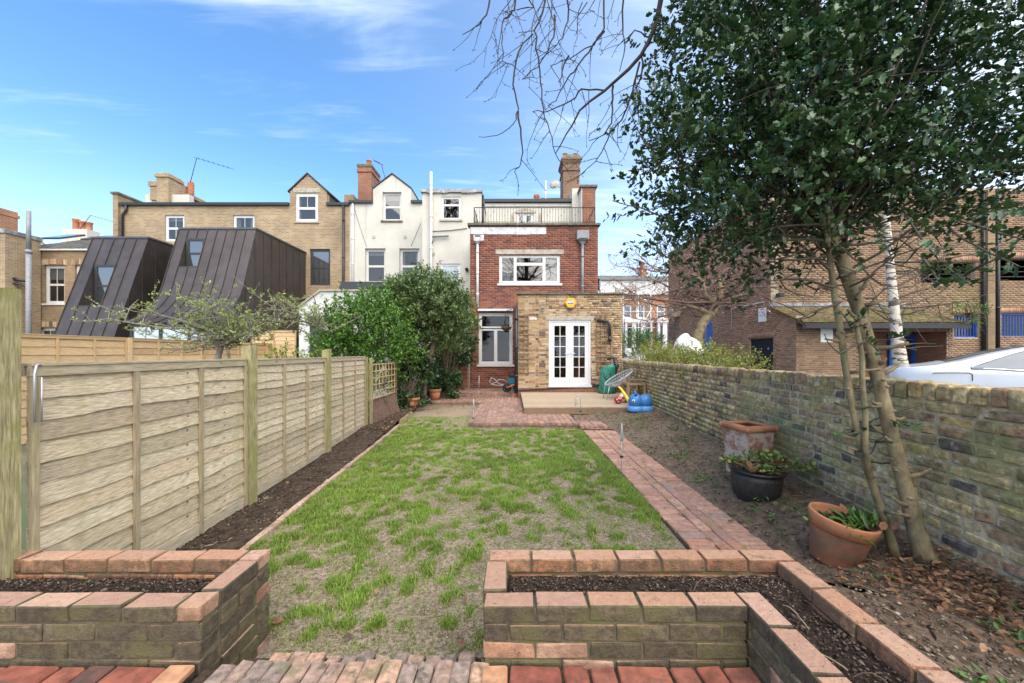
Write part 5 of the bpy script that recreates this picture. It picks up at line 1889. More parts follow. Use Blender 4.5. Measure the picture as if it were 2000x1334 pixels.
for i in range(n):
 f0, f1 = i / n, (i + 1) / n
 xa, xb = dr[0] - 0.1 + (dr[1] - dr[0] + 0.2) * f0, dr[0] - 0.1 + (dr[1] - dr[0] + 0.2) * f1
 za, zb = dr[3] + 0.02 + 0.16 * (1 - (2 * f0 - 1) ** 2), dr[3] + 0.02 + 0.16 * (1 - (2 * f1 - 1) ** 2)
 g.add([(xa, YM - 0.04, dr[3] - 0.02), (xb, YM - 0.04, dr[3] - 0.02), (xb, YM - 0.04, zb), (xa, YM - 0.04, za),
     (xa, YM - 0.003, dr[3] - 0.02), (xb, YM - 0.003, dr[3] - 0.02), (xb, YM - 0.003, zb), (xa, YM - 0.003, za)],
    [(0, 1, 2, 3), (7, 6, 5, 4), (3, 2, 6, 7), (0, 4, 5, 1)])
g.build('door_arch', MT['stone'], rh)
for px in (1001, 1054):
 g = MB()
 for k, py in enumerate((418, 423, 428)):
  p = W(px, py, YM)
  g.tube([(p.x - 0.05, YM - 0.06, p.z), (p.x + 0.05, YM - 0.06, p.z), (p.x + 0.05, YM - 0.06, p.z - 0.08), (p.x - 0.05, YM - 0.06, p.z - 0.08)], 0.012, 6)
 g.build('wall_lantern', MT['terracotta'], rh)
# stepped party wall and chimney on the right
Yp = 18.0
pa, pb = WX(1137, Yp), WX(1163, Yp)
zt2 = WZ(366, Yp)
g = MB()
g.box(pa, pb, Yp, 21.5, 5.5, zt2)
g.build('party_wall', MT['red_far'], rh)
g = MB()
g.box(pa - 0.03, pa - 0.002, Yp + 0.0, 21.0, 5.5, zt2 - 0.02)
g.box(pa - 0.35, pa - 0.032, YM - 0.25, 20.6, RZ1, WZ(372, YM))
g.build('party_wall_render', MT['render'], rh)
g = MB()
g.box(pa - 0.1, pb + 0.08, Yp - 0.08, 21.5, zt2, zt2 + 0.10)
g.build('party_wall_coping', MT['coping'], rh)
a, b = WX(1100, 19.6), WX(1132, 19.6)
ch = MB()
zc = WZ(333, 19.6)
ch.box(a, b, 19.6, 20.8, 8.6, zc)
ch.box(a - 0.04, b + 0.04, 19.56, 20.84, zc, zc + 0.1)
ch.box(a, b, 19.6, 20.8, zc + 0.1, WZ(318, 19.6))
for i in range(3):
 e = 0.035 * (i + 1)
 ch.box(a - e, b + e, 19.6 - e, 20.8 + e, WZ(318, 19.6) + 0.075 * i, WZ(318, 19.6) + 0.075 * (i + 1))
chim = ch.build('chimney', MT['chimney_brick'], rh)
zt3 = WZ(318, 19.6) + 0.225
g = MB()
vs = [(a - 0.1, 19.5, zt3), (b + 0.1, 19.5, zt3), (b + 0.1, 20.9, zt3), (a - 0.1, 20.9, zt3), (a + 0.02, 19.62, zt3 + 0.22), (b - 0.04, 19.62, zt3 + 0.22), (b - 0.04, 20.8, zt3 + 0.22), (a + 0.02, 20.8, zt3 + 0.22)]
g.add(vs, [(0, 3, 2, 1), (4, 5, 6, 7), (0, 1, 5, 4), (1, 2, 6, 5), (2, 3, 7, 6), (3, 0, 4, 7)])
g.build('chimney_cap', MT['coping'], chim)
pot(chim, a + 0.14, 19.9, zt3 + 0.2, 0.18, 0.13)
pot(chim, b - 0.18, 19.9, zt3 + 0.2, 0.16, 0.14, 'dirty_terracotta')
g = MB()
p = W(1082.5, 360, 19.2)
Mr = Matrix.Rotation(R(70), 3, 'X') @ Matrix.Rotation(R(-20), 3, 'Y')
g.lathe([(0.02, 0.05), (0.12, 0.035), (0.2, 0.01), (0.235, -0.02), (0.24, -0.015), (0.2, 0.02), (0.12, 0.045), (0.02, 0.06)], p, 20, 0, True, Mr)
g.tube([p, p + Vector((-0.02, -0.25, -0.18))], 0.012, 6)
g.tube([p + Vector((0, 0.05, 0)), p + Vector((0.2, 0.2, 0.0)), p + Vector((0.34, 0.4, 0.02))], 0.02, 6)
g.box(p.x - 0.05, p.x + 0.01, p.y - 0.30, p.y - 0.2, p.z - 0.22, p.z - 0.16)
g.build('satellite_dish', MT['stone'], rh)
g = MB()
g.tube([(WX(1066, 20), 20, zt), (WX(1066, 20), 20, WZ(353, 20))], 0.04, 8)
g.build('vent_pipe', MT['white_pipe'], rh)
# railing
g = MB()
rz0, rz1 = RZ1 + 0.075, WZ(405.5, YR + 0.1)
ra, rb = WX(926, YR + .1), WX(1162, YR + .1)
yr = YR + 0.1
g.tube([(ra, yr, rz1), (rb, yr, rz1)], 0.015, 6)
g.tube([(ra, yr, rz0 + 0.10), (rb, yr, rz0 + 0.10)], 0.011, 6)
g.tube([(ra, yr, rz1), (ra, YM - 0.05, rz1)], 0.013, 6)
g.tube([(rb, yr, rz1), (rb, Yp - 0.02, rz1)], 0.013, 6)
g.tube([(rb - 0.25, yr + 0.02, rz0), (rb, yr + 0.3, rz1)], 0.012, 6)
rail = g.build('railing', MT['black'], rh)
nb = 43
for i in range(nb + 1):
 x = ra + (rb - ra) * i / nb
 b_ = MB()
 post = i in (0, nb) or abs(i - 3) < 1 or abs(i - 24) < 1
 b_.tube([(x, yr, rz0 - 0.01), (x, yr, rz1)], 0.016 if post else 0.0065, 6)
 if i % 5 in (1, 2):
  zk = rz0 + (rz1 - rz0) * (0.55 if i % 5 == 1 else 0.75)
  b_.ball((x, yr, zk), (0.014, 0.014, 0.045), 6, 5)
 b_.build('baluster', MT['black'], rail)
for i in range(1, 16):
 y = yr + (YM - yr - 0.1) * i / 16
 b_ = MB()
 b_.tube([(ra, y, rz0 - 0.02), (ra, y, rz1)], 0.0065, 6)
 b_.build('baluster', MT['black'], rail)

# ================================================================ yellow brick flat-roofed extension
ex = thing('brick_extension', 'flat roofed yellow stock brick extension with white glazed double doors', 'extension', (1.9, 13, 0))
YE = 12.6
EX0, EX1 = WX(1012, YE), WX(1215, YE)
EZ0, EZ1 = 0.30, WZ(575, YE)
dr = (WX(1072, YE), WX(1154, YE), WZ(753, YE), WZ(625, YE))
Le = EX1 - EX0
hd = hole(*dr, EX0)
hl = (WX(1066, YE) - EX0, WX(1160, YE) - EX0, dr[3], WZ(618, YE))
g = MB()
slab_cells(g, (EX0, YE), 0, Le, 0.0, EZ1, [hd], 0.008, 0.25)
g.build('mortar', MT['mortar'], ex)
sl = lambda um: None
items = [i for i in wall_bricks((EX0, YE), 0, Le, EZ0, EZ1, [hd, hl], 0.222, 0.0735, 0.011, 0.05, 0.0, 0.0045, 'f')
   if i[0][2] > 0.44 + 0.10 * (i[0][0] - EX0) / 2.2 or i[0][0] > 2.4]
lay(ex, items, 'yellow_brick', 300, 0.0, 0.002)
g = MB()
g.box(EX0 + 0.0, WX(1172, YE), YE - 0.045, YE + 0.005, 0.1, 0.43)
g.build('brick_plinth', MT['red_far'], ex)
g = MB()
a = W(1011, 763, YE - 0.05)
b = W(1172, 753.5, YE - 0.05)
g.beam(a, b, 0.03, 0.045)
g.build('damp_course_flashing', MT['black_plastic'], ex)
g = MB()
g.box(EX0, EX0 + 0.2, YE + 0.255, YR + 0.1, 0, EZ1)
g.box(EX1 - 0.2, EX1, YE + 0.255, YR + 0.6, 0, EZ1)
g.build('side_wall', MT['yellow_far'], ex)
g = MB()
g.box(EX0 + 0.02, EX1 - 0.02, YE + 0.255, YR + 0.02, EZ1 - 0.2, EZ1 - 0.02)
g.build('flat_roof', MT['lead'], ex)
g = MB()
n = 7
for i in range(n):
 xa = EX0 - 0.05 + (Le + 0.1) * i / n
 xb = EX0 - 0.05 + (Le + 0.1) * (i + 1) / n - 0.006
 dz = random.uniform(-.006, .006)
 g.box(xa, xb, YE - 0.06, YE + 0.28, EZ1 + dz, EZ1 + 0.055 + dz)
g.build('coping', MT['coping'], ex)
g = MB()
g.box(EX0 + hl[0], EX0 + hl[1], YE - 0.006, YE + 0.05, hl[2] + 0.003, hl[3])
g.build('lintel', MT['stone'], ex)
# double doors
g = MB()
fx0, fx1, fz0, fz1 = dr
g.box(fx0, fx0 + 0.06, YE + 0.03, YE + 0.11, fz0, fz1)
g.box(fx1 - 0.06, fx1, YE + 0.03, YE + 0.11, fz0, fz1)
g.box(fx0 + 0.06, fx1 - 0.06, YE + 0.03, YE + 0.11, fz1 - 0.06, fz1)
g.box(fx0 - 0.02, fx1 + 0.02, YE - 0.08, YE + 0.11, fz0 - 0.05, fz0 + 0.02)
g.build('door_frame', MT['upvc'], ex)
xm = (fx0 + fx1) / 2
for (xa, xb, hs) in ((fx0 + 0.062, xm - 0.002, 1), (xm + 0.002, fx1 - 0.062, -1)):
 g = MB()
 za, zb = fz0 + 0.025, fz1 - 0.063
 st, br_, tr_ = 0.125, 0.235, 0.125
 y0, y1 = YE + 0.045, YE + 0.10
 g.box(xa, xa + st, y0, y1, za, zb)
 g.box(xb - st, xb, y0, y1, za, zb)
 g.box(xa + st, xb - st, y0, y1, za, za + br_)
 g.box(xa + st, xb - st, y0, y1, zb - tr_, zb)
 px0, px1, pz0, pz1 = xa + st, xb - st, za + br_, zb - tr_
 pm = (px0 + px1) / 2
 g.box(pm - 0.012, pm + 0.012, y0 + 0.012, y1 - 0.012, pz0, pz1)
 for j in range(1, 5):
  zz = pz0 + (pz1 - pz0) * j / 5
  g.box(px0, px1, y0 + 0.014, y1 - 0.014, zz - 0.012, zz + 0.012)
 d = g.build('glazed_door', MT['upvc'], ex)
 for i in range(2):
  for j in range(5):
   q = MB()
   q.box(px0 + (px1 - px0) * i / 2, px0 + (px1 - px0) * (i + 1) / 2, y0 + 0.026, y0 + 0.031, pz0 + (pz1 - pz0) * j / 5, pz0 + (pz1 - pz0) * (j + 1) / 5)
   q.build('pane', MT['clear'], d)
 hx = xb - 0.04 if hs > 0 else xa + 0.04
 q = MB()
 zc = za + 1.0
 q.box(hx - 0.014, hx + 0.014, y0 - 0.012, y0, zc - 0.10, zc + 0.08)
 q.tube([(hx, y0 - 0.012, zc + 0.03), (hx, y0 - 0.05, zc + 0.03), (hx - hs * 0.13, y0 - 0.05, zc + 0.03)], 0.011, 8)
 q.build('door_handle', MT['upvc'], d)
# the room inside
g = MB()
g.box(EX0 + 0.21, EX1 - 0.21, YR - 0.02, YR - 0.01, 0.5, EZ1 - 0.2)
g.box(EX0 + 0.202, EX0 + 0.21, YE + 0.26, YR - 0.02, 0.5, EZ1 - 0.2)
g.box(EX1 - 0.21, EX1 - 0.202, YE + 0.26, YR - 0.02, 0.5, EZ1 - 0.2)
g.build('room_wall', MT['room'], ex)
g = MB()
g.box(EX0 + 0.2, EX1 - 0.2, YE + 0.26, YR - 0.02, 0.44, 0.5)
g.build('room_floor', MT['room_floor'], ex)
g = MB()
g.box(2.1, 2.9, 13.9, 14.4, 0.5, 1.35)
g.box(1.25, 1.55, 14.0, 14.45, 0.5, 2.45)
g.build('sideboard', MT['kitchen'], ex)
g = MB()
p = W(1101, 632, 13.4)
g.lathe([(0.05, 0.16), (0.16, 0.13), (0.24, 0.02), (0.25, -0.02), (0.23, -0.01), (0.14, 0.11), (0.04, 0.14)], (p.x, 13.4, p.z + 0.02), 20)
g.tube([(p.x, 13.4, p.z + 0.15), (p.x, 13.4, EZ1 - 0.2)], 0.008, 6)
g.build('lamp_shade', MT['lamp'], ex)
# black pipe run on the left corner of the extension and elbow pipe on the right
pipe(ex, EX0 - 0.06, YE - 0.0, 0.26, WZ(600, YE), 0.055, 'black_plastic', 'drainpipe', 3)
g = MB()
g.tube([W(1166, 626, YE - 0.06), W(1178, 626, YE - 0.07), W(1187, 628, YE - 0.09), W(1191, 636, YE - 0.09), W(1191, 662, YE - 0.09)], 0.045, 10)
g.tube([W(1191, 657, YE - 0.09), W(1191, 667, YE - 0.09)], 0.06, 10)
g.build('elbow_pipe', MT['black_plastic'], ex)
g = MB()
p = W(1191, 690, YE)
g.box(p.x + 0.02, p.x + 0.10, YE - 0.03, YE - 0.006, WZ(712, YE), WZ(632, YE))
g.build('timber_batten', MT['old_trellis'], ex)

# fixtures hung on the house walls
al = thing('alarm_box', 'yellow hexagonal alarm box with white lettering high above the glazed doors', 'alarm', W(1113.5, 592, YE))
c = W(1113.5, 592, YE)
hexp = [(c.x + 0.185 * math.cos(R(60 * i)) * 1.0, c.z + 0.185 * math.sin(R(60 * i))) for i in range(6)]
g = MB()
g.prism(hexp, 'y', YE - 0.09, YE - 0.006)
g.prism([(c.x + (x - c.x) * 0.88, c.z + (z - c.z) * 0.88) for x, z in hexp], 'y', YE - 0.105, YE - 0.09)
g.build('alarm_case', MT['yellow_plastic'], al)
g = MB()
g.box(c.x - 0.08, c.x + 0.08, YE - 0.085, YE - 0.01, c.z - 0.215, c.z - 0.158)
g.build('strobe_lens', MT['blue_base'], al)
g = MB()
g.box(c.x - 0.085, c.x + 0.085, YE - 0.1075, YE - 0.1045, c.z - 0.035, c.z + 0.075)
g.build('logo_panel', MT['blue_print'], al)


def text(parent, body, loc, size, mat, name='lettering', bold=0.0):
 cu = bpy.data.curves.new(name, 'FONT')
 cu.body = body
 cu.size = size
 cu.align_x = 'CENTER'
 cu.align_y = 'CENTER'
 cu.extrude = 0.001
 cu.offset = bold
 ob = bpy.data.objects.new('tmp', cu)
 COL.objects.link(ob)
 dg = bpy.context.evaluated_depsgraph_get()
 me = bpy.data.meshes.new_from_object(ob.evaluated_get(dg))
 bpy.data.objects.remove(ob)
 me.materials.clear()
 me.materials.append(MT[mat])
 return link(name, me, parent, loc, (R(90), 0, 0))


text(al, 'ADT', (c.x, YE - 0.1105, c.z + 0.022), 0.10, 'white_print', bold=0.004)

sl_ = MB()
c = W(1059.5, 602, YE)
sl_.box(c.x - 0.06, c.x + 0.06, YE - 0.16, YE - 0.08, c.z - 0.02, c.z + 0.055)
sl_.box(c.x - 0.02, c.x + 0.02, YE - 0.10, YE - 0.004, c.z - 0.09, c.z - 0.02)
sl_.ball((c.x, YE - 0.1, c.z - 0.10), 0.035, 8, 6)
tag(sl_.build('security_light', MT['grey_pipe']), 'small grey security light on the extension wall left of the alarm box', 'light')
g = MB()
c = W(1041, 622.5, YE)
hs = thing('house_sign', 'small white sign fixed to the extension brickwork left of the doors', 'sign', c)
g.box(c.x - 0.115, c.x + 0.115, YE - 0.014, YE - 0.003, c.z - 0.032, c.z + 0.032)
g.build('sign_plate', MT['white_print'], hs)
g = MB()
for i in range(5):
 g.box(c.x - 0.09 + i * 0.037, c.x - 0.064 + i * 0.037, YE - 0.0165, YE - 0.0145, c.z - 0.016, c.z + 0.016)
g.build('sign_marks', MT['stone'], hs)


def wall_trellis(px0, px1, py0, py1, Y, nx, nz, label):
 t = thing('wall_trellis', label, 'trellis', W((px0 + px1) / 2, py1, Y))
 x0, x1, z0, z1 = WX(px0, Y), WX(px1, Y), WZ(py1, Y), WZ(py0, Y)
 for i in range(nx):
  g = MB()
  x = x0 + (x1 - x0) * (i + 0.15) / (nx - 0.7)
  g.box(x - 0.015, x + 0.015, Y - 0.034, Y - 0.014, z0, z1)
  g.build('upright_lath', MT['old_trellis'], t)
 for j in range(nz):
  g = MB()
  z = z0 + (z1 - z0) * (j + 0.25) / (nz - 0.5)
  g.box(x0, x1, Y - 0.055, Y - 0.035, z - 0.016, z + 0.016)
  g.build('cross_lath', MT['old_trellis'], t)


wall_trellis(1014, 1033, 614, 730, YE, 3, 13, 'narrow grey trellis on the extension wall left of the white doors')
wall_trellis(1164, 1184, 613, 729, YE, 3, 12, 'narrow grey trellis on the extension wall right of the white doors')
wall_trellis(918, 932, 645, 714, YR, 3, 8, 'narrow grey trellis beside the tall kitchen window, ivy at its top')

# ================================================================ white flat-roofed extension next door
we = thing('white_extension', 'white rendered single storey extension with a sloping left parapet behind the laurel', 'extension', (-5, 13, 0))
YX = 12.6
xa, xb = WX(584, YX), -3.2
zt, zl = WZ(569, YX), WZ(601, YX)
xs = WX(626, YX)
wx = (WX(604, YX), WX(660, YX), 0.9, WZ(617, YX))
g = MB()
slab_cells(g, (xa, YX), 0, xb - xa, 0, zl, [hole(*wx, xa)], 0, 0.3)
g.prism([(xa, zl), (xb, zl), (xb, zt), (xs, zt)], 'y', YX, YX + 0.3)
g.box(xb - 0.3, xb, YX + 0.3, 18.9, 0, zt)
g.build('wall', MT['white_wall'], we)
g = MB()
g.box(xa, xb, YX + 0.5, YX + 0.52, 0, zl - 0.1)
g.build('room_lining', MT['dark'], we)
g = MB()
g.add([(xa, YX + .3, zl - .01), (xs, YX + .3, zt - .01), (xb, YX + .3, zt - .01), (xb, 18.9, zt - .01), (xs, 18.9, zt - .01), (xa, 18.9, zl - .01)], [(0, 1, 4, 5), (1, 2, 3, 4)])
g.build('roof', MT['lead'], we)
g = MB()
g.beam((xa - 0.05, YX + 0.12, zl + 0.0), (xs, YX + 0.12, zt + 0.03), 0.36, 0.05)
k = 6
for i in range(k):
 x_a = xs + 0.01 + (xb - xs) * i / k
 x_b = xs + (xb - xs) * (i + 1) / k
 g.box(x_a, x_b, YX - 0.06, YX + 0.3, zt + 0.002, zt + 0.055)
g.build('coping', MT['stone'], we)
window(we, *wx, YX, [(0, 1, 0, 1)], 'dark_frame', 'pane', 0.09, 0.04, 0.05, None)
g = MB()
g.box(WX(663, 14), WX(752, 14), 14, 16.5, zt, WZ(556, 14))
g.box(WX(667, 14.2), WX(752, 14.2), 14.1, 16.5, WZ(556, 14), WZ(549, 14))
g.build('roof_lantern_kerb', MT['dark_frame'], we)
g = MB()
g.prism([(14.2, zt), (18, zt), (18, zt + 0.5)], 'x', WX(664, 14.2), WX(660, 14.2))
g.build('upstand', MT['white_wall'], we)

# ================================================================ zinc clad extensions
def zinc_block(label, x0, x1, prof, yback, winx, winz, nfront, nside, wy):
 """prof: (y, z) from the top edge down to the foot of the sloping front."""
 t = thing('zinc_extension', label, 'extension', ((x0 + x1) / 2, 16, 0))
 zt = prof[0][1]

 def yz_at(z):
  for (ya, za), (yb, zb) in zip(prof, prof[1:]):
   if zb <= z <= za:
    return ya + (yb - ya) * (za - z) / (za - zb)
  return prof[-1][0]

 def strip(xa, xb, pts):
  g = MB()
  vs, fs = [], []
  for (y, z) in pts:
   vs += [(xa + 0.004, y, z), (xb - 0.004, y, z), (xa + 0.004, y + 0.05, z - 0.005), (xb - 0.004, y + 0.05, z - 0.005)]
  for i in range(len(pts) - 1):
   a, b = 4 * i, 4 * i + 4
   fs += [(a, a + 1, b + 1, b), (a + 2, b + 2, b + 3, a + 3), (a, b, b + 2, a + 2), (a + 1, a + 3, b + 3, b + 1)]
  g.add(vs, fs)
  for (p, q) in zip(pts, pts[1:]):
   g.beam((xa, p[0] - 0.014, p[1]), (xa, q[0] - 0.014, q[1]), 0.022, 0.04, 0, (0, -1, 0.3))
  g.build('zinc_panel', MT['zinc'], t)

 def cut(za, zb):
  pts = [(yz_at(zb), zb)]
  pts += [(y, z) for (y, z) in prof if za < z < zb]
  pts.append((yz_at(za), za))
  return pts
 w = (x1 - x0) / nfront
 zf = prof[-1][1]
 for i in range(nfront):
  xa, xb = x0 + i * w, x0 + (i + 1) * w
  if winx[0] - 0.01 <= xa and xb <= winx[1] + 0.01:
   strip(xa, xb, cut(winz[1], zt))
   strip(xa, xb, cut(zf, winz[0]))
  else:
   strip(xa, xb, cut(zf, zt))
 # reveal round the window
 g = MB()
 ys = yz_at(winz[0])
 for xx in winx:
  s = -0.02 if xx == winx[0] else 0.0
  g.add([(xx + s, ys, winz[0]), (xx + s + 0.02, ys, winz[0]), (xx + s + 0.02, wy + 0.1, winz[0]), (xx + s, wy + 0.1, winz[0]),
      (xx + s, yz_at(winz[1]), winz[1]), (xx + s + 0.02, yz_at(winz[1]), winz[1]), (xx + s + 0.02, wy + 0.1, winz[1]), (xx + s, wy + 0.1, winz[1])],
     [(0, 3, 2, 1), (4, 5, 6, 7), (0, 1, 5, 4), (1, 2, 6, 5), (2, 3, 7, 6), (3, 0, 4, 7)])
 g.box(winx[0] - 0.03, winx[1] + 0.03, ys - 0.02, wy + 0.1, winz[0] - 0.05, winz[0] - 0.002)
 g.build('window_reveal', MT['zinc'], t)
 window(t, winx[0] + 0.02, winx[1] - 0.02, winz[0], winz[1], wy - 0.05, [(0, 1, 0, 0.5), (0, 1, 0.5, 1)], 'dark_frame', 'pane_dark', 0.06, 0.04, 0.0, None)
 # right hand side, panels running up
 ylist = [prof[-1][0]] + [prof[-1][0] + (yback - prof[-1][0]) * (k / nside) for k in range(1, nside + 1)]
 for ya, yb in zip(ylist, ylist[1:]):
  def ztop(y):
   if y >= prof[0][0]:
    return zt
   for (y1, z1), (y2, z2) in zip(prof, prof[1:]):
    if min(y1, y2) <= y <= max(y1, y2):
     return z1 + (z2 - z1) * (y1 - y) / (y1 - y2 + 1e-9)
   return zf
  ks = sorted({ya, yb, *[p[0] for p in prof if ya < p[0] < yb]})
  g = MB()
  g.prism([(y, zf - 0.3) for y in (ks[0], ks[-1])] + [(y, ztop(y) - 0.004) for y in reversed(ks)], 'x', x1 - 0.05, x1 + 0.004)
  g.beam((x1 + 0.014, ya, zf - 0.3), (x1 + 0.014, ya, ztop(ya)), 0.022, 0.035)
  g.build('zinc_panel', MT['zinc'], t)
 g = MB()
 g.box(x0 - 0.03, x1 + 0.04, prof[0][0] - 0.03, yback, zt + 0.002, zt + 0.075)
 g.build('roof_edge', MT['zinc_trim'], t)
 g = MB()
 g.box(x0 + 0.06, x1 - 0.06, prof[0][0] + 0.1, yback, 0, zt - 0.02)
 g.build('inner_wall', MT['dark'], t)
 return t


zinc_block('nearer-left dark zinc clad extension with a steep straight front and tall window', -16.7, -14.5,
     [(15.3, 6.14), (14.0, 2.2), (13.95, 1.2)], 18.98, (-16.26, -15.38), (3.36, 5.02), 5, 9, 14.98)
z2 = zinc_block('dark zinc clad extension whose sloping front flares out in a curve at its foot', -13.25, -10.2,
    [(15.3, 6.5), (14.55, 4.1), (14.38, 3.7), (14.15, 3.38), (13.85, 3.08), (13.5, 2.82), (13.1, 2.62)], 18.98, (-12.875, -12.105), (4.92, 6.1), 8, 11, 15.2)
g = MB()
for xx in (-13.2, -12.2, -11.2, -10.25):
 g.box(xx - 0.04, xx + 0.04, 13.3, 13.4, 0, 2.6)
g.box(-13.24, -10.21, 13.29, 13.41, 2.48, 2.6)
fr = g.build('garden_doors', MT['dark_frame'], z2)
for xx in (-13.2, -12.2, -11.2):
 q = MB()
 q.box(xx + 0.04, xx + 0.96 - 0.0, 13.34, 13.35, 0.05, 2.48)
 q.build('pane', MT['roof_glass'], fr)

# ================================================================ brown brick house further left
bh = thing('terraced_house', 'brown brick house with mossy slate roof and arched sash windows at far left', 'house', (-22, 19, 0))
YB = 19.2
xa, xb = -24.6, -19.68
ze = WZ(486, YB)
bw = [(WX(86, YB), WX(126, YB), WZ(593, YB), WZ(518, YB)), (WX(146, YB), WX(186, YB), WZ(593, YB), WZ(518, YB)), (WX(74, YB), WX(112, YB), 0.9, WZ(640, YB))]
g = MB()
slab_cells(g, (xa, YB), 0, xb - xa, 0, ze, [hole(*q, xa) for q in bw], 0, 0.3)
g.build('wall', MT['brown_far'], bh)
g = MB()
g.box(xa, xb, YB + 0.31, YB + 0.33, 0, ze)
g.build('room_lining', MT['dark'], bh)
for i, q in enumerate(bw):
 window(bh, *q, YB, SASH22, 'white_wood', 'pane', 0.09, 0.05, 0.1, 'white_wood')
 ar = MB()
 n = 14
 for k in range(n):
  f = (k + 0.5) / n
  x = q[0] - 0.15 + (q[1] - q[0] + 0.3) * f
  z = q[3] + 0.13 + 0.05 * (1 - (2 * f - 1) ** 2)
  ar.obox((x, YB - 0.004, z), (0.040, 0, 0.012 * (2 * f - 1)), (0, 0.02, 0), (-(2 * f - 1) * 0.02, 0, 0.13))
 ar.build('brick_arch', MT['yellow_brick'], bh)
g = MB()
g.box(xa, xb, YB - 0.12, YB - 0.003, ze - 0.1, ze + 0.02)
g.build('gutter', MT['white_wood'], bh)


def slates(parent, x0, x1, y0, z0, y1, z1, rows, sw, mat='slate', name='slate', n_parts=0):
 """Overlapping slates on a slope that rises from (y0, z0) to (y1, z1)."""
 vs, fs = [], []
 d = Vector((0, y1 - y0, z1 - z0))
 Lr_ = d.length
 u = d.normalized()
 nrm = Vector((0, -u.z, u.y))
 for r_ in range(rows):
  a = Vector((0, y0, z0)) + d * (r_ / rows)
  x = x0 - (sw / 2 if r_ % 2 else 0)
  while x < x1:
   xa_, xb_ = max(x, x0), min(x + sw - 0.01, x1)
   if xb_ - xa_ > 0.03:
    e = random.uniform(0.015, 0.028)
    b = len(vs)
    lo, hi = a - u * 0.02 + nrm * e, a + u * (Lr_ / rows * 1.02) + nrm * 0.006
    vs += [(xa_, lo.y, lo.z), (xb_, lo.y, lo.z), (xb_, hi.y, hi.z), (xa_, hi.y, hi.z), (xa_, lo.y + nrm.y * -0.02, lo.z - 0.02), (xb_, lo.y + nrm.y * -0.02, lo.z - 0.02)]
    fs += [(b, b + 1, b + 2, b + 3), (b, b + 4, b + 5, b + 1)]
   x += sw
 me = bpy.data.meshes.new(name)
 me.from_pydata(vs, [], fs)
 me.materials.append(MT[mat])
 return link(name, me, parent, None, None, 'stuff')


g = MB()
g.add([(xa, YB - 0.1, ze), (xb, YB - 0.1, ze), (xb, 26, WZ(452, 26)), (xa, 26, WZ(452, 26)), (xa, 30, ze), (xb, 30, ze)], [(0, 1, 2, 3), (3, 2, 5, 4)])
g.build('roof', MT['slate'], bh)
slates(bh, xa, xb, YB - 0.12, ze + 0.0, 26, WZ(452, 26), 26, 0.32, name='roof_slates')
sv = Vector((0, 26 - YB, WZ(452, 26) - ze)).normalized()
nv = Vector((0, -sv.z, sv.y))
for (px, py, Y_, w_, l_) in ((125, 461, 23.0, 1.1, 1.5), (205, 465, 22.6, 1.3, 1.5)):
 xx = WX(px, Y_)
 t_ = (Y_ - YB) / (26 - YB)
 zz = ze + (WZ(452, 26) - ze) * t_
 c = Vector((xx, Y_, zz)) + nv * 0.06
 g = MB()
 g.obox(c, (w_ / 2, 0, 0), sv * l_ / 2, nv * 0.05)
 f_ = g.build('roof_window', MT['zinc_trim'], bh)
 g = MB()
 g.obox(c + nv * 0.055, (w_ / 2 - 0.08, 0, 0), sv * (l_ / 2 - 0.08), nv * 0.006)
 g.build('pane', MT['roof_glass'], f_)
ch = MB()
ch.box(WX(122, 25), WX(170, 25), 25, 25.8, 8, WZ(447, 25))
chim = ch.build('chimney', MT['render'], bh)
for px, h_ in ((135, 0.78), (149, 0.62), (161, 0.55)):
 pot(chim, WX(px, 25), 25.4, WZ(447, 25), h_, 0.19)
aerial(bh, (WX(148, 25), 25.2, WZ(447, 25)), 0.95, (0.75, 0, 0), 1.5, d=(1, 0.1, -0.28))
g = MB()
p0, p1, p2 = W(72, 470, 20.3), W(72, 489, 20.3), W(126, 490, 20.3)
g.prism([(-25, p0.z), (p0.x, p0.z), (p2.x, p2.z), (p2.x, p2.z - 0.15), (-25, p2.z - 0.15)], 'y', 20.3, 24)
g.build('white_dormer_cheek', MT['white_wall'], bh)

lw = thing('terraced_house', 'pale yellow brick house wing cut by the left picture edge beside a tall pipe', 'house', (-25, 18, 0))
g = MB()
xr = WX(10, 17.8)
g.box(-30, xr, 17.8, 19.15, 0, WZ(455, 17.8))
g.build('wall', MT['yellow_far'], lw)
g = MB()
g.box(-30, xr + 0.05, 17.74, 19.2, WZ(455, 17.8) + 0.003, WZ(447, 17.8))
g.build('parapet_coping', MT['lead'], lw)
g = MB()
g.box(-30, WX(9, 18.5), 18.3, 19, WZ(447, 17.8), WZ(408, 18.5))
g.box(-30, WX(10.5, 18.5), 18.25, 19.05, WZ(420, 18.5), WZ(414, 18.5))
g.build('chimney', MT['orange_brick_far'], lw)
pp = thing('vent_stack', 'tall dark grey vent pipe rising above the brown house roof at far left', 'pipe', (WX(56, 18.2), 18.2, 0))
g = MB()
px_ = WX(56, 18.2)
g.tube([(px_, 18.2, 0.0), (px_, 18.2, WZ(489, 18.2))], 0.10, 12)
g.tube([(px_, 18.2, WZ(489, 18.2)), (px_, 18.2, WZ(412, 18.2))], 0.085, 12)
g.tube([(px_, 18.2, WZ(495, 18.2)), (px_, 18.2, WZ(488, 18.2))], 0.125, 12)
g.build('stack_pipe', MT['grey_pipe'], pp)
g = MB()
g.tube([(px_, 18.2, WZ(549, 18.2)), (px_ - 0.45, 18.15, WZ(547, 18.2)), (px_ - 0.6, 18.12, WZ(545, 18.2))], 0.07, 10)
g.tube([(px_, 18.2, WZ(562, 18.2)), (px_ - 0.3, 18.15, WZ(556, 18.2)), (px_ - 0.75, 18.1, WZ(553, 18.2)), (px_ - 0.77, 18.1, WZ(546, 18.2))], 0.05, 10)
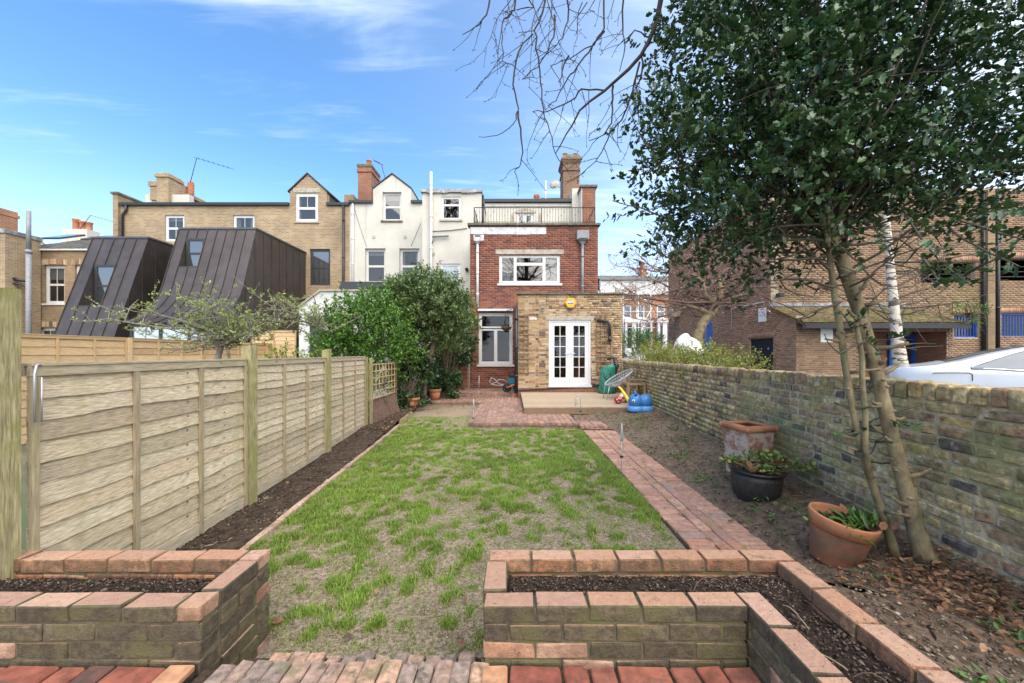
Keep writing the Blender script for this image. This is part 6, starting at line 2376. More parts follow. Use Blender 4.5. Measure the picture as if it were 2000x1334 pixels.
g.build('branch_pipe', MT['black_plastic'], pp)


# ================================================================ modern brick building across the car park
mbd = thing('brick_building', 'large brown modern brick building with car park openings and blue barred windows', 'building', (16, 16, 0))
GZ = 0.28
YF = 15.0
ZT = 7.9
XL = 10.1
XR = 24.0


def rz(px0, py0, px1, py1, Y):
 return (WX(px0, Y), WX(px1, Y), WZ(py1, Y), WZ(py0, Y))


o1, o2 = rz(1798, 512, 1906, 553, YF), rz(1954, 505, 2060, 550, YF)
b1, b2 = rz(1864, 615, 1911, 659, YF), rz(1956, 612, 2040, 658, YF)
o3, o4 = (o1[0], o1[1], 6.3, 7.2), (o2[0], o2[1], 6.3, 7.2)
hs_ = [hole(*q, XL) for q in (o1, o2, b1, b2)]
g = MB()
slab_cells(g, (XL + 0.012, YF), 0, XR - XL - 0.012, 0, ZT, [(h[0] - 0.012, h[1] - 0.012, h[2], h[3]) for h in hs_] + [(-0.1, 0.31, -0.1, 2.9)], 0.008, 0.30)
# the wall that runs away from the viewer on the left
YFAR = 24.8
LL = YFAR - 13.65
dh = (YFAR - 16.32, YFAR - 14.86, 0.0, 2.17)
slab_cells(g, (XL, YFAR), R(-90), YFAR - YF - 0.0, 2.9, ZT, [], 0.008, 0.30)
slab_cells(g, (XL, YFAR), R(-90), LL - 0.02, 0, 2.9, [dh], 0.008, 0.30)
g.build('mortar', MT['mortar_grey'], mbd)
roofline = lambda um: ZT if YFAR - um >= 15.02 else 2.66 + (15.0 - 13.65 - (15.0 - (YFAR - um))) * 0.52
it_front = wall_bricks((XL, YF), 0, XR - XL, GZ, ZT, hs_, 0.225, 0.075, 0.010, 0.04, 0, 0.001, 's')
it_front = [i for i in it_front if not (i[0][0] < 15.9 and i[0][2] < 3.2)]
it_side = wall_bricks((XL, YFAR), R(-90), LL, GZ, ZT, [dh], 0.225, 0.075, 0.010, 0.04, 0, 0.001, 's', roofline)
dx_ = it_side
lay(mbd, it_side, 'modern_red', 150, 0, 0, stuff_name='side_brickwork')
lay(mbd, it_front, 'modern_brick', 60, 0, 0)
g = MB()
g.box(XL - 0.03, XR, YF - 0.03, YF + 0.4, ZT, ZT + 0.12)
g.box(XL - 0.03, XL + 0.4, YF + 0.4, YFAR, ZT, ZT + 0.12)
g.build('coping', MT['stone'], mbd)
g = MB()
g.box(XL + 0.31, XR, YF + 4, YF + 4.1, 0, ZT)
g.box(XL + 0.31, XR, YF + 0.31, YF + 4, 3.5, 3.7)
g.box(XL + 0.31, XR, YF + 0.31, YF + 4, 5.6, 5.8)
g.box(XL + 0.31, XR, YF + 0.31, YFAR, ZT - 0.3, ZT - 0.1)
g.box(XR - 0.2, XR, YF + 0.31, YFAR, 0, ZT - 0.31)
g.build('car_park_floor', MT['void'], mbd)
for q in (o1, o2):
 g = MB()
 for k in range(3):
  z = q[2] + (q[3] - q[2]) * (0.25 + 0.22 * k)
  g.tube([(q[0], YF + 0.2, z), (q[1], YF + 0.2, z)], 0.025, 6)
 g.build('guard_rail', MT['black'], mbd)
for q in (b1, b2):
 g = MB()
 g.box(q[0], q[1], YF + 0.05, YF + 0.09, q[2], q[2] + 0.05)
 g.box(q[0], q[1], YF + 0.05, YF + 0.09, q[3] - 0.05, q[3])
 g.box(q[0], q[0] + 0.05, YF + 0.05, YF + 0.09, q[2], q[3])
 g.box(q[1] - 0.05, q[1], YF + 0.05, YF + 0.09, q[2], q[3])
 fr = g.build('barred_window', MT['blue_door'], mbd)
 n = int((q[1] - q[0]) / 0.115)
 for i in range(1, n):
  x = q[0] + (q[1] - q[0]) * i / n
  s = MB()
  s.box(x - 0.011, x + 0.011, YF + 0.055, YF + 0.08, q[2] + 0.05, q[3] - 0.05)
  s.build('bar', MT['blue_door'], fr)
 s = MB()
 s.box(q[0], q[1], YF + 0.14, YF + 0.15, q[2], q[3])
 s.build('pane', MT['pane_dark'], fr)
# soldier course heads
for q in (o1, o2, b1, b2):
 ss = []
 x = q[0] - 0.1
 while x < min(q[1] + 0.1, XR):
  ss.append(((x + 0.033, YF + 0.012, q[3] + 0.115), (0.065, 0.05, 0.215), 0))
  x += 0.075
 link('soldier_course', boxes_mesh('soldier_course', [i[0] for i in ss], [[t / 2 for t in i[1]] for i in ss], [0] * len(ss), 'modern_red'), mbd, None, None, 'stuff')
g = MB()
g.box(WX(1930, 14.8), WX(1944, 14.8), 14.8, YF - 0.01, 0, ZT)
g.build('pilaster', MT['brown_far'], mbd)
pipe(mbd, WX(1922, YF - 0.08), YF - 0.08, GZ, ZT, 0.06, 'black_plastic', brackets=4)
pipe(mbd, WX(1949, YF - 0.08), YF - 0.08, GZ, ZT, 0.06, 'black_plastic', brackets=4)
# doors in the side wall
g = MB()
ym = (14.86 + 16.32) / 2
g.box(XL + 0.05, XL + 0.10, 14.88, ym - 0.006, GZ, 2.15)
g.box(XL + 0.05, XL + 0.10, ym + 0.006, 16.30, GZ, 2.15)
dd = g.build('steel_doors', MT['black_door'], mbd)
for yy in (15.2, 15.98):
 q = MB()
 q.tube([(XL + 0.05, yy, 1.75), (XL + 0.044, yy, 1.75)], 0.05, 12)
 q.build('door_sign', MT['hippo_light'], dd)
ss = []
y = 14.78
while y < 16.4:
 ss.append(((XL + 0.018, y + 0.033, 2.285), (0.065, 0.05, 0.215), R(90)))
 y += 0.075
link('soldier_course', boxes_mesh('soldier_course', [i[0] for i in ss], [[t / 2 for t in i[1]] for i in ss], [R(90)] * len(ss), 'modern_red'), mbd, None, None, 'stuff')
g = MB()
g.tube([(XL - 0.03, 17.6, 2.65), (XL - 0.03, 17.6, 3.62), (XL - 0.03, 15.3, 3.62)], 0.022, 8)
g.build('conduit', MT['white_pipe'], mbd)


def notice(loc, axis, w, h, lab):
 t = thing('notice_board', lab, 'sign', loc)
 x, y, z = loc
 g = MB()
 if axis == 'x':
  g.box(x - 0.02, x - 0.004, y - w / 2, y + w / 2, z - h / 2, z + h / 2)
 else:
  g.box(x - w / 2, x + w / 2, y - 0.02, y - 0.004, z - h / 2, z + h / 2)
 g.build('board', MT['white_print'], t)
 g = MB()
 for k, (dz, hh, ww) in enumerate(((0.40, 0.035, 0.35), (0.05, 0.012, 0.8), (-0.03, 0.012, 0.8), (-0.11, 0.012, 0.75))):
  zc = z + dz * h
  if axis == 'x':
   g.box(x - 0.023, x - 0.0205, y - w * ww / 2, y + w * ww / 2, zc - hh / 2, zc + hh / 2)
  else:
   g.box(x - w * ww / 2, x + w * ww / 2, y - 0.023, y - 0.0205, zc - hh / 2, zc + hh / 2)
 g.build('print', MT['grey_pipe'], t)


notice((XL, 15.48, 3.12), 'x', 0.48, 0.55, 'white notice board high on the red side wall above the black doors')
lowz = 2.70
YL = 13.65
notice((WX(1614, YL), YL, WZ(653, YL)), 'y', 0.43, 0.56, 'white notice board under the eave of the mossy tiled low wing')

# the low wing with its mossy roof
lwg = thing('low_wing', 'low brick entrance wing with a moss covered tiled lean-to roof', 'building', (13, 14, 0))
WXR = WX(1862, YL)
oz = WZ(647, YL)
ox0, ox1 = WX(1690, YL), WX(1850, YL)
ho = (ox0 - XL, ox1 - XL, 0, oz)
g = MB()
slab_cells(g, (XL + 0.31, YL), 0, WXR - XL - 0.31, 0, lowz, [(ho[0] - 0.31, ho[1] - 0.31, 0, oz)], 0.008, 0.25)
g.box(XL + 0.012, XL + 0.31, YL + 0.012, YL + 0.25, 0, lowz - 0.02)
g.box(WXR - 0.16, WXR, YL + 0.255, YF, 0, lowz)
g.build('mortar', MT['mortar_grey'], lwg)
itl = wall_bricks((XL, YL), 0, WXR - XL, GZ, lowz - 0.03, [ho, (ho[0], ho[1], oz, oz + 0.23)], 0.225, 0.075, 0.010, 0.04, 0, 0.001, 's')
lay(lwg, itl, 'modern_brick', 300, 0, 0)
ss = []
x = ox0
while x < ox1:
 ss.append(((x + 0.033, YL + 0.012, oz + 0.115), (0.065, 0.05, 0.215), 0))
 x += 0.075
link('soldier_course', boxes_mesh('soldier_course', [i[0] for i in ss], [[t / 2 for t in i[1]] for i in ss], [0] * len(ss), 'modern_red'), lwg, None, None, 'stuff')
g = MB()
g.box(ox0, ox1 + 0.02, 14.80, 14.9, 0, lowz)
g.box(ox1 - 0.006, ox1 + 0.05, YL + 0.03, 14.8, 0, oz)
g.box(ox0 - 0.05, ox0 - 0.002, YL + 0.255, 14.8, 0, lowz)
g.build('porch_wall', MT['red_far'], lwg)
g = MB()
xd0, xd1 = WX(1735, 14.75), WX(1786, 14.75)
g.box(xd0, xd0 + 0.1, 14.70, 14.79, GZ, 2.28)
g.box(xd1 - 0.1, xd1, 14.70, 14.79, GZ, 2.28)
g.box(xd0 + 0.1, xd1 - 0.1, 14.70, 14.79, 2.18, 2.28)
g.box(xd0 + 0.1, xd1 - 0.1, 14.72, 14.79, GZ, 1.05)
dd = g.build('blue_entrance_door', MT['blue_door'], lwg)
g = MB()
g.box(xd0 + 0.1, xd1 - 0.1, 14.76, 14.77, 1.05, 2.18)
g.build('pane', MT['pane_dark'], dd)
ez, ey = 2.64, 13.30
tz_, ty_ = WZ(600, 14.95), 14.95
rxa, rxb = XL - 0.06, WXR + 0.15
g = MB()
g.add([(rxa, ey, ez), (rxb, ey, ez), (rxb - 0.5, ty_, tz_), (rxa, ty_, tz_), (rxa, ey, ez - 0.06), (rxb, ey, ez - 0.06), (rxb - 0.5, ty_, tz_ - .06), (rxa, ty_, tz_ - .06)],
   [(0, 1, 2, 3), (7, 6, 5, 4), (0, 4, 5, 1), (1, 5, 6, 2), (3, 2, 6, 7), (0, 3, 7, 4)])
g.build('roof_deck', MT['moss_tile'], lwg)
slates(lwg, rxa, rxb - 0.2, ey - 0.02, ez + 0.012, ty_, tz_ + 0.012, 14, 0.27, 'moss_tile', 'roof_tiles')
g = MB()
g.box(rxa + 0.05, rxb - 0.03, ey - 0.10, ey + 0.03, ez - 0.21, ez - 0.03)
g.build('fascia_gutter', MT['black_plastic'], lwg)
g = MB()
g.box(rxa, rxb - 0.55, ty_ - 0.05, ty_ + 0.03, tz_ + 0.03, tz_ + 0.15)
g.build('lead_flashing', MT['lead'], lwg)
lb = MB()
p = W(1641, 650, YL - 0.08)
lb.ball(p, 0.13, 14, 10)
lb.box(p.x - 0.06, p.x + 0.06, p.y + 0.05, YL - 0.002, p.z - 0.06, p.z + 0.06)
tag(lb.build('globe_lamp', MT['white_print']), 'round white globe lamp beside the notice board under the low wing eave', 'lamp')
fl = MB()
p = Vector((XL - 0.12, 17.9, 3.72))
fl.box(p.x - 0.12, p.x + 0.1, p.y - 0.16, p.y + 0.16, p.z - 0.08, p.z + 0.04)
fl.tube([p, p + Vector((0.12, 0, 0.2))], 0.02, 6)
tag(fl.build('floodlight', MT['black']), 'black floodlight over the white conduit on the red side wall', 'light')
fl = MB()
p = W(1525, 577, 14.8)
fl.box(p.x - 0.13, p.x + 0.05, p.y - 0.14, p.y + 0.1, p.z - 0.07, p.z + 0.08)
fl.box(p.x - 0.05, p.x + 0.05, p.y, YF - 0.002, p.z - 0.03, p.z + 0.03)
tag(fl.build('floodlight', MT['black']), 'black floodlight on the brown wall just above the mossy roof', 'light')
ac = MB()
p = W(1312, 610, 23.5)
ac.box(XL - 0.45, XL - 0.004, 23.0, 23.9, p.z - 0.30, p.z + 0.30)
for k in range(6):
 ac.box(XL - 0.46, XL - 0.45, 23.05, 23.85, p.z - 0.25 + k * 0.08, p.z - 0.21 + k * 0.08)
tag(ac.build('air_conditioner', MT['stone']), 'grey air conditioning box at the far end of the red side wall', 'air conditioner')
bp = thing('ticket_post', 'blue upright post with a white lamp behind the hedge and cherry tree', 'post', (9.0, 17.6, GZ))
g = MB()
x0_ = WX(1381, 17.6)
g.box(x0_, x0_ + 0.24, 17.6, 17.8, GZ, WZ(629, 17.6))
g.box(x0_ + 0.24, x0_ + 0.27, 17.62, 17.8, GZ, WZ(645, 17.6))
g.build('post_body', MT['blue_door'], bp)
g = MB()
g.ball((x0_ - 0.05, 17.65, WZ(630, 17.6)), 0.13, 12, 8)
g.build('post_lamp', MT['white_print'], bp)

# ================================================================ street of terraced houses far away
def street_house(label, x0, x1, Y, wall, roofz, eavez, wins, bay):
 t = thing('terraced_house', label, 'house', ((x0 + x1) / 2, Y, 0), 'tall terraced houses beyond the car park')
 top = 8.9
 g = MB()
 slab_cells(g, (x0, Y), 0, x1 - x0, 0, top, [hole(*w, x0) for w in wins], 0, 0.4)
 g.build('wall', MT[wall], t)
 g = MB()
 upw = [(w[0], w[1], top + 0.35, eavez - 0.25) for w in wins]
 slab_cells(g, (x0, Y - 0.05), 0, x1 - x0, top + 0.003, eavez, [hole(*w, x0) for w in upw], 0, 0.4)
 g.box(x0, x1, Y - 0.2, Y - 0.055, top, top + 0.2)
 g.build('white_upper_wall', MT['white_wall'], t)
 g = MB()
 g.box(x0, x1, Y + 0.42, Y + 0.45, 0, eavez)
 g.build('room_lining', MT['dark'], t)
 g = MB()
 g.add([(x0, Y - 0.3, eavez), (x1, Y - 0.3, eavez), (x1, Y + 4, roofz), (x0, Y + 4, roofz), (x1, Y + 8, eavez), (x0, Y + 8, eavez)], [(0, 1, 2, 3), (3, 2, 4, 5)])
 rf = g.build('roof', MT['slate'], t)
 g = MB()
 g.box(x0 - 0.3, x0 + 0.4, Y + 3, Y + 4.5, eavez, roofz + 1.2)
 c = g.build('chimney', MT['orange_brick_far'], t)
 for k in range(3):
  pot(c, x0 + 0.05, Y + 3.3 + 0.45 * k, roofz + 1.2, 0.6, 0.15)
 for w in wins:
  window(t, *w, Y, SASH22, 'upvc', 'pane_dark', 0.12, 0.06, 0.12, 'white_wood')
  g = MB()
  g.box(w[0] - 0.12, w[1] + 0.12, Y - 0.03, Y + 0.1, w[3] + 0.004, w[3] + 0.35)
  g.build('red_lintel', MT['orange_brick_far'], t)
 for w in upw:
  window(t, *w, Y - 0.05, SASH, 'upvc', 'pane_dark', 0.1, 0.06, 0.1, None)
 bx0, bx1 = bay
 g = MB()
 bz = 5.35
 for i in range(3):
  xa, xb = bx0 + (bx1 - bx0) * i / 3, bx0 + (bx1 - bx0) * (i + 1) / 3
  g.box(xa, xa + 0.25, Y - 0.9, Y - 0.4, 0, bz)
  g.box(xb - 0.25, xb, Y - 0.9, Y - 0.4, 0, bz)
  g.box(xa + 0.25, xb - 0.25, Y - 0.9, Y - 0.4, 0, 2.2)
  g.box(xa + 0.25, xb - 0.25, Y - 0.9, Y - 0.4, 4.95, bz)
 g.box(bx0 - 0.1, bx1 + 0.1, Y - 1.0, Y - 0.003, bz + 0.002, bz + 0.4)
 by = g.build('bay', MT['white_wall'], t)
 for i in range(3):
  xa, xb = bx0 + (bx1 - bx0) * i / 3 + 0.25, bx0 + (bx1 - bx0) * (i + 1) / 3 - 0.25
  q = MB()
  q.box(xa, xb, Y - 0.6, Y - 0.58, 2.2, 4.95)
  q.build('pane', MT['pane_dark'], by)
  q = MB()
  q.box(xa, xb, Y - 0.7, Y - 0.62, 3.5, 3.6)
  q.box(xa, xb, Y - 0.95, Y - 0.902, 5.0, 5.25)
  q.build('bay_trim', MT['red_far'], by)
 return t


YS = 48.0
street_house('tall tan brick street house with white bay seen behind scaffolding poles', 11.0, 17.5, YS, 'brown_far', 12.1, 10.7,
    [(WX(1217, YS), WX(1234, YS), WZ(622, YS), WZ(595, YS)), (WX(1243, YS), WX(1260, YS), WZ(622, YS), WZ(595, YS))], (13.9, 17.2))
street_house('tall orange brick street house with white bay next to the brown car park building', 17.52, 22.5, YS, 'orange_brick_far', 12.0, 10.6,
    [(WX(1283, YS), WX(1300, YS), WZ(622, YS), WZ(595, YS))], (17.9, 20.5))
sc = thing('scaffolding', 'light metal scaffolding poles in front of the tan brick street house', 'scaffold', (15, 46, 0))
for px in (1217, 1247, 1271):
 g = MB()
 g.tube([(WX(px, 46), 46, 0), (WX(px, 46), 46, WZ(575, 46))], 0.05, 6)
 g.build('upright_pole', MT['alu'], sc)
for py in (640, 609, 585):
 g = MB()
 g.tube([(WX(1210, 46), 45.95, WZ(py, 46)), (WX(1280, 46), 45.95, WZ(py, 46))], 0.05, 6)
 g.build('cross_pole', MT['alu'], sc)
for a, b in (((1247, 580), (1275, 592)), ((1247, 650), (1274, 600))):
 g = MB()
 g.tube([W(*a, 45.9), W(*b, 45.9)], 0.05, 6)
 g.build('brace_pole', MT['alu'], sc)

# ================================================================ cars
def make_car(label, cat='car', group=None):
 t = thing('parked_car', label, cat, (0, 0, 0), group)
 st = np.array([0, .04, .12, .3, .55, .85, 1.15, 1.45, 1.75, 2.1, 2.45, 2.8, 3.1, 3.4, 3.7, 4.0, 4.3, 4.5, 4.62, 4.68])
 top = np.interp(st, [0, .04, .12, .3, .55, .85, 1.15, 1.5, 1.9, 2.3, 2.6, 3.0, 3.4, 3.7, 4.2, 4.5, 4.68],
     [.86, .96, 1.0, 1.02, 1.06, 1.14, 1.25, 1.345, 1.415, 1.44, 1.435, 1.36, 1.18, 1.0, .90, .80, .62])
 belt = np.interp(st, [0, .1, .4, 1.0, 2.0, 3.2, 3.7, 4.3, 4.68], [.80, .90, .93, .955, .95, .925, .90, .80, .58])
 hw = np.interp(st, [0, .05, .2, .6, 1.2, 3.6, 4.2, 4.5, 4.68], [.62, .74, .84, .90, .925, .915, .86, .74, .55])
 zb = np.interp(st, [0, .3, .8, 3.9, 4.4, 4.68], [.45, .28, .2, .2, .22, .35])
 cab = np.clip((top - belt) / 0.5, 0, 1)
 secs = []
 for i, x in enumerate(st):
  h, b, zt_, z0 = hw[i], belt[i], top[i], zb[i]
  rw = h * (1 - 0.34 * cab[i] - 0.02)
  ring = [(h * .80, z0), (h * .97, z0 + .10), (h * 1.0, z0 + (b - z0) * .55), (h * .985, b - .05), (h * .965, b),
    (h * .965 * .4 + rw * .6, b + (zt_ - b) * .62), (rw, zt_ - (zt_ - b) * .13), (rw * .86, zt_ - 0.018 - .01 * cab[i]), (rw * .45, zt_), (0, zt_ + .006)]
  secs.append([(x, -y, z) for y, z in ring] + [(x, y, z) for y, z in reversed(ring[:-1])])
 n = len(secs[0])
 g = MB()
 vs = [p for s in secs for p in s]
 fs = []
 for i in range(len(secs) - 1):
  for k in range(n - 1):
   fs.append((i * n + k, i * n + k + 1, (i + 1) * n + k + 1, (i + 1) * n + k))
  fs.append((i * n + n - 1, i * n, (i + 1) * n, (i + 1) * n + n - 1))
 fs.append(tuple(range(n)))
 fs.append(tuple(reversed(range((len(secs) - 1) * n, len(secs) * n))))
 g.add(vs, fs, 0, True)
 g.build('body', MT['car'], t)

 def side_pt(x, f, s, e):
  """Point on the cabin side: f = 0 at the belt, 1 at the roof edge; e outwards."""
  i = np.interp(x, st, np.arange(len(st)))
  a, fr = int(min(i, len(st) - 2)), 0
  fr = i - a
  h = hw[a] * (1 - fr) + hw[a + 1] * fr
  b = belt[a] * (1 - fr) + belt[a + 1] * fr
  zt_ = top[a] * (1 - fr) + top[a + 1] * fr
  c = min(max((zt_ - b) / 0.5, 0), 1)
  rw = h * (1 - 0.34 * c - 0.02)
  ks = [(h * .965, b), (h * .965 * .4 + rw * .6, b + (zt_ - b) * .62), (rw, zt_ - (zt_ - b) * .13)]
  f2 = f * (2 - 1e-6)
  k = int(f2)
  ff = f2 - k
  y = ks[k][0] + (ks[k + 1][0] - ks[k][0]) * ff
  z = ks[k][1] + (ks[k + 1][1] - ks[k][1]) * ff
  return Vector((x, s * (y + e), z + e * 0.4))
 for s in (-1, 1):
  xs = np.linspace(0.93, 3.18, 16)
  lo, hi = [], []
  for x in xs:
   t_ = (x - 0.93) / 2.25
   open_ = min(1, t_ * 4.2, (1 - t_) * 3.0)
   fl_ = 0.10 + 0.10 * max(0, 1 - t_ * 5)
   lo.append((x, fl_ + 0.0))
   hi.append((x, fl_ + (0.93 - fl_) * max(open_, 0.03)))
  g = MB()
  vs, fs = [], []
  m = 5
  for (x, a), (_, b) in zip(lo, hi):
   for k in range(m):
    vs.append(side_pt(x, a + (b - a) * k / (m - 1), s, 0.008))
  for i in range(len(xs) - 1):
   for k in range(m - 1):
    fs.append((i * m + k, i * m + k + 1, (i + 1) * m + k + 1, (i + 1) * m + k))
  g.add(vs, fs, 0, True)
  g.build('side_window', MT['car_glass'], t)
  g = MB()
  loop = [side_pt(x, max(a - 0.05, 0), s, 0.010) for x, a in lo] + [side_pt(x, min(b + 0.05, .99), s, 0.010) for x, b in reversed(hi)]
  g.tube(loop + [loop[0]], 0.013, 6)
  g.build('window_trim', MT['chrome'], t)
  g = MB()
  g.tube([side_pt(2.02, 0.12, s, 0.012), side_pt(2.0, 0.5, s, 0.012), side_pt(2.0, 0.9, s, 0.012)], 0.022, 6)
  g.build('door_pillar', MT['black'], t)
  g = MB()
  yy = 0.918
  g.tube([(0.50, s * 0.872, 0.90), (0.52, s * 0.878, 0.912), (0.78, s * 0.896, 0.925), (0.90, s * 0.900, 0.925), (0.93, s * 0.905, 0.90), (0.93, s * 0.913, 0.80)], 0.005, 5)
  g.build('fuel_flap', MT['rubber'], t)
  g = MB()
  g.box(-0.005, 0.10, s * 0.70 - 0.13, s * 0.70 + 0.13, 0.58, 0.70)
  g.build('tail_lamp', MT['red_lens'], t)
  g = MB()
  g.ball((2.98, s * 1.0, 0.97), (0.09, 0.10, 0.07), 10, 8)
  g.build('wing_mirror', MT['car'], t)
  for xw in (0.88, 3.62):
   g = MB()
   g.tube([(xw, s * 0.72, 0.32), (xw, s * 0.93, 0.32)], 0.33, 22, 0, True, False)
   wh = g.build('wheel', MT['rubber'], t)
   g = MB()
   g.tube([(xw, s * 0.928, 0.32), (xw, s * 0.936, 0.32)], 0.22, 18, 0, True, False)
   for k in range(5):
    an = k * 2 * math.pi / 5
    g.beam((xw, s * 0.938, 0.32), (xw + 0.2 * math.cos(an), s * 0.938, 0.32 + 0.2 * math.sin(an)), 0.04, 0.012)
   g.build('rim', MT['alu'], wh)
 # rear screen and windscreen
 for xs_, nm in ((np.linspace(0.70, 1.62, 7), 'rear_screen'), (np.linspace(2.78, 3.52, 7), 'windscreen')):
  g = MB()
  vs, fs = [], []
  for x in xs_:
   zt_ = np.interp(x, st, top)
   b_ = np.interp(x, st, belt)
   h = np.interp(x, st, hw)
   c = min(max((zt_ - b_) / 0.5, 0), 1)
   rw = h * (1 - 0.34 * c - 0.02)
   for yy, dz in ((-.60, .0), (-.42, .006), (0, .012), (.42, .006), (.60, .0)):
    vs.append((x, rw * yy, zt_ + dz))
  for i in range(len(xs_) - 1):
   for k in range(4):
    fs.append((i * 5 + k, i * 5 + k + 1, (i + 1) * 5 + k + 1, (i + 1) * 5 + k))
  g.add(vs, fs, 0, True)
  g.build(nm, MT['car_glass'], t)
 return t


def copy_tree(o, parent=None):
 c = o.copy()
 COL.objects.link(c)
 c.parent = parent
 for ch_ in list(o.children):
  copy_tree(ch_, c)
 return c


car = make_car('pale silver coupe parked close behind the old garden wall', 'car')
car2 = copy_tree(car)
car.location = (7.22, 7.42, GZ + 0.05)
car.rotation_euler = (0, 0, R(-40))
car2['label'] = 'far pale car glimpsed between the brick extension and the hedge'
car2.location = (4.2, 16.2, GZ)

tp = thing('tarpaulin_heap', 'white tarpaulin thrown over a heap behind the hedge', 'tarpaulin', (5.9, 12.6, GZ))
u_n, v_n = 28, 14
vs, fs = [], []
for j in range(v_n + 1):
 for i in range(u_n):
  an, th = 2 * math.pi * i / u_n, (math.pi / 2) * j / v_n
  r = 1.0 + 0.28 * (float(vnoise(np.array(math.cos(an) * 1.8 + 7), np.array(math.sin(an) * 1.8 + 3), th * 2.0)) - 0.5)
  top_z = 2.1
  x = 5.85 + 0.62 * r * math.cos(th) * math.cos(an) - 0.1 * math.sin(th)
  y = 12.6 + 0.5 * r * math.cos(th) * math.sin(an)
  z = GZ + top_z * (math.sin(th) ** 0.55) * (0.86 + 0.28 * (r - 0.86)) * (1 - 0.10 * max(0, math.cos(an)) * math.cos(th))
  vs.append((x, y, z))
for j in range(v_n):
 for i in range(u_n):
  fs.append((j * u_n + i, j * u_n + (i + 1) % u_n, (j + 1) * u_n + (i + 1) % u_n, (j + 1) * u_n + i))
g = MB()
g.add(vs, fs, 0, True)
g.build('sheet', MT['tarp'], tp)


# ================================================================ plants
SIMPLE_V = np.array([(0, 0, 0), (0.45, 0.5, 0.10), (0.45, -0.5, 0.10), (1, 0, 0)], float)
SIMPLE_F = np.array([(0, 2, 3), (0, 3, 1)])
HOLLY_V = np.array([(0, 0, 0), (.33, 0, -.05), (.70, 0, -.05), (1, 0, .02),
     (.16, .30, .10), (.34, .26, .02), (.50, .52, .16), (.68, .30, .02), (.82, .34, .12),
     (.16, -.30, .10), (.34, -.26, .02), (.50, -.52, .16), (.68, -.30, .02), (.82, -.34, .12)], float)
HOLLY_F = np.array([(0, 1, 5), (0, 5, 4), (1, 2, 6), (1, 6, 5), (2, 7, 6), (2, 3, 8), (2, 8, 7),
     (0, 10, 1), (0, 9, 10), (1, 11, 2), (1, 10, 11), (2, 11, 12), (2, 13, 3), (2, 12, 13)])
OVAL_V = np.array([(0, 0, 0), (.28, .38, .07), (.66, .42, .07), (1, 0, -.04), (.66, -.42, .07), (.28, -.38, .07), (.5, 0, -.03)], float)
OVAL_F = np.array([(0, 6, 1), (1, 6, 2), (2, 6, 3), (3, 6, 4), (4, 6, 5), (5, 6, 0)])
IVY_V = np.array([(0, 0, 0), (.10, .50, .05), (.45, .32, .02), (.55, .62, .05), (.72, .25, .02), (1, 0, -.05), (.72, -.25, .02), (.55, -.62, .05), (.45, -.32, .02), (.10, -.50, .05), (.45, 0, -.03)], float)
IVY_F = np.array([(10, i + 1, i) for i in range(9)] + [(10, 0, 9)])


def norm(a):
 return a / (np.linalg.norm(a, axis=-1, keepdims=True) + 1e-9)


def leaf_arrays(C, D, N, Ln, Wd, tv, tf):
 D = norm(D)
 S = norm(np.cross(D, N))
 N2 = np.cross(S, D)
 V = C[:, None, :] + Ln[:, None, None] * (tv[None, :, 0:1] * D[:, None, :] + Wd * tv[None, :, 1:2] * S[:, None, :] + tv[None, :, 2:3] * N2[:, None, :])
 T = tf[None] + len(tv) * np.arange(len(C))[:, None, None]
 return V.reshape(-1, 3), T.reshape(-1, 3)


def leaf_mesh(name, C, D, N, Ln, Wd, tpl, mat):
 tv, tf = {'simple': (SIMPLE_V, SIMPLE_F), 'holly': (HOLLY_V, HOLLY_F), 'oval': (OVAL_V, OVAL_F), 'ivy': (IVY_V, IVY_F)}[tpl]
 V, T = leaf_arrays(C, D, N, Ln, Wd, tv, tf)
 return np_mesh(name, V, T, MT[mat])


def sprays(ells, ntw, nl, twl, leafL, up=0.35, rmin=0.5, flat=0.0, rough=0.25, seed=0, spread=0.9, cut=None):
 """Leafy twigs through the volume of some ellipsoids (cx, cy, cz, rx, ry, rz, weight)."""
 w = np.array([e[6] if len(e) > 6 else e[3] * e[4] * e[5] for e in ells], float)
 k = rng.choice(len(ells), ntw, p=w / w.sum())
 E = np.array([e[:6] for e in ells], float)[k]
 d = norm(rng.normal(size=(ntw, 3)))
 r = rmin + (1 - rmin) * rng.random(ntw) ** 0.6
 mod = 1 + rough * 2 * (vnoise(d[:, 0] * 2.3 + seed + 9 + k * 5.1, d[:, 1] * 2.3 + 4, d[:, 2] * 2.3 + 7) - 0.5)
 P = E[:, :3] + d * E[:, 3:] * (r * mod)[:, None]
 out = norm(d * E[:, 3:])
 tw = norm(out * 0.8 + np.array([0, 0, up]) + rng.normal(0, 0.35, (ntw, 3)))
 if cut is not None:
  m = cut(P)
  P, tw = P[m], tw[m]
 n = len(P)
 t = np.tile(np.linspace(0.0, 1.0, nl), n)
 Pk, Tk = np.repeat(P, nl, 0), np.repeat(tw, nl, 0)
 tl = np.repeat(twl * rng.uniform(0.6, 1.4, n), nl)
 C = Pk + Tk * (tl * t)[:, None] + rng.normal(0, twl * 0.06, (n * nl, 3))
 rad = norm(np.cross(Tk, rng.normal(size=(n * nl, 3))))
 D = norm(Tk * (1 - spread * 0.45) + rad * spread + np.array([0, 0, -flat]))
 N = norm(np.array([0, 0, 1.0]) + rng.normal(0, 0.55, (n * nl, 3)) + Tk * 0.3)
 Ln = leafL * rng.uniform(0.6, 1.3, n * nl)
 return C, D, N, Ln, P, tw


def branch_tubes(mb, segs, n=5, mi=0):
 for pts, r0, r1 in segs:
  m = len(pts)
  mb.tube(pts, [r0 + (r1 - r0) * i / (m - 1) for i in range(m)], n, mi, False)


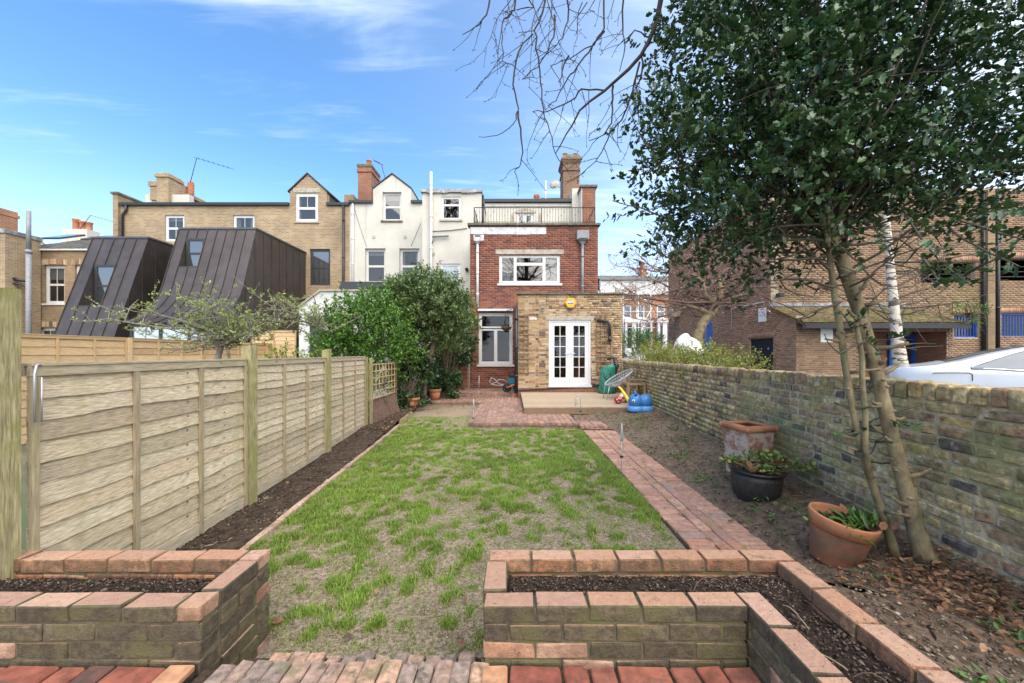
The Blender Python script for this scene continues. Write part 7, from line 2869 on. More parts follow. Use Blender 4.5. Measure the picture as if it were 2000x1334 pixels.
def bend(a, b, k=5, amp=0.12, sag=0.0, rr=random):
 a, b = Vector(a), Vector(b)
 L_ = (b - a).length
 off = Vector((rr.uniform(-1, 1), rr.uniform(-1, 1), rr.uniform(-1, 1))) * amp * L_
 pts = []
 for i in range(k + 1):
  t = i / k
  p = a.lerp(b, t) + off * math.sin(math.pi * t) + Vector((0, 0, -sag * L_ * math.sin(math.pi * t)))
  p += Vector((rr.uniform(-1, 1), rr.uniform(-1, 1), rr.uniform(-1, 1))) * L_ * 0.012 * (0 < i < k)
  pts.append(p)
 return pts


# ---------------------------------------------------------------- the holly
holly = thing('holly_tree', 'tall dark glossy holly tree with several smooth pale trunks beside the old wall', 'tree', (2.78, 2.6, 0.1))


def path(pp, Ys):
 return [W(px, py, y * 0.9) for (px, py), y in zip(pp, Ys)]


P1 = [(1822, 1118), (1800, 1075), (1783, 1010), (1762, 930), (1741, 850), (1722, 770), (1702, 690), (1676, 600), (1652, 530), (1628, 470), (1607, 410), (1594, 330), (1588, 240), (1584, 120), (1590, -60)]
Y1 = [2.86, 2.88, 2.9, 2.93, 2.96, 3.0, 3.03, 3.07, 3.1, 3.13, 3.16, 3.2, 3.25, 3.3, 3.35]
tr1 = path(P1, Y1)
R1 = [.108, .076, .061, .056, .055, .053, .053, .055, .057, .052, .044, .038, .031, .024, .013]
g = MB()
R1 = [r * 0.76 for r in R1]
g.tube(tr1, R1, 14)
for k in range(46):
 i = random.randint(2, 9)
 f = random.random()
 p = tr1[i].lerp(tr1[i + 1], f)
 an = random.uniform(0, 6.28)
 d = Vector((math.cos(an), math.sin(an) * 0.6 - 0.4, random.uniform(-.1, .5))).normalized()
 r = R1[i]
 if k < 16:
  L_ = random.uniform(0.04, 0.16)
  g.tube([p + d * r * 0.6, p + d * (r + L_ * 0.5), p + d * (r + L_) + Vector((0, 0, .02))], [0.02, 0.012, 0.008], 7)
 else:
  g.ball(p + d * r * 0.88, (0.02, 0.02, 0.012), 7, 5)
g.build('trunk', MT['holly_bark'], holly)
P2 = [(1752, 1098), (1735, 1040), (1712, 970), (1690, 905), (1676, 850), (1664, 790), (1652, 720), (1642, 650), (1632, 590), (1624, 530), (1617, 470), (1610, 425), (1616, 380), (1634, 330), (1650, 250), (1668, 120), (1690, -40)]
Y2 = [2.96, 2.97, 2.97, 2.98, 2.98, 2.98, 2.99, 3.0, 3.02, 3.04, 3.06, 3.06, 3.1, 3.15, 3.2, 3.3, 3.4]
tr2 = path(P2, Y2)
R2 = [.050, .038, .033, .034, .031, .030, .030, .029, .028, .027, .025, .030, .030, .026, .021, .015, .008]
g = MB()
R2 = [r * 0.70 for r in R2]
g.tube(tr2, R2, 12)
for k in range(22):
 i = random.randint(1, 9)
 p = tr2[i].lerp(tr2[i + 1], random.random())
 an = random.uniform(0, 6.28)
 d = Vector((math.cos(an), math.sin(an), 0.2)).normalized()
 if k < 9:
  L_ = random.uniform(0.05, 0.12)
  g.tube([p + d * 0.02, p + d * (0.04 + L_)], [0.013, 0.006], 6)
 else:
  g.ball(p + d * R2[i] * 0.85, (0.016, 0.016, 0.012), 7, 5)
g.build('second_trunk', MT['holly_bark'], holly)
P3 = [(1700, 935), (1690, 880), (1690, 810), (1684, 750), (1684, 700), (1676, 655), (1672, 630)]
g = MB()
tr3 = path(P3, [2.93] * 7)
g.tube(tr3, [.018, .017, .017, .017, .016, .015, .009], 10)
g.build('third_stem', MT['holly_bark'], holly)
# limbs: bare ones low down, the rest up into the crown
ELL = [(2.62, 3.35, 3.85, 1.38, 1.15, 1.65, 1.15), (2.05, 3.3, 3.25, 1.00, 0.9, 0.95, 0.55), (3.85, 3.3, 4.05, 1.55, 1.2, 1.40, 0.62), (2.8, 3.3, 5.2, 1.7, 1.3, 0.9, 0.45),
    (4.3, 2.75, 3.15, 1.25, 0.8, 0.42, 0.16), (3.0, 2.9, 2.95, 1.0, 0.6, 0.34, 0.14)]
ELL = [(a * .9, b * .9, CAM_Z + (c - CAM_Z) * .9, d * .9, e * .9, f * .9, w) for a, b, c, d, e, f, w in ELL]
segs = []
crown_pts = []
for k in range(90):
 e = ELL[random.choices(range(4), [5, 2.4, 3.6, 2])[0]]
 d = Vector(norm(rng.normal(size=(1, 3)))[0])
 f = random.uniform(0.55, 0.98)
 tgt = Vector((e[0] + d.x * e[3] * f, e[1] + d.y * e[4] * f, max(2.2, e[2] + d.z * e[5] * f)))
 src_line = tr1 if random.random() < 0.65 else tr2
 cand = [p for p in src_line if 2.0 < p.z < tgt.z + 0.25]
 src = random.choice(cand) if cand else src_line[9]
 pts = bend(src, tgt, 6, 0.10, -0.05)
 segs.append((pts, random.uniform(0.008, 0.016), 0.003))
 crown_pts.append(pts)
 for j in range(3):
  i = random.randint(2, 5)
  q = pts[i] + Vector((random.uniform(-.5, .5), random.uniform(-.4, .4), random.uniform(-.15, .45)))
  segs.append((bend(pts[i], q, 3, 0.1), 0.006, 0.002))
low = [((1612, 440), (1500, 447)), ((1608, 470), (1440, 480)), ((1612, 500), (1495, 505)), ((1625, 560), (1560, 545)), ((1560, 545), (1500, 550)),
    ((1640, 590), (1562, 622)), ((1648, 540), (1590, 575)), ((1660, 560), (1710, 535)), ((1672, 585), (1748, 500)), ((1700, 660), (1640, 690)), ((1690, 640), (1735, 560)),
    ((1640, 500), (1690, 420)), ((1722, 750), (1668, 760)), ((1735, 830), (1682, 835)), ((1680, 690), (1790, 684)), ((1640, 480), (1850, 440)), ((1620, 440), (1760, 400)),
    ((1740, 860), (1700, 863)), ((1745, 905), (1690, 900)), ((1640, 540), (1820, 470))]
for a, b in low:
 ya = 2.7
 yb = random.uniform(2.45, 3.0)
 p, q = W(*a, ya), W(*b, yb)
 pts = bend(p, q, 6, 0.06, 0.0)
 segs.append((pts, 0.011 if (q - p).length > 0.3 else 0.009, 0.004))
 for j in range(3):
  i = random.randint(3, 6)
  q2 = pts[i] + Vector((random.uniform(-.3, .3), random.uniform(-.2, .2), random.uniform(-.12, .2)))
  segs.append((bend(pts[i], q2, 3, 0.1), 0.006, 0.0025))
g = MB()
branch_tubes(g, segs, 6)
g.build('limbs', MT['limb'], holly)
def hcut(P):
 px = 1000 + P[:, 0] / P[:, 1] * F
 py = 690 - (P[:, 2] - CAM_Z) / P[:, 1] * F
 # lower edge of the crown as it stands, higher on the right of the trunks
 lim = np.interp(px, [1180, 1230, 1300, 1400, 1500, 1560, 1600, 1640, 1700, 1800, 1900, 2000, 2200], [385, 405, 485, 540, 530, 470, 445, 395, 395, 410, 430, 470, 495])
 left = np.interp(py, [-300, 0, 120, 200, 300, 380, 400, 450, 520, 560], [1330, 1310, 1290, 1280, 1265, 1235, 1225, 1275, 1300, 1340])
 return (py < lim + rng.normal(0, 12, len(px))) & (px > left + rng.normal(0, 9, len(px)) - 6)


C, D, N, Ln, _, _ = sprays(ELL, 2850, 15, 0.27, 0.054, 0.25, 0.12, 0.05, 0.30, 1, 0.95, hcut)
# sprays that reach out of the outline
ex_c = []
for (a, b, ya, yb) in (((1300, 425), (1196, 392), 3.2, 3.05), ((1290, 330), (1242, 250), 3.2, 3.1), ((1310, 100), (1290, 20), 3.2, 3.2), ((1300, 300), (1262, 310), 3.3, 3.2),
        ((1320, 60), (1262, 130), 3.3, 3.2), ((1335, 520), (1262, 478), 3.3, 3.3), ((1850, 440), (1990, 520), 2.6, 1.9), ((1760, 400), (1900, 560), 2.7, 1.9),
        ((1700, 420), (1740, 500), 2.8, 2.3), ((1850, 420), (2010, 470), 2.7, 1.7), ((1800, 500), (1850, 560), 2.3, 1.9), ((1900, 420), (2020, 400), 2.5, 1.7),
        ((1640, 480), (1690, 520), 2.8, 2.5), ((1880, 540), (1960, 500), 2.0, 1.8), ((1668, 640), (1690, 612), 2.93, 2.9), ((1668, 650), (1645, 612), 2.93, 2.9), ((1735, 660), (1775, 655), 2.9, 2.75), ((1720, 690), (1690, 660), 2.9, 2.8),
        ((1690, 840), (1640, 850), 2.9, 2.85), ((1740, 820), (1790, 835), 2.9, 2.85)):
 p, q = W(*a, ya * .9), W(*b, yb * .9)
 n = max(7, int((q - p).length * 34))
 for i in range(n):
  c = p.lerp(q, (i + 0.5) / n)
  d = (q - p).normalized()
  rad = d.cross(Vector((random.uniform(-1, 1), random.uniform(-1, 1), random.uniform(-1, 1)))).normalized()
  ex_c.append((c, d * 0.6 + rad * 0.9, Vector((random.uniform(-.4, .4), random.uniform(-.7, .1), 1)), random.uniform(0.042, 0.062)))
 segs2 = [(bend(p, q, 4, 0.04), 0.007, 0.003)]
 g2 = MB()
 branch_tubes(g2, segs2, 5)
 g2.build('twig', MT['limb'], holly)
C = np.concatenate([C, np.array([e[0] for e in ex_c])])
D = np.concatenate([D, np.array([e[1] for e in ex_c])])
N = np.concatenate([N, np.array([e[2] for e in ex_c])])
Ln = np.concatenate([Ln, np.array([e[3] for e in ex_c])])
px = np.abs(C[:, 0] / np.maximum(C[:, 1], .1))
vis = (px < 1.36) & ((C[:, 2] - CAM_Z) / C[:, 1] < 0.92)
order = np.argsort(np.linalg.norm(C - np.array([0, 0, CAM_Z]), axis=1) + (~vis) * 100)
first = order[:300]
rest = order[300:]
link('foliage', leaf_mesh('foliage', C[rest], D[rest], N[rest], Ln[rest], 0.62, 'holly', 'holly'), holly, None, None, 'stuff')
lm = np_mesh('leaf', HOLLY_V * np.array([1, 0.62, 1]), HOLLY_F, MT['holly'])
for i in first:
 d = Vector(D[i]).normalized()
 s = d.cross(Vector(N[i])).normalized()
 n_ = s.cross(d)
 M = Matrix((d, s, n_)).transposed()
 o = link('leaf', lm, holly, C[i], M.to_euler())
 o.scale = (Ln[i],) * 3
# a few dead brown leaves caught in the crown
Cd, Dd, Nd, Ld, _, _ = sprays([(2.3, 2.75, 4.05, 0.35, 0.2, 0.5)], 6, 9, 0.15, 0.05)
link('dead_leaves', leaf_mesh('dead_leaves', Cd, Dd, Nd, Ld, 0.6, 'oval', 'dry_leaf'), holly, None, None, 'stuff')


def path9(pp, Ys):
 return [W(px, py, y) for (px, py), y in zip(pp, Ys)]


# ---------------------------------------------------------------- bare branches hanging from the tree behind the viewer
bt = thing('bare_tree', 'bare drooping tree branches with small buds hanging in from the top of the picture', 'tree', (2.3, -2.6, 0))
g = MB()
trunk = [Vector((2.3, -2.6, -0.1)), Vector((2.25, -2.5, 1.5)), Vector((2.3, -2.3, 3.4)), Vector((2.2, -1.9, 5.2)), Vector((2.0, -1.2, 6.6))]
g.tube(trunk, [.26, .2, .17, .13, .09], 12)
g.build('trunk', MT['bark'], bt)
limb1 = [trunk[3], Vector((2.0, -0.4, 6.0)), Vector((1.7, 1.2, 6.1)), Vector((1.45, 2.6, 5.5))]
vis1 = path9([(1292, -8), (1283, 40), (1270, 75), (1252, 108), (1228, 135), (1200, 160), (1180, 178), (1152, 198), (1132, 216), (1118, 244), (1106, 262), (1094, 285), (1085, 300)],
   [3.0, 3.02, 3.05, 3.1, 3.1, 3.15, 3.2, 3.2, 3.2, 3.25, 3.25, 3.25, 3.3])
l1 = limb1 + vis1
r1 = [.06, .045, .035, .026, .021, .019, .017, .015, .0135, .012, .011, .0095, .0085, .007, .006, .005, .0035]
limb2 = [Vector((1.7, 1.2, 6.1)), Vector((1.2, 2.2, 6.0)), Vector((0.7, 2.9, 5.6)), Vector((0.25, 3.2, 5.2)), Vector((-0.15, 3.3, 4.95))]
g = MB()
g.tube(l1, r1, 8)
g.tube(limb2, [.03, .024, .018, .013, .008], 8)
g.build('limb', MT['dark_twig'], bt)
tw_segs, buds = [], []


def droop(p, d, L_, r, lvl, tgt=None):
 k = max(4, int(L_ / 0.07))
 pts = [p.copy()]
 d = d.normalized()
 for i in range(k):
  t = i / k
  d = (d + Vector((random.gauss(0, .16), random.gauss(0, .10), random.gauss(0, .14) - 0.10 + (0.22 * t if lvl else 0.05)))).normalized()
  p = p + d * (L_ / k)
  pts.append(p.copy())
  if lvl < 2 and i > 0 and random.random() < (0.34 if lvl == 0 else 0.22):
   s = Vector((random.uniform(-1, 1), random.uniform(-.5, .5), random.uniform(-.8, .2)))
   droop(p, (d * 0.5 + s), L_ * random.uniform(0.18, 0.42), r * 0.55, lvl + 1)
  if random.random() < 0.35:
   s = Vector((random.uniform(-1, 1), random.uniform(-1, 1), random.uniform(-1, .4))).normalized() * 0.018
   tw_segs.append(([p, p + s], 0.0016, 0.0012))
   buds.append((p + s, s.normalized(), random.uniform(.004, .0075)))
 tw_segs.append((pts, r, max(r * 0.35, 0.0014)))
 buds.append((p, d, 0.008))


def from_px(pxs, Y, r0, r1):
 pts = [W(a, b, Y + random.uniform(-.04, .04)) for a, b in pxs]
 m = []
 for a, b in zip(pts, pts[1:]):
  m += [a.lerp(b, t) + Vector((random.gauss(0, .006), random.gauss(0, .006), random.gauss(0, .006))) for t in (0, .33, .66)]
 m.append(pts[-1])
 tw_segs.append((m, r0, r1))
 for p in m[2:]:
  if random.random() < 0.42:
   droop(p, Vector((random.uniform(-1, .6), random.uniform(-.3, .3), random.uniform(-1, 0))), random.uniform(0.12, 0.42), 0.0034, 1)
 return m


for pxs, Y in (([(1068, -60), (1066, 5), (1045, 60), (1052, 110), (1055, 160), (1060, 215), (1072, 255), (1084, 300), (1110, 335)], 3.2),
      ([(1010, -30), (1005, 20), (985, 35), (980, 70), (982, 120), (998, 125)], 3.2),
      ([(965, -30), (950, 30), (930, 55), (903, 68)], 3.15),
      ([(1182, -40), (1180, 55), (1160, 88), (1110, 115), (1075, 128)], 3.3),
      ([(1180, 60), (1150, 100), (1120, 140), (1105, 160), (1085, 195), (1070, 206)], 3.3),
      ([(1040, 65), (1010, 100), (1002, 165), (1012, 215), (1005, 240), (970, 268), (935, 267)], 3.25),
      ([(1012, 215), (1015, 250), (1020, 285), (1018, 320), (1005, 335)], 3.25),
      ([(1085, 30), (1085, 55), (1070, 100), (1050, 130), (1020, 155)], 3.25),
      ([(1220, -40), (1215, 50), (1222, 90), (1210, 140)], 3.3),
      ([(1250, 120), (1240, 165), (1228, 200), (1215, 235), (1190, 260), (1178, 290), (1160, 315), (1140, 338)], 3.2),
      ([(1256, 110), (1252, 150), (1242, 180), (1248, 215), (1246, 240)], 3.2),
      ([(1180, 178), (1135, 175), (1115, 195), (1070, 218), (1040, 218)], 3.2),
      ([(1195, 165), (1196, 205), (1192, 240), (1180, 265), (1150, 275)], 3.2),
      ([(1110, 110), (1098, 140), (1095, 170)], 3.25),
      ([(1270, 75), (1240, 60), (1218, 85)], 3.1),
      ([(1105, -30), (1110, 40), (1098, 75), (1080, 90)], 3.3),
      ([(1030, -20), (1040, 12), (1010, 20)], 3.3)):
 from_px(pxs, Y, 0.0085, 0.003)
for k in range(12):
 px_ = random.uniform(985, 1275)
 droop(W(px_, random.uniform(-50, 10), 3.25 + random.uniform(-.3, .4)), Vector((random.uniform(-.6, .3), 0, -1)), random.uniform(0.3, 0.85), 0.0045, 0)
g = MB()
branch_tubes(g, tw_segs, 4)
g.build('twigs', MT['dark_twig'], bt)
bp_ = np.array([b[0] for b in buds])
bd = np.array([b[1] for b in buds])
bs_ = np.array([b[2] for b in buds])
Vb = OCT_V[None] * np.array([0.5, 0.5, 1.0])
D3 = norm(bd)
S3 = norm(np.cross(D3, np.array([0.3, 0.5, 0.8])))
T3 = np.cross(D3, S3)
V = bp_[:, None, :] + bs_[:, None, None] * (Vb[..., 0:1] * S3[:, None, :] + Vb[..., 1:2] * T3[:, None, :] + Vb[..., 2:3] * 1.6 * D3[:, None, :])
T = (OCT_F[None] + 6 * np.arange(len(bp_))[:, None, None]).reshape(-1, 3)
link('buds', np_mesh('buds', V.reshape(-1, 3), T, MT['dark_twig']), bt, None, None, 'stuff')


# ---------------------------------------------------------------- generic winter tree (for the cherry, birch and the ones behind the viewer)
def winter(t, base, trunk_pts, r0, nlimb, reach, zr, twigs, mat_trunk, mat_twig, seed, sub=4, yflat=1.0, r_twig=0.006, tw_len=0.5):
 rr = random.Random(seed)
 g = MB()
 pts = [Vector(p) for p in trunk_pts]
 m = len(pts)
 g.tube(pts, [r0 * (1 - 0.72 * i / (m - 1)) for i in range(m)], 12)
 g.build('trunk', MT[mat_trunk], t)
 segs, ends = [], []
 for k in range(nlimb):
  i = rr.randint(m // 2, m - 1)
  p = pts[i]
  an = rr.uniform(0, 6.28)
  tgt = p + Vector((math.cos(an) * reach * rr.uniform(.4, 1), math.sin(an) * reach * yflat * rr.uniform(.4, 1), rr.uniform(*zr)))
  l = bend(p, tgt, 6, 0.14, -0.05, rr)
  segs.append((l, r0 * 0.28 * rr.uniform(.6, 1.1), r_twig))
  for j in range(sub):
   q = l[rr.randint(2, 6)]
   t2 = q + Vector((rr.uniform(-1, 1), rr.uniform(-1, 1) * yflat, rr.uniform(-.5, .9))) * reach * 0.42
   l2 = bend(q, t2, 4, 0.15, 0, rr)
   segs.append((l2, r_twig * 1.6, r_twig * 0.7))
   for s in range(twigs):
    q2 = l2[rr.randint(1, 4)]
    t3 = q2 + Vector((rr.uniform(-1, 1), rr.uniform(-1, 1) * yflat, rr.uniform(-.7, .7))) * tw_len
    l3 = bend(q2, t3, 3, 0.15, 0, rr)
    segs.append((l3, r_twig * 0.7, r_twig * 0.4))
    ends.append(l3)
 g = MB()
 branch_tubes(g, segs, 4)
 g.build('branches', MT[mat_twig], t)
 return ends


cy = 14.2
chy = thing('cherry_tree', 'budding cherry tree with crooked olive trunk and pinkish twigs behind the hedge', 'tree', (WX(1360, cy), cy, GZ))
tpts = [W(1363, 720, cy), W(1360, 680, cy), W(1362, 655, cy), W(1374, 627, cy), W(1392, 608, cy), W(1404, 590, cy), W(1408, 565, cy), W(1404, 540, cy)]
g = MB()
g.tube([W(1385, 613, cy), W(1366, 604, cy), W(1345, 598, cy), W(1322, 606, cy)], [.11, .075, .06, .035], 10)
g.tube([W(1398, 598, cy), W(1376, 575, cy - .1), W(1372, 550, cy - .2), W(1350, 535, cy - .2)], [.13, .09, .07, .04], 10)
g.build('fork', MT['cherry_bark'], chy)
en = winter(chy, None, tpts, 0.24, 22, 3.7, (-0.2, 1.7), 6, 'cherry_bark', 'cherry_twig', 4, 5, 0.6, 0.010, 0.85)
segs = []
rr = random.Random(31)
for (a, b) in (((1322, 606), (1215, 575)), ((1345, 598), (1200, 545)), ((1350, 540), (1205, 520)), ((1350, 535), (1240, 490)), ((1372, 550), (1300, 480)), ((1322, 606), (1235, 620)), ((1340, 560), (1190, 590)), ((1404, 545), (1350, 480))):
 l = bend(W(*a, cy - .2), W(*b, cy - .4 + rr.uniform(-.6, .6)), 7, .1, .05, rr)
 segs.append((l, .03, .008))
 for j in range(9):
  p = l[rr.randint(2, 7)]
  l2 = bend(p, p + Vector((rr.uniform(-.9, .6), rr.uniform(-.5, .5), rr.uniform(-.5, .7))), 4, .15, .0, rr)
  segs.append((l2, .010, .005))
  for s in range(3):
   p2 = l2[rr.randint(1, 4)]
   l3 = bend(p2, p2 + Vector((rr.uniform(-.4, .4), rr.uniform(-.3, .3), rr.uniform(-.35, .35))), 3, .15, 0, rr)
   segs.append((l3, .006, .004))
   en.append(l3)
   en.append(l3)
g = MB()
branch_tubes(g, segs, 4)
g.build('branches', MT['cherry_twig'], chy)
pt = np.array([p for l in en for p in l[1:]])
pt = pt[rng.integers(0, len(pt), 4200)] + rng.normal(0, 0.05, (4200, 3))
keep_ = pt[:, 2] > 2.6
pt = pt[keep_]
n = len(pt)
link('buds', leaf_mesh('buds', pt, rng.normal(size=(n, 3)), rng.normal(size=(n, 3)), rng.uniform(.03, .07, n), 0.8, 'simple', 'pink_bud'), chy, None, None, 'stuff')

by_ = 11.0
bir = thing('birch_tree', 'white barked bare birch tree in front of the low tiled wing', 'tree', (WX(1760, by_), by_, GZ))
tpts = [W(1766, 775, by_), W(1762, 735, by_), W(1756, 690, by_), W(1751, 650, by_), W(1746, 600, by_), W(1741, 550, by_), W(1736, 490, by_), W(1731, 430, by_), W(1727, 370, by_), W(1722, 280, by_), W(1716, 160, by_), W(1708, 0, by_)]
g = MB()
rb_ = [.20, .175, .15, .135, .12, .105, .092, .082, .072, .058, .042, .02]
mm = []
rbb = []
for i in range(len(tpts) - 1):
 for k in range(3):
  mm.append(tpts[i].lerp(tpts[i + 1], k / 3))
  rbb.append((rb_[i] + (rb_[i + 1] - rb_[i]) * k / 3) * random.uniform(.96, 1.05))
g.tube(mm, rbb, 14)
g.build('trunk', MT['birch'], bir)
segs = []
rr = random.Random(8)
for k in range(40):
 i = rr.randint(9, len(mm) - 2)
 p = mm[i]
 an = rr.uniform(-1.2, 1.2) + (0 if rr.random() < 0.75 else math.pi)
 Lg = rr.uniform(1.2, 4.2)
 q = p + Vector((math.cos(an) * Lg, math.sin(an) * Lg * 0.6, rr.uniform(.1, .75) * Lg))
 l = bend(p, q, 7, 0.08, 0.05, rr)
 segs.append((l, rr.uniform(.022, .036), .007))
 for j in range(8):
  a = l[rr.randint(2, 7)]
  b = a + Vector((rr.uniform(-.6, 1.1), rr.uniform(-.8, .8), rr.uniform(-1.0, .4))) * rr.uniform(.5, 1.1)
  segs.append((bend(a, b, 4, 0.14, 0.1, rr), .0075, .004))
g = MB()
branch_tubes(g, segs, 5)
g.build('branches', MT['limb'], bir)

# trees behind the viewer; they show in the window panes
for (x, y, hgt, lab, sd) in ((-11, -24, 27.0, 'tall bare tree standing behind the viewer to the left', 21), (2, -27, 31.0, 'tallest bare tree standing behind the viewer', 22), (14, -25, 26.0, 'tall bare tree standing behind the viewer by the car park', 23)):
 t = thing('bare_tree', lab, 'tree', (x, y, 0))
 tp_ = [Vector((x + random.uniform(-.15, .15) * k, y, hgt * 0.75 * k / 6)) for k in range(7)]
 winter(t, None, tp_, 0.5, 26, 8.5, (0.5, 8.0), 5, 'bark', 'dark_twig', sd, 7, 1.0, 0.035, 2.6)

# ---------------------------------------------------------------- apple tree beyond the fence
ap = thing('apple_tree', 'low spreading apple tree with crooked grey twigs just breaking into leaf beyond the fence', 'tree', (-4.5, 6.0, 0))
ay = 6.0
g = MB()
fork = W(433, 672, ay)
g.tube([Vector((fork.x - 0.12, ay, 0.0)), Vector((fork.x - 0.15, ay, 0.8)), W(422, 712, ay), fork], [.06, .05, .045, .04], 10)
g.tube([fork, W(452, 664, ay - .1), W(472, 655, ay - .1), W(500, 640, ay), W(545, 628, ay + .2), W(592, 628, ay + .3), W(650, 648, ay + .4)], [.035, .03, .026, .02, .015, .011, .006], 8)
g.tube([fork, W(418, 655, ay), W(402, 645, ay + .1), W(378, 640, ay + .2), W(330, 642, ay + .2), W(265, 632, ay + .1), W(205, 622, ay)], [.035, .03, .024, .018, .013, .009, .005], 8)
g.tube([fork, W(428, 640, ay), W(415, 615, ay + .2), W(400, 595, ay + .3)], [.028, .02, .015, .008], 8)
g.tube([W(440, 665, ay), W(446, 690, ay - .1), W(450, 715, ay - .1)], [.025, .022, .02], 8)
g.build('trunk', MT['apple_bark'], ap)
rr = random.Random(5)
segs, lpos, ldir = [], [], []
mains = [[fork, W(402, 645, ay + .1), W(330, 642, ay + .2), W(265, 632, ay + .1), W(205, 622, ay)], [fork, W(472, 655, ay), W(545, 628, ay + .2), W(592, 628, ay + .3), W(650, 648, ay + .4)],
   [fork, W(428, 640, ay), W(400, 595, ay + .3)], [fork, W(500, 640, ay)]]
for k in range(150):
 m = rr.choice(mains)
 i = rr.randint(0, len(m) - 2)
 p = m[i].lerp(m[i + 1], rr.random())
 d = Vector((rr.uniform(-1, 1), rr.uniform(-.9, .9), rr.uniform(-.35, .75)))
 q = p + d * rr.uniform(.35, .85)
 q.z = min(q.z, 2.55)
 l = bend(p, q, 6, 0.18, 0, rr)
 segs.append((l, .010, .004))
 for j in range(4):
  a = l[rr.randint(1, 6)]
  b = a + Vector((rr.uniform(-1, 1), rr.uniform(-.8, .8), rr.uniform(-.4, .9))) * rr.uniform(.12, .42)
  b.z = min(b.z, 2.72)
  l2 = bend(a, b, 4, 0.18, 0, rr)
  segs.append((l2, .0045, .0025))
  for s in range(3):
   c = l2[rr.randint(1, 4)]
   for v in range(rr.randint(3, 6)):
    lpos.append(c + Vector((rr.gauss(0, .012), rr.gauss(0, .012), rr.gauss(0, .012))))
    ldir.append(Vector((rr.uniform(-1, 1), rr.uniform(-1, 1), rr.uniform(0, 1.2))))
for a, b in (((415, 590), (392, 545)), ((470, 640), (505, 555)), ((350, 600), (345, 556)), ((245, 615), (170, 580)), ((205, 622), (165, 628)), ((500, 600), (545, 575)), ((545, 600), (550, 575)), ((300, 590), (310, 550)), ((392, 600), (405, 556))):
 p, q = W(*a, ay + .1), W(*b, ay)
 l = bend(p, q, 5, 0.08, 0, rr)
 segs.append((l, .007, .003))
 for c in l[1:]:
  for v in range(4):
   lpos.append(c + Vector((rr.gauss(0, .012), rr.gauss(0, .012), rr.gauss(0, .012))))
   ldir.append(Vector((rr.uniform(-1, 1), rr.uniform(-1, 1), rr.uniform(0, 1.2))))
g = MB()
branch_tubes(g, segs, 5)
g.build('twigs', MT['apple_bark'], ap)
n = len(lpos)
link('young_leaves', leaf_mesh('young_leaves', np.array(lpos), np.array(ldir), norm(rng.normal(0, .6, (n, 3)) + np.array([0, 0, 1])), rng.uniform(.018, .042, n), 0.7, 'oval', 'spring_leaf'), ap, None, None, 'stuff')


# ---------------------------------------------------------------- shrubs
def shrub(name, label, cat, base, ells, ntw, nl, twl, leafL, wid, tpl, mat, stems=(), group=None, stem_mat='bark', **kw):
 t = thing(name, label, cat, base, group)
 C, D, N, Ln, P, tw = sprays(ells, ntw, nl, twl, leafL, **kw)
 link('foliage', leaf_mesh('foliage', C, D, N, Ln, wid, tpl, mat), t, None, None, 'stuff')
 g = MB()
 for s in stems:
  g.tube(s[0], s[1], 9)
 idx = rng.integers(0, len(P), min(60, len(P)))
 b = Vector(base) + Vector((0, 0, 0.3)) if not stems else Vector(stems[0][0][-1])
 branch_tubes(g, [(bend(b, Vector(P[i]), 4, 0.1), 0.012, 0.004) for i in idx], 5)
 g.build('stems', MT[stem_mat], t)
 return t


shrub('laurel_bush', 'broad bright green laurel bush rising behind the fence in front of the white extension', 'bush', (-3.9, 10.1, 0.1),
   [(-4.0, 10.1, 2.15, 1.10, .8, .92), (-3.35, 10.0, 1.75, .85, .7, .85), (-4.55, 10.0, 1.75, .55, .6, .5), (-3.7, 10.2, 2.7, .55, .5, .5)], 1500, 15, 0.28, 0.085, 0.46, 'simple', 'laurel', up=0.75, rough=0.35, seed=3, rmin=0.25)
shrub('bay_tree', 'rounded grey-green evergreen tree with a leaning trunk in front of the red brick wing', 'tree', (-2.5, 11.2, 0.1),
   [(-2.45, 11.2, 3.00, 1.22, .9, .82), (-1.75, 11.2, 2.55, .68, .6, .78), (-3.2, 11.2, 3.05, .75, .7, .70), (-2.55, 11.2, 3.55, .6, .5, .38), (-2.6, 11.4, 2.15, .75, .6, .5)], 2300, 14, 0.25, 0.090, 0.46, 'simple', 'bay',
   stems=[([W(826, 792, 11.2), W(829, 755, 11.2), W(831, 735, 11.15), W(841, 695, 11.1), W(850, 655, 11.1), W(856, 610, 11.2)], [.09, .08, .085, .075, .06, .04]),
    ([W(831, 735, 11.15), W(812, 700, 11.3), W(800, 660, 11.4)], [.05, .04, .02]), ([W(850, 655, 11.1), W(845, 630, 11), W(838, 612, 11)], [.03, .025, .015])], up=0.7, rough=0.35, seed=5, rmin=0.35)
shrub('ivy_mass', 'mass of dark green ivy tumbling over the corner past the trellis panel', 'ivy', (-2.85, 10.4, 0.05),
   [(-2.85, 11.0, 0.90, .46, .35, .80), (-2.95, 11.1, 1.35, .55, .4, .5), (-3.02, 10.35, 0.80, .26, .3, .72), (-3.0, 10.2, 0.30, .22, .3, .28), (-2.55, 12.4, 0.85, .40, .3, .55)], 620, 11, 0.20, 0.075, 0.9, 'ivy', 'ivy', up=-0.3, rough=0.4, seed=7, rmin=0.4)
shrub('ivy_mound', 'mound of dark ivy covering a low stone by the upper terrace', 'ivy', (-2.0, 12.4, 0.2),
   [(-2.05, 12.35, 0.72, .38, .3, .22), (-1.85, 12.3, 0.5, .2, .22, .34), (-2.4, 12.4, .6, .2, .2, .25)], 190, 11, 0.16, 0.07, 0.9, 'ivy', 'ivy', up=-0.3, rough=0.3, seed=8, rmin=0.5)
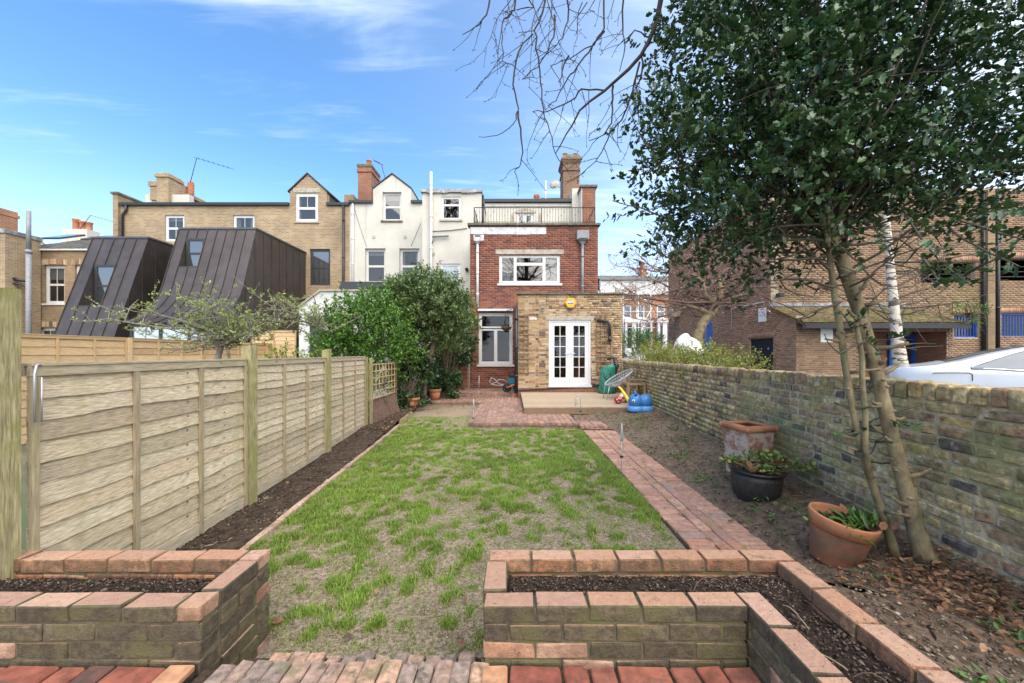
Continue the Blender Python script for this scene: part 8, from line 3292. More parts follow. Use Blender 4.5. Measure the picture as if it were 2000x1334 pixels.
shrub('ivy_bush', 'dark glossy ivy bush against the low red wall beside the kitchen window trellis', 'bush', (-2.1, 13.6, 0.3),
   [(-2.0, 13.7, 1.85, .50, .4, .62), (-1.75, 13.8, 1.7, .26, .3, .5), (-2.5, 13.7, 1.5, .4, .4, .45)], 330, 11, 0.2, 0.085, 0.85, 'ivy', 'ivy', up=0.2, rough=0.35, seed=9)
shrub('lime_shrub', 'bright lime green shrub sprays between the evergreen tree and the dark ivy', 'bush', (-2.3, 13.2, 0.3),
   [(-2.15, 13.1, 2.15, .36, .3, .40), (-2.4, 13.1, 1.9, .25, .25, .3)], 110, 11, 0.22, 0.075, 0.5, 'oval', 'lime_leaf', up=-0.2, rough=0.4, seed=10)
shrub('trellis_climber', 'small light green climber at the top of the kitchen window trellis', 'climber', (-1.45, 14.4, 2.6),
   [(-1.42, 14.35, 2.65, .16, .1, .2)], 26, 9, 0.14, 0.07, 0.85, 'ivy', 'lime_leaf', up=0.2, seed=12)
shrub('trellis_ivy', 'ivy strands threaded through the square trellis panel', 'ivy', (-2.9, 8.8, 0.6),
   [(-3.05, 8.9, 0.85, .06, .7, .3)], 22, 8, 0.2, 0.06, 0.85, 'ivy', 'weed', up=0.3, seed=13, rmin=0.1)
for (x, y, z, r, lab, m) in ((-4.9, 8.2, 1.45, .28, 'small yellow-green shrub peeping over the fence beside its third post', 'lime_leaf'), (-4.15, 8.1, 1.4, .22, 'tiny yellow-green shrub just over the fence right of its third post', 'lime_leaf')):
 shrub('lime_shrub', lab, 'bush', (x, y, 0), [(x, y, z, r, r, r * .8)], 45, 9, 0.16, 0.06, 0.5, 'oval', m, up=0.4, seed=14)
hel = []
for k in range(9):
 y = 6.9 + k * 0.58
 hel.append((wall_x(y) + 0.62 + random.uniform(-.05, .1), y, 1.02 + 0.05 * k * 0.6 + random.uniform(-.03, .05), .58, .5, .60 + random.uniform(-.03, .03)))
hel.append((wall_x(6.5) + 0.5, 6.45, 1.18, .30, .25, .28))
shrub('hedge', 'loose yellow-green hedge growing along the far side of the old garden wall', 'hedge', (4.6, 9, GZ), hel, 3200, 13, 0.15, 0.046, 0.5, 'simple', 'hedge', up=0.6, rough=0.22, seed=15, rmin=0.45)
shrub('street_shrub', 'green shrub by the street railings left of the cherry tree', 'bush', (8.0, 24, 0.3),
   [(7.6, 24, 2.0, 1.0, .8, .8), (8.6, 26, 2.6, .8, .8, .6)], 260, 11, 0.3, 0.11, 0.5, 'simple', 'laurel', up=0.5, seed=16)
shrub('street_shrub', 'green shrub on the bank at the corner of the red side wall', 'bush', (9.3, 25.5, 0.3),
   [(9.6, 26.5, 2.4, .9, .8, .55)], 160, 11, 0.3, 0.11, 0.5, 'simple', 'laurel', up=0.5, seed=17)
shrub('roof_weed', 'green seedling bush sprouting from the right end of the mossy gutter', 'bush', (15.9, 13.4, 2.6),
   [(15.85, 13.3, 2.95, .5, .3, .32)], 70, 9, 0.25, 0.09, 0.35, 'simple', 'weed', up=0.4, seed=18)

# low wall and lattice at the side boundary
lwl = thing('low_brick_wall', 'short red brick side wall with a dark lattice on top left of the kitchen trellis', 'wall', (-2.3, 14.2, 0.25))
g = MB()
g.box(-3.9, -1.62, 14.21, 14.42, 0.2, WZ(707, 14.2) - 0.01)
g.build('mortar', MT['mortar_red'], lwl)
lay(lwl, wall_bricks((-3.9, 14.2), 0, 2.28, 0.25, WZ(707, 14.2), (), depth=0.05), 'red_brick', 300)
g = MB()
zz = WZ(707, 14.2)
g.box(-3.9, -1.62, 14.25, 14.30, zz + 0.02, zz + 0.08)
g.box(-3.9, -1.62, 14.25, 14.30, zz + 0.42, zz + 0.48)
for i in range(24):
 x = -3.9 + i * 0.1
 g.beam((x, 14.27, zz + 0.06), (min(x + 0.36, -1.62), 14.27, zz + 0.44), 0.02, 0.012)
 g.beam((min(x + 0.36, -1.62), 14.285, zz + 0.06), (x, 14.285, zz + 0.44), 0.02, 0.012)
g.build('lattice', MT['sleeper'], lwl)
g = MB()
g.box(-3.0, -1.95, 12.5, 12.62, 0.1, 0.62)
tag(g.build('stone_kerb', MT['coping']), 'low weathered stone block half covered by the ivy mound', 'stone')


# ================================================================ timber deck
deck = thing('timber_deck', 'low pale timber deck in front of the glazed double doors', 'deck', (2, 11, 0.1))
DZ = 0.296
dx0, dx1, dy0, dy1 = 0.28, 3.86, 9.12, 12.54
nb = 24
for k in range(nb):
 ya = dy0 + (dy1 - dy0) * k / nb
 yb = dy0 + (dy1 - dy0) * (k + 1) / nb - 0.005
 x1_ = min(dx1, wall_x((ya + yb) / 2) - 0.04)
 me = brick_mesh(3.40, yb - ya, 0.026, 'deck', 0.003, 0, k % 3, 'deck_board')
 o = link('deck_board', me, deck, ((dx0 + x1_) / 2, (ya + yb) / 2, DZ - 0.013 + random.uniform(-.001, .001)))
 o.scale[0] = (x1_ - dx0) / 3.40
for a, b in (((dx0 + 0.01, dy0 + 0.012), (dx1 - 0.1, dy0 + 0.012)), ((dx0 + 0.012, dy0 + 0.03), (dx0 + 0.012, dy1))):
 g = MB()
 g.beam((*a, (DZ + 0.13) / 2 - 0.012), (*b, (DZ + 0.13) / 2 - 0.012), 0.022, DZ - 0.13 - 0.006)
 g.build('deck_fascia', MT['deck_edge'], deck)
g = MB()
g.box(dx0 + 0.1, dx1 - 0.15, dy0 + 0.1, dy1, 0.05, DZ - 0.03)
g.build('deck_frame', MT['black'], deck)


# ================================================================ pots on the right bed
def round_pot(label, loc, prof, mat, rim_prof=None, rim_mat=None, tilt=(0, 0), soil_z=None, soil_r=None, name='plant_pot', cat='plant pot', n=40):
 t = thing(name, label, cat, loc)
 M = Matrix.Rotation(R(tilt[0]), 3, 'X') @ Matrix.Rotation(R(tilt[1]), 3, 'Y')
 g = MB()
 g.lathe(prof, loc, n, 0, True, M)
 g.build('pot_body', MT[mat], t)
 if rim_prof:
  g = MB()
  g.lathe(rim_prof, loc, n, 0, True, M)
  g.build('pot_rim', MT[rim_mat or mat], t)
 if soil_z:
  vs, fs = [], []
  k = 16
  base = Vector(loc)
  for j in range(8):
   for i in range(k):
    r_ = soil_r * (j + 0.02) / 7
    an = 6.2832 * i / k
    vs.append(base + M @ Vector((r_ * math.cos(an), r_ * math.sin(an), soil_z + 0.02 * random.random() + 0.015 * (1 - j / 7))))
  for j in range(7):
   for i in range(k):
    fs.append((j * k + i, j * k + (i + 1) % k, (j + 1) * k + (i + 1) % k, (j + 1) * k + i))
  g = MB()
  g.add(vs, fs, 0, True)
  g.build('pot_soil', MT['compost'], t)
 return t, M


# big leaning terracotta pot
loc = Vector((2.335, 2.80, 0.06))
tpot, M = round_pot('large leaning terracotta flower pot with weeds by the holly trunk', loc,
     [(0.02, 0.03), (0.132, 0.0), (0.139, 0.01), (0.182, 0.255), (0.182, 0.262)], 'dirty_terracotta',
     [(0.184, 0.255), (0.196, 0.258), (0.205, 0.335), (0.203, 0.345), (0.190, 0.347), (0.182, 0.33), (0.176, 0.24)], 'terracotta_rim', (7, 8), 0.27, 0.174)


def clump(parent, C0, n, L_, mat, tpl='simple', wid=0.3, spread=0.06, up=0.9, name='foliage', kind='stuff'):
 C = np.asarray(C0)[None] + rng.normal(0, spread, (n, 3)) * np.array([1, 1, 0.3])
 D = norm(rng.normal(size=(n, 3)) * np.array([1, 1, 0.5]) + np.array([0, 0, up]))
 N = norm(np.array([0, 0, 1.0]) + rng.normal(0, .5, (n, 3)))
 return link(name, leaf_mesh(name, C, D, N, L_ * rng.uniform(.6, 1.3, n), wid, tpl, mat), parent, None, None, kind)


top = loc + M @ Vector((0, 0, 0.29))
clump(tpot, top + Vector((0.08, -0.05, 0.02)), 60, 0.11, 'weed', 'oval', 0.28, 0.05)
clump(tpot, top + Vector((-0.10, 0.08, 0.0)), 90, 0.035, 'weed', 'oval', 0.6, 0.06)
clump(tpot, top + Vector((-0.06, -0.14, -0.01)), 22, 0.11, 'grass', 'simple', 0.12, 0.03)
clump(tpot, top + Vector((0.02, 0.06, 0.02)), 26, 0.07, 'dry_leaf', 'oval', 0.6, 0.09, 0.3, 'dry_leaves')
clump(tpot, top + Vector((0.16, -0.08, 0.02)), 14, 0.075, 'dry_leaf', 'oval', 0.6, 0.05, 0.3, 'dry_leaves')
# black glazed pot
loc = Vector((2.52, 3.98, 0.06))
bpot, M = round_pot('squat dark grey glazed pot with a straggly yellow-green plant', loc,
     [(0.02, 0.01), (0.17, 0.0), (0.20, 0.04), (0.226, 0.14), (0.234, 0.23), (0.231, 0.30)], 'glazed',
     [(0.230, 0.295), (0.255, 0.300), (0.261, 0.318), (0.250, 0.328), (0.224, 0.325), (0.220, 0.27)], 'glazed_rim', (2, 1), 0.285, 0.224)
top = loc + Vector((0, 0, 0.33))
for (dx, dy, dz, n_, sp) in ((0.10, 0.0, 0.10, 120, .07), (0.17, 0.02, 0.06, 80, .06), (0.05, 0.05, 0.06, 60, .06), (-0.22, -0.02, 0.06, 50, .05), (-0.27, 0.0, 0.03, 30, .04), (0.38, -0.02, 0.02, 70, .07), (0.48, -0.04, -0.03, 50, .06), (0.0, -0.12, 0.0, 50, .07)):
 clump(bpot, top + Vector((dx, dy, dz + 0.02)), n_, 0.05, 'pelargonium', 'oval', 0.85, sp, 0.6)
g = MB()
for k in range(34):
 a = top + Vector((random.uniform(-.12, .12), random.uniform(-.1, .1), -0.03))
 b = top + Vector((random.uniform(-.3, .5), random.uniform(-.15, .1), random.uniform(-.04, .14)))
 branch_tubes(g, [(bend(a, b, 5, 0.2), 0.004, 0.002)], 5)
g.build('stalks', MT['twig'], bpot)
clump(bpot, top + Vector((-0.10, -0.08, 0.02)), 18, 0.085, 'dry_leaf', 'oval', 0.6, 0.06, 0.4, 'dry_leaves')
clump(bpot, top + Vector((0.17, -0.06, 0.05)), 6, 0.12, 'dry_leaf', 'oval', 0.5, 0.025, 0.9, 'dry_leaves')

# square terracotta planter
sq = thing('square_planter', 'tall square salt-stained terracotta planter with rounded orange rim against the wall', 'planter', (2.85, 4.57, 0.12))
ang = R(13)
cx, cy_, hw0, hw1, zt_ = 2.80, 4.56, 0.155, 0.182, 0.70
ca, sa = math.cos(ang), math.sin(ang)


def sqr(h, z, lean=0.0):
 return [(cx + ca * a * h - sa * b * h + lean * z * 0.1, cy_ + sa * a * h + ca * b * h, z) for a, b in ((-1, -1), (1, -1), (1, 1), (-1, 1))]


g = MB()
vs = sqr(hw0, 0.10) + sqr(hw1, zt_ - 0.03) + sqr(hw1 - 0.03, zt_ - 0.03) + sqr(hw1 - 0.035, zt_ - 0.12)
g.add(vs, [(3, 2, 1, 0), (0, 1, 5, 4), (1, 2, 6, 5), (2, 3, 7, 6), (3, 0, 4, 7), (4, 5, 9, 8), (5, 6, 10, 9), (6, 7, 11, 10), (7, 4, 8, 11), (8, 9, 13, 12), (9, 10, 14, 13), (10, 11, 15, 14), (11, 8, 12, 15), (12, 13, 14, 15)])
g.build('planter_body', MT['old_terracotta'], sq)
g = MB()
c4 = [Vector(p) for p in sqr(hw1 + 0.012, zt_)]
g.tube(c4 + [c4[0]], 0.034, 10)
for p in c4:
 g.ball(p, 0.036, 12, 8)
c5 = [Vector(p) for p in sqr(hw1 - 0.02, zt_ + 0.018)]
g.tube(c5 + [c5[0]], 0.022, 8)
g.build('planter_rim', MT['terracotta_rim'], sq)
g = MB()
f0, f1 = Vector(sqr(hw1, 0)[0]), Vector(sqr(hw1, 0)[3])
out_n = Vector((-ca, -sa, 0))
cc_ = (f0 + f1) / 2 + Vector((0, 0, 0.45)) + out_n * (-0.016)
ringp = []
uu = (f1 - f0).normalized()
for i in range(19):
 an = 2 * math.pi * i / 18
 ringp.append(cc_ + uu * 0.085 * math.cos(an) + Vector((0, 0, 0.085 * math.sin(an))))
g.tube(ringp, 0.009, 6)
for i in range(6):
 an = 2 * math.pi * i / 6
 g.ball(cc_ + uu * 0.04 * math.cos(an) + Vector((0, 0, 0.04 * math.sin(an))), 0.016, 8, 6)
g.build('rosette', MT['old_terracotta'], sq)

# pots by the ivy
p1, M = round_pot('plain terracotta pot on the brick strip beneath the leaning evergreen trunk', Vector((WX(850, 11.9), 11.9, 0.125)),
      [(0.02, 0.01), (0.125, 0.0), (0.165, 0.26)], 'terracotta', [(0.168, 0.255), (0.188, 0.26), (0.195, 0.34), (0.172, 0.345), (0.165, 0.27)], 'terracotta', (0, 0), 0.30, 0.165)
clump(p1, Vector((WX(850, 11.9), 11.9, 0.50)), 90, 0.09, 'ivy', 'ivy', 0.8, 0.09)
p2, M = round_pot('wide terracotta pot half buried in ivy at the end of the left bed', Vector((WX(803, 10.6), 10.6, 0.06)),
      [(0.02, 0.01), (0.16, 0.0), (0.215, 0.22)], 'terracotta', [(0.218, 0.215), (0.238, 0.22), (0.242, 0.29), (0.22, 0.295), (0.21, 0.23)], 'terracotta', (0, 0), 0.26, 0.21)
clump(p2, Vector((WX(800, 10.6), 10.6, 0.36)), 110, 0.08, 'ivy', 'ivy', 0.8, 0.10)
clump(p2, Vector((WX(830, 10.5), 10.5, 0.22)), 90, 0.08, 'ivy', 'ivy', 0.8, 0.10)

# hanging basket
hb = thing('hanging_basket', 'small hanging basket of dry plants in front of the tall kitchen window', 'basket', W(988, 638, 14.1))
c = W(989, 640, 14.1)
g = MB()
g.lathe([(0.03, -0.11), (0.12, -0.09), (0.185, -0.02), (0.20, 0.03), (0.185, 0.03), (0.1, -0.02)], c, 18)
g.build('basket', MT['sleeper'], hb)
g = MB()
for k in range(3):
 an = k * 2.1
 g.tube([c + Vector((0.19 * math.cos(an), 0.19 * math.sin(an), 0.03)), c + Vector((0, 0, 0.62))], 0.006, 5)
g.tube([c + Vector((0, 0, 0.62)), c + Vector((0.25, 0.3, 0.72)), Vector((0.12, 14.48, c.z + 0.60))], 0.010, 6)
g.build('chains', MT['black'], hb)
clump(hb, c + Vector((0, 0, 0.08)), 70, 0.10, 'twig', 'simple', 0.2, 0.09)
clump(hb, c + Vector((-0.08, 0, 0.06)), 30, 0.07, 'weed', 'oval', 0.6, 0.08)

# ================================================================ things on the deck and by the wall
# green garden bag
bag = thing('garden_bag', 'sagging green woven garden waste bag against the extension wall', 'bag', (2.95, 12.15, DZ))
vs, fs = [], []
nu, nv = 26, 16
for j in range(nv + 1):
 f = j / nv
 for i in range(nu):
  an = 2 * math.pi * i / nu
  r = 0.31 * (1 - 0.18 * f) * (1 + 0.10 * math.sin(3 * an + 5 * f) + 0.16 * (float(vnoise(np.array(math.cos(an) * 2 + 5), np.array(math.sin(an) * 2 + 5), f * 3.5)) - .5))
  if j == nv:
   r *= 0.75
  if j == 0:
   r *= 0.9
  vs.append((3.0 + 0.85 * r * math.cos(an) + 0.05 * f, 12.2 + 0.75 * r * math.sin(an), DZ + 0.86 * f * (1 + 0.09 * math.sin(an + 2.4)) ))
for j in range(nv):
 for i in range(nu):
  fs.append((j * nu + i, j * nu + (i + 1) % nu, (j + 1) * nu + (i + 1) % nu, (j + 1) * nu + i))
fs.append(tuple(range(nu)))
g = MB()
g.add(vs, fs, 0, True)
g.build('bag_body', MT['green_bag'], bag)
g = MB()
for s in (-1, 1):
 g.tube([(3.0 + s * 0.10 - 0.05, 11.94, DZ + 0.68), (3.0 + s * 0.12, 11.90, DZ + 0.5), (3.05 + s * 0.02, 11.92, DZ + 0.40)], 0.018, 6)
g.build('bag_strap', MT['black'], bag)
vac = thing('leaf_blower', 'black garden tool leaning in the corner behind the green bag', 'garden tool', (3.35, 12.3, DZ))
g = MB()
g.tube([W(1201, 700, 12.25), W(1204, 715, 12.2), W(1203, 732, 12.2)], [.06, .085, .07], 10)
g.tube([W(1186, 702, 12.3), W(1196, 698, 12.3), W(1205, 702, 12.25)], [.035, .04, .05], 8)
g.tube([W(1203, 730, 12.2), W(1201, 760, 12.2), Vector((WX(1200, 12.2), 12.2, DZ + 0.01))], 0.04, 8)
g.build('tool_body', MT['black_plastic'], vac)
g = MB()
g.tube([W(1213, 707, 12.22), W(1203, 735, 12.05), Vector((WX(1200, 12.0), 12.0, DZ + 0.01))], 0.012, 6)
g.build('tool_pole', MT['old_trellis'], vac)

# scoop chair
chair = thing('scoop_chair', 'grey woven scoop garden chair on slim metal legs on the deck', 'chair', (2.95, 10.75, DZ))
ctr = W(1208, 737, 10.75)
ax_u = Vector((0.80, 0.12, 0.46)).normalized()
ax_v = Vector((-0.10, 1.0, 0.0)).normalized()
nrm_ = ax_u.cross(ax_v).normalized()
if nrm_.z < 0:
 nrm_ = -nrm_
ru, rv = 0.43, 0.37
g = MB()
g.tube([ctr + ax_u * ru * math.cos(a) + ax_v * rv * math.sin(a) for a in [2 * math.pi * i / 36 for i in range(37)]], 0.018, 8)
g.build('seat_rim', MT['grey_rattan'], chair)
g = MB()
for k in range(38):                                    # woven strands from rim to rim through the bowl
 a = 2 * math.pi * k / 38
 e = ctr + ax_u * ru * math.cos(a) + ax_v * rv * math.sin(a)
 low_ = ctr - nrm_ * 0.20 - ax_u * 0.06 + (ax_u * ru * math.cos(a) + ax_v * rv * math.sin(a)) * 0.18
 mid_ = ctr - nrm_ * 0.14 + (ax_u * ru * math.cos(a) + ax_v * rv * math.sin(a)) * 0.62
 g.tube([e, mid_, low_], 0.0075, 5)
for f, dn in ((0.85, 0.07), (0.62, 0.14), (0.40, 0.185), (0.18, 0.20)):
 g.tube([ctr - nrm_ * dn + (ax_u * ru * math.cos(a) + ax_v * rv * math.sin(a)) * f - ax_u * 0.06 * (1 - f) for a in [2 * math.pi * i / 28 for i in range(29)]], 0.007, 5)
g.build('woven_seat', MT['grey_rattan'], chair)
for (ux, vx, fx, fy) in ((-0.86, -0.45, -0.36, -0.28), (-0.86, 0.45, -0.33, 0.28), (0.35, -0.6, 0.30, -0.28), (0.35, 0.6, 0.30, 0.30)):
 g = MB()
 a = ctr + ax_u * ru * ux + ax_v * rv * vx - (nrm_ * 0.10 if ux > 0 else Vector((0, 0, 0)))
 g.tube([a, Vector((2.95 + fx, 10.75 + fy, DZ))], 0.011, 6)
 g.build('leg', MT['alu'], chair)

# small wooden table
tab = thing('wooden_table', 'small weathered wooden table with a teal top against the old wall', 'table', (3.18, 10.05, DZ))
tx0, tx1, ty0, ty1, tz = 2.94, 3.42, 9.80, 10.30, DZ + 0.52
for x in (tx0 + .03, tx1 - .03):
 for y in (ty0 + .03, ty1 - .03):
  g = MB()
  g.box(x - .028, x + .028, y - .028, y + .028, DZ, tz - 0.03)
  g.build('leg', MT['table_wood'], tab)
g = MB()
g.box(tx0, tx1, ty0, ty0 + 0.05, tz - 0.06, tz)
g.box(tx0, tx1, ty1 - 0.05, ty1, tz - 0.06, tz)
g.box(tx0, tx0 + 0.05, ty0 + 0.05, ty1 - 0.05, tz - 0.06, tz)
g.box(tx1 - 0.05, tx1, ty0 + 0.05, ty1 - 0.05, tz - 0.06, tz)
g.build('table_frame', MT['table_wood'], tab)
g = MB()
g.box(tx0 + .05, tx1 - .05, ty0 + .05, ty1 - .05, tz - 0.03, tz - 0.008)
g.build('table_top', MT['teal'], tab)
tray = MB()
tray.obox((3.22, 10.08, tz + 0.07), Vector((0.20, 0.02, -0.03)), Vector((-0.01, 0.14, 0)), Vector((0.002, 0, 0.008)))
tray.obox((3.03, 10.06, tz + 0.035), Vector((0.008, 0, 0)), Vector((0, 0.14, 0)), Vector((0, 0, 0.06)))
tag(tray.build('wooden_tray', MT['table_wood']), 'small pale wooden tray resting on the teal topped table', 'tray')

# toys
ball = thing('toy_ball', 'small red and white spotted ball on the deck by the blue toy', 'ball', W(1208, 775, 9.75))
c = Vector((WX(1207, 9.7), 9.7, DZ + 0.095))
g = MB()
g.ball(c, 0.095, 18, 12)
g.build('ball_body', MT['red_toy'], ball)
g = MB()
for (a, b) in ((-.6, .2), (.5, .5), (-.1, -.5), (.1, .75)):
 d = Vector((a, -1, b)).normalized()
 g.tube([c + d * 0.09, c + d * 0.0965], 0.022, 10)
g.build('ball_spot', MT['pale_toy'], ball)
ball2 = thing('toy_ball', 'pale peach ball with red spots beside the red ball', 'ball', W(1218, 768, 9.95))
c = Vector((WX(1218, 9.95), 9.95, DZ + 0.125))
g = MB()
g.ball(c, 0.125, 18, 12)
g.build('ball_body', MT['pale_toy'], ball2)
g = MB()
for (a, b) in ((-.3, .1), (.6, .5), (.3, -.5)):
 d = Vector((a, -1, b)).normalized()
 g.tube([c + d * 0.118, c + d * 0.127], 0.04, 12)
g.build('ball_spot', MT['red_toy'], ball2)
bat = MB()
bat.tube([W(1208, 755, 9.5), W(1213, 760, 9.5), W(1220, 770, 9.45), W(1226, 780, 9.35), W(1230, 788, 9.3)], [.022, .032, .04, .045, .03], 10)
tag(bat.build('plastic_bat', MT['yellow_toy']), 'curved yellow plastic toy bat leaning on the blue toy', 'toy bat')
hip = thing('hopper_toy', 'blue rubber animal hopper toy with ears and a white eye by the deck corner', 'toy', (3.0, 8.95, 0.18))
hy = 8.95
hc = Vector((WX(1251, hy), hy, 0))
zb_ = WZ(803, hy)
g = MB()
prof_x = np.linspace(-0.27, 0.27, 23)
vs, fs = [], []
ns = 20
for i, x in enumerate(prof_x):
 t = x / 0.27
 head = 0.205 * math.sqrt(max(0, 1 - ((x + 0.115) / 0.170) ** 2)) if abs(x + 0.115) < 0.170 else 0
 rump = 0.195 * math.sqrt(max(0, 1 - ((x - 0.115) / 0.165) ** 2)) if abs(x - 0.115) < 0.165 else 0
 r = max(head, rump, 0.150 if abs(x) < 0.13 else 0.0, 0.012)
 for k in range(ns):
  an = 2 * math.pi * k / ns
  vs.append((hc.x + x, hy + r * 0.85 * math.cos(an), zb_ + 0.215 + r * 0.95 * math.sin(an)))
for i in range(len(prof_x) - 1):
 for k in range(ns):
  fs.append((i * ns + k, i * ns + (k + 1) % ns, (i + 1) * ns + (k + 1) % ns, (i + 1) * ns + k))
fs.append(tuple(range(ns)))
fs.append(tuple(range((len(prof_x) - 1) * ns, len(prof_x) * ns)))
g.add(vs, fs, 0, True)
g.build('toy_body', MT['hippo'], hip)
g = MB()
for (x, r) in ((-0.115, 0.19), (0.115, 0.185)):
 g.lathe([(r * 0.97, 0), (r * 1.03, 0.03), (r * 1.0, 0.08), (r * 0.85, 0.13)], (hc.x + x, hy, zb_), 24)
g.build('toy_base', MT['hippo_light'], hip)
for s in (-1, 1):
 g = MB()
 b = Vector((hc.x - 0.14 + 0.05 * (s > 0), hy + s * 0.09, zb_ + 0.37))
 g.tube([b, b + Vector((0.0, s * 0.01, 0.06)), b + Vector((-0.02, s * 0.01, 0.11))], [.035, .028, .008], 8)
 g.build('ear', MT['hippo'], hip)
e = Vector((hc.x - 0.205, hy - 0.135, zb_ + 0.25))
d = Vector((-0.55, -1, 0.15)).normalized()
g = MB()
g.tube([e - d * 0.02, e + d * 0.016], 0.036, 14)
eye = g.build('eye', MT['white_print'], hip)
g = MB()
g.tube([e + d * 0.0162, e + d * 0.019], 0.018, 12)
g.build('pupil', MT['rubber'], eye)
ry = 10.3
rt = MB()
rt.box(3.0, 3.2, 10.36, 10.5, DZ, DZ + 0.16)
rt.tube([(3.1, 10.43, DZ + 0.16), (3.1, 10.43, DZ + 0.20)], 0.05, 10)
tag(rt.build('red_bucket', MT['red_toy']), 'dark red toy tub under the wooden table', 'toy tub')

# pressure washer, hose and balance bike on the upper terrace
pw = thing('pressure_washer', 'teal and black pressure washer standing by the black corner pipe', 'pressure washer', (-0.05, 13.6, UZ))
yy = 13.5
g = MB()
x0_, x1_ = WX(993, yy), WX(1006, yy)
g.box(x0_, x1_, yy, yy + 0.22, WZ(748, yy) , WZ(738, yy))
g.box(x0_ + 0.02, x1_ - 0.02, yy + 0.02, yy + 0.2, UZ, WZ(748, yy))
g.build('washer_body', MT['teal'], pw)
g = MB()
g.box(x0_ + 0.01, x1_ + 0.01, yy + 0.01, yy + 0.2, WZ(738, yy), WZ(733, yy))
g.tube([(x0_ + 0.02, yy + 0.05, WZ(735, yy)), (x0_ + 0.02, yy + 0.05, WZ(728, yy)), (x1_ - 0.02, yy + 0.05, WZ(728, yy)), (x1_ - 0.02, yy + 0.05, WZ(735, yy))], 0.015, 6)
g.build('washer_top', MT['black_plastic'], pw)
hz = MB()
hz.tube([W(993, 747, yy), W(983, 742, yy), W(975, 741, yy), W(968, 747, yy), W(960, 750, yy - .05), W(956, 745, yy - .05), W(960, 738, yy), W(967, 741, yy), W(972, 748, yy - .05), W(980, 751, yy - .1), W(990, 750, yy - .1)], 0.016, 8)
hz.tube([W(958, 750, yy - .1), W(966, 752, yy - .1), W(980, 753, yy - .12), W(992, 752, yy - .12)], 0.014, 8)
tag(hz.build('garden_hose', MT['grey_hose']), 'grey hose coiled in loops beside the pressure washer', 'hose')
bk = thing('balance_bike', 'orange and black child balance bike lying against the extension corner', 'bike', (-0.1, 13.0, UZ))
yb_ = 13.0
wc = Vector((WX(990, yb_), yb_, UZ + 0.15))


def wheel(parent, c, r):
 g = MB()
 ring = [c + Vector((r * math.cos(a), 0.0, r * math.sin(a))) for a in [2 * math.pi * i / 24 for i in range(25)]]
 g.tube(ring, 0.028, 8)
 w_ = g.build('wheel', MT['rubber'], parent)
 g = MB()
 g.tube([c + Vector((0, -0.02, 0)), c + Vector((0, 0.02, 0))], r * 0.72, 18)
 g.build('rim', MT['black_plastic'], w_)


wheel(bk, wc, 0.125)
wheel(bk, wc + Vector((0.36, 0.10, 0.0)), 0.125)
g = MB()
g.tube([wc + Vector((0.03, -0.05, 0.02)), wc + Vector((0.16, -0.05, 0.07)), wc + Vector((0.34, 0.02, 0.14))], [0.026, 0.036, 0.028], 10)
g.tube([wc + Vector((0, -0.045, 0)), wc + Vector((0.05, -0.05, 0.03))], 0.022, 8)
g.build('bike_frame', MT['orange'], bk)
g = MB()
g.tube([wc + Vector((0.34, 0.02, 0.14)), wc + Vector((0.50, -0.05, 0.15))], 0.013, 8)
g.build('handlebar', MT['alu'], bk)
g = MB()
g.box(0.0, 0.20, 12.72, 12.9, 0.127, 0.225)
tag(g.build('loose_brick', MT['terracotta_rim']), 'single loose orange brick standing at the foot of the extension corner', 'brick')

# ================================================================ garden stakes with little lanterns
def stake(label, base, h, kind):
 t = thing('garden_stake', label, 'garden stake', base)
 b = Vector(base)
 g = MB()
 if kind == 'hook':
  g.tube([b, b + Vector((0.01, 0, h * 0.9)), b + Vector((0.02, 0, h)), b + Vector((-0.03, 0, h + 0.03)), b + Vector((-0.08, 0, h - 0.02)), b + Vector((-0.08, 0, h - 0.07))], 0.006, 6)
 else:
  g.tube([b, b + Vector((0.01, 0, h))], 0.005, 6)
 g.build('stem', MT['alu'], t)
 top = b + Vector((0.01, 0, h)) if kind != 'hook' else b + Vector((-0.08, 0, h - 0.2))
 g = MB()
 s = 0.16 if kind != 'hook' else 0.14
 if kind == 'cone':
  for k in range(4):
   an = k * math.pi / 2 + 0.4
   d = Vector((math.cos(an), math.sin(an), 0))
   g.add([top + Vector((0, 0, 0.06)), top + d * 0.035 + Vector((0, 0, -0.09)), top + d * 0.030 + Vector((0, 0, -0.13)), top + Vector((0, 0, -0.11))], [(0, 1, 2, 3)], 0)
  g.lathe([(0.004, 0.12), (0.012, 0.04), (0.026, -0.10), (0.004, -0.10)], top, 10)
 else:
  for k in range(6):
   an = k * math.pi / 3
   d = Vector((math.cos(an), math.sin(an), 0)) * 0.032
   g.tube([top + d, top + d + Vector((0, 0, 0.13))], 0.004, 5)
  g.lathe([(0.036, 0), (0.036, 0.008), (0.004, 0.008)], top, 12)
  g.lathe([(0.036, 0.125), (0.020, 0.15), (0.004, 0.15)], top, 12)
 g.build('lantern', MT['solar'], t)
 g = MB()
 c = b + Vector((0.006, 0, h * 0.45))
 g.box(c.x - 0.02, c.x + 0.02, c.y - 0.015, c.y + 0.015, c.z - 0.012, c.z + 0.012)
 g.build('clip', MT['black_plastic'], t)


stake('thin metal stake with a white winged lantern at the left edge of the brick path', (WX(1213, 4.9), 4.9, 0.0), 0.56, 'cone')
stake('thin stake with a white winged lantern at the left corner of the low patio', (WX(924, 7.9), 7.9, 0.0), 0.52, 'cone')
stake('thin stake with a small white lantern on the upper terrace', (WX(935, 12.6), 12.6, 0.127), 0.6, 'cone')
stake('bent hook stake carrying a wire lantern in front of the deck', (WX(1133, 8.0), 8.0, 0.1), 0.58, 'hook')

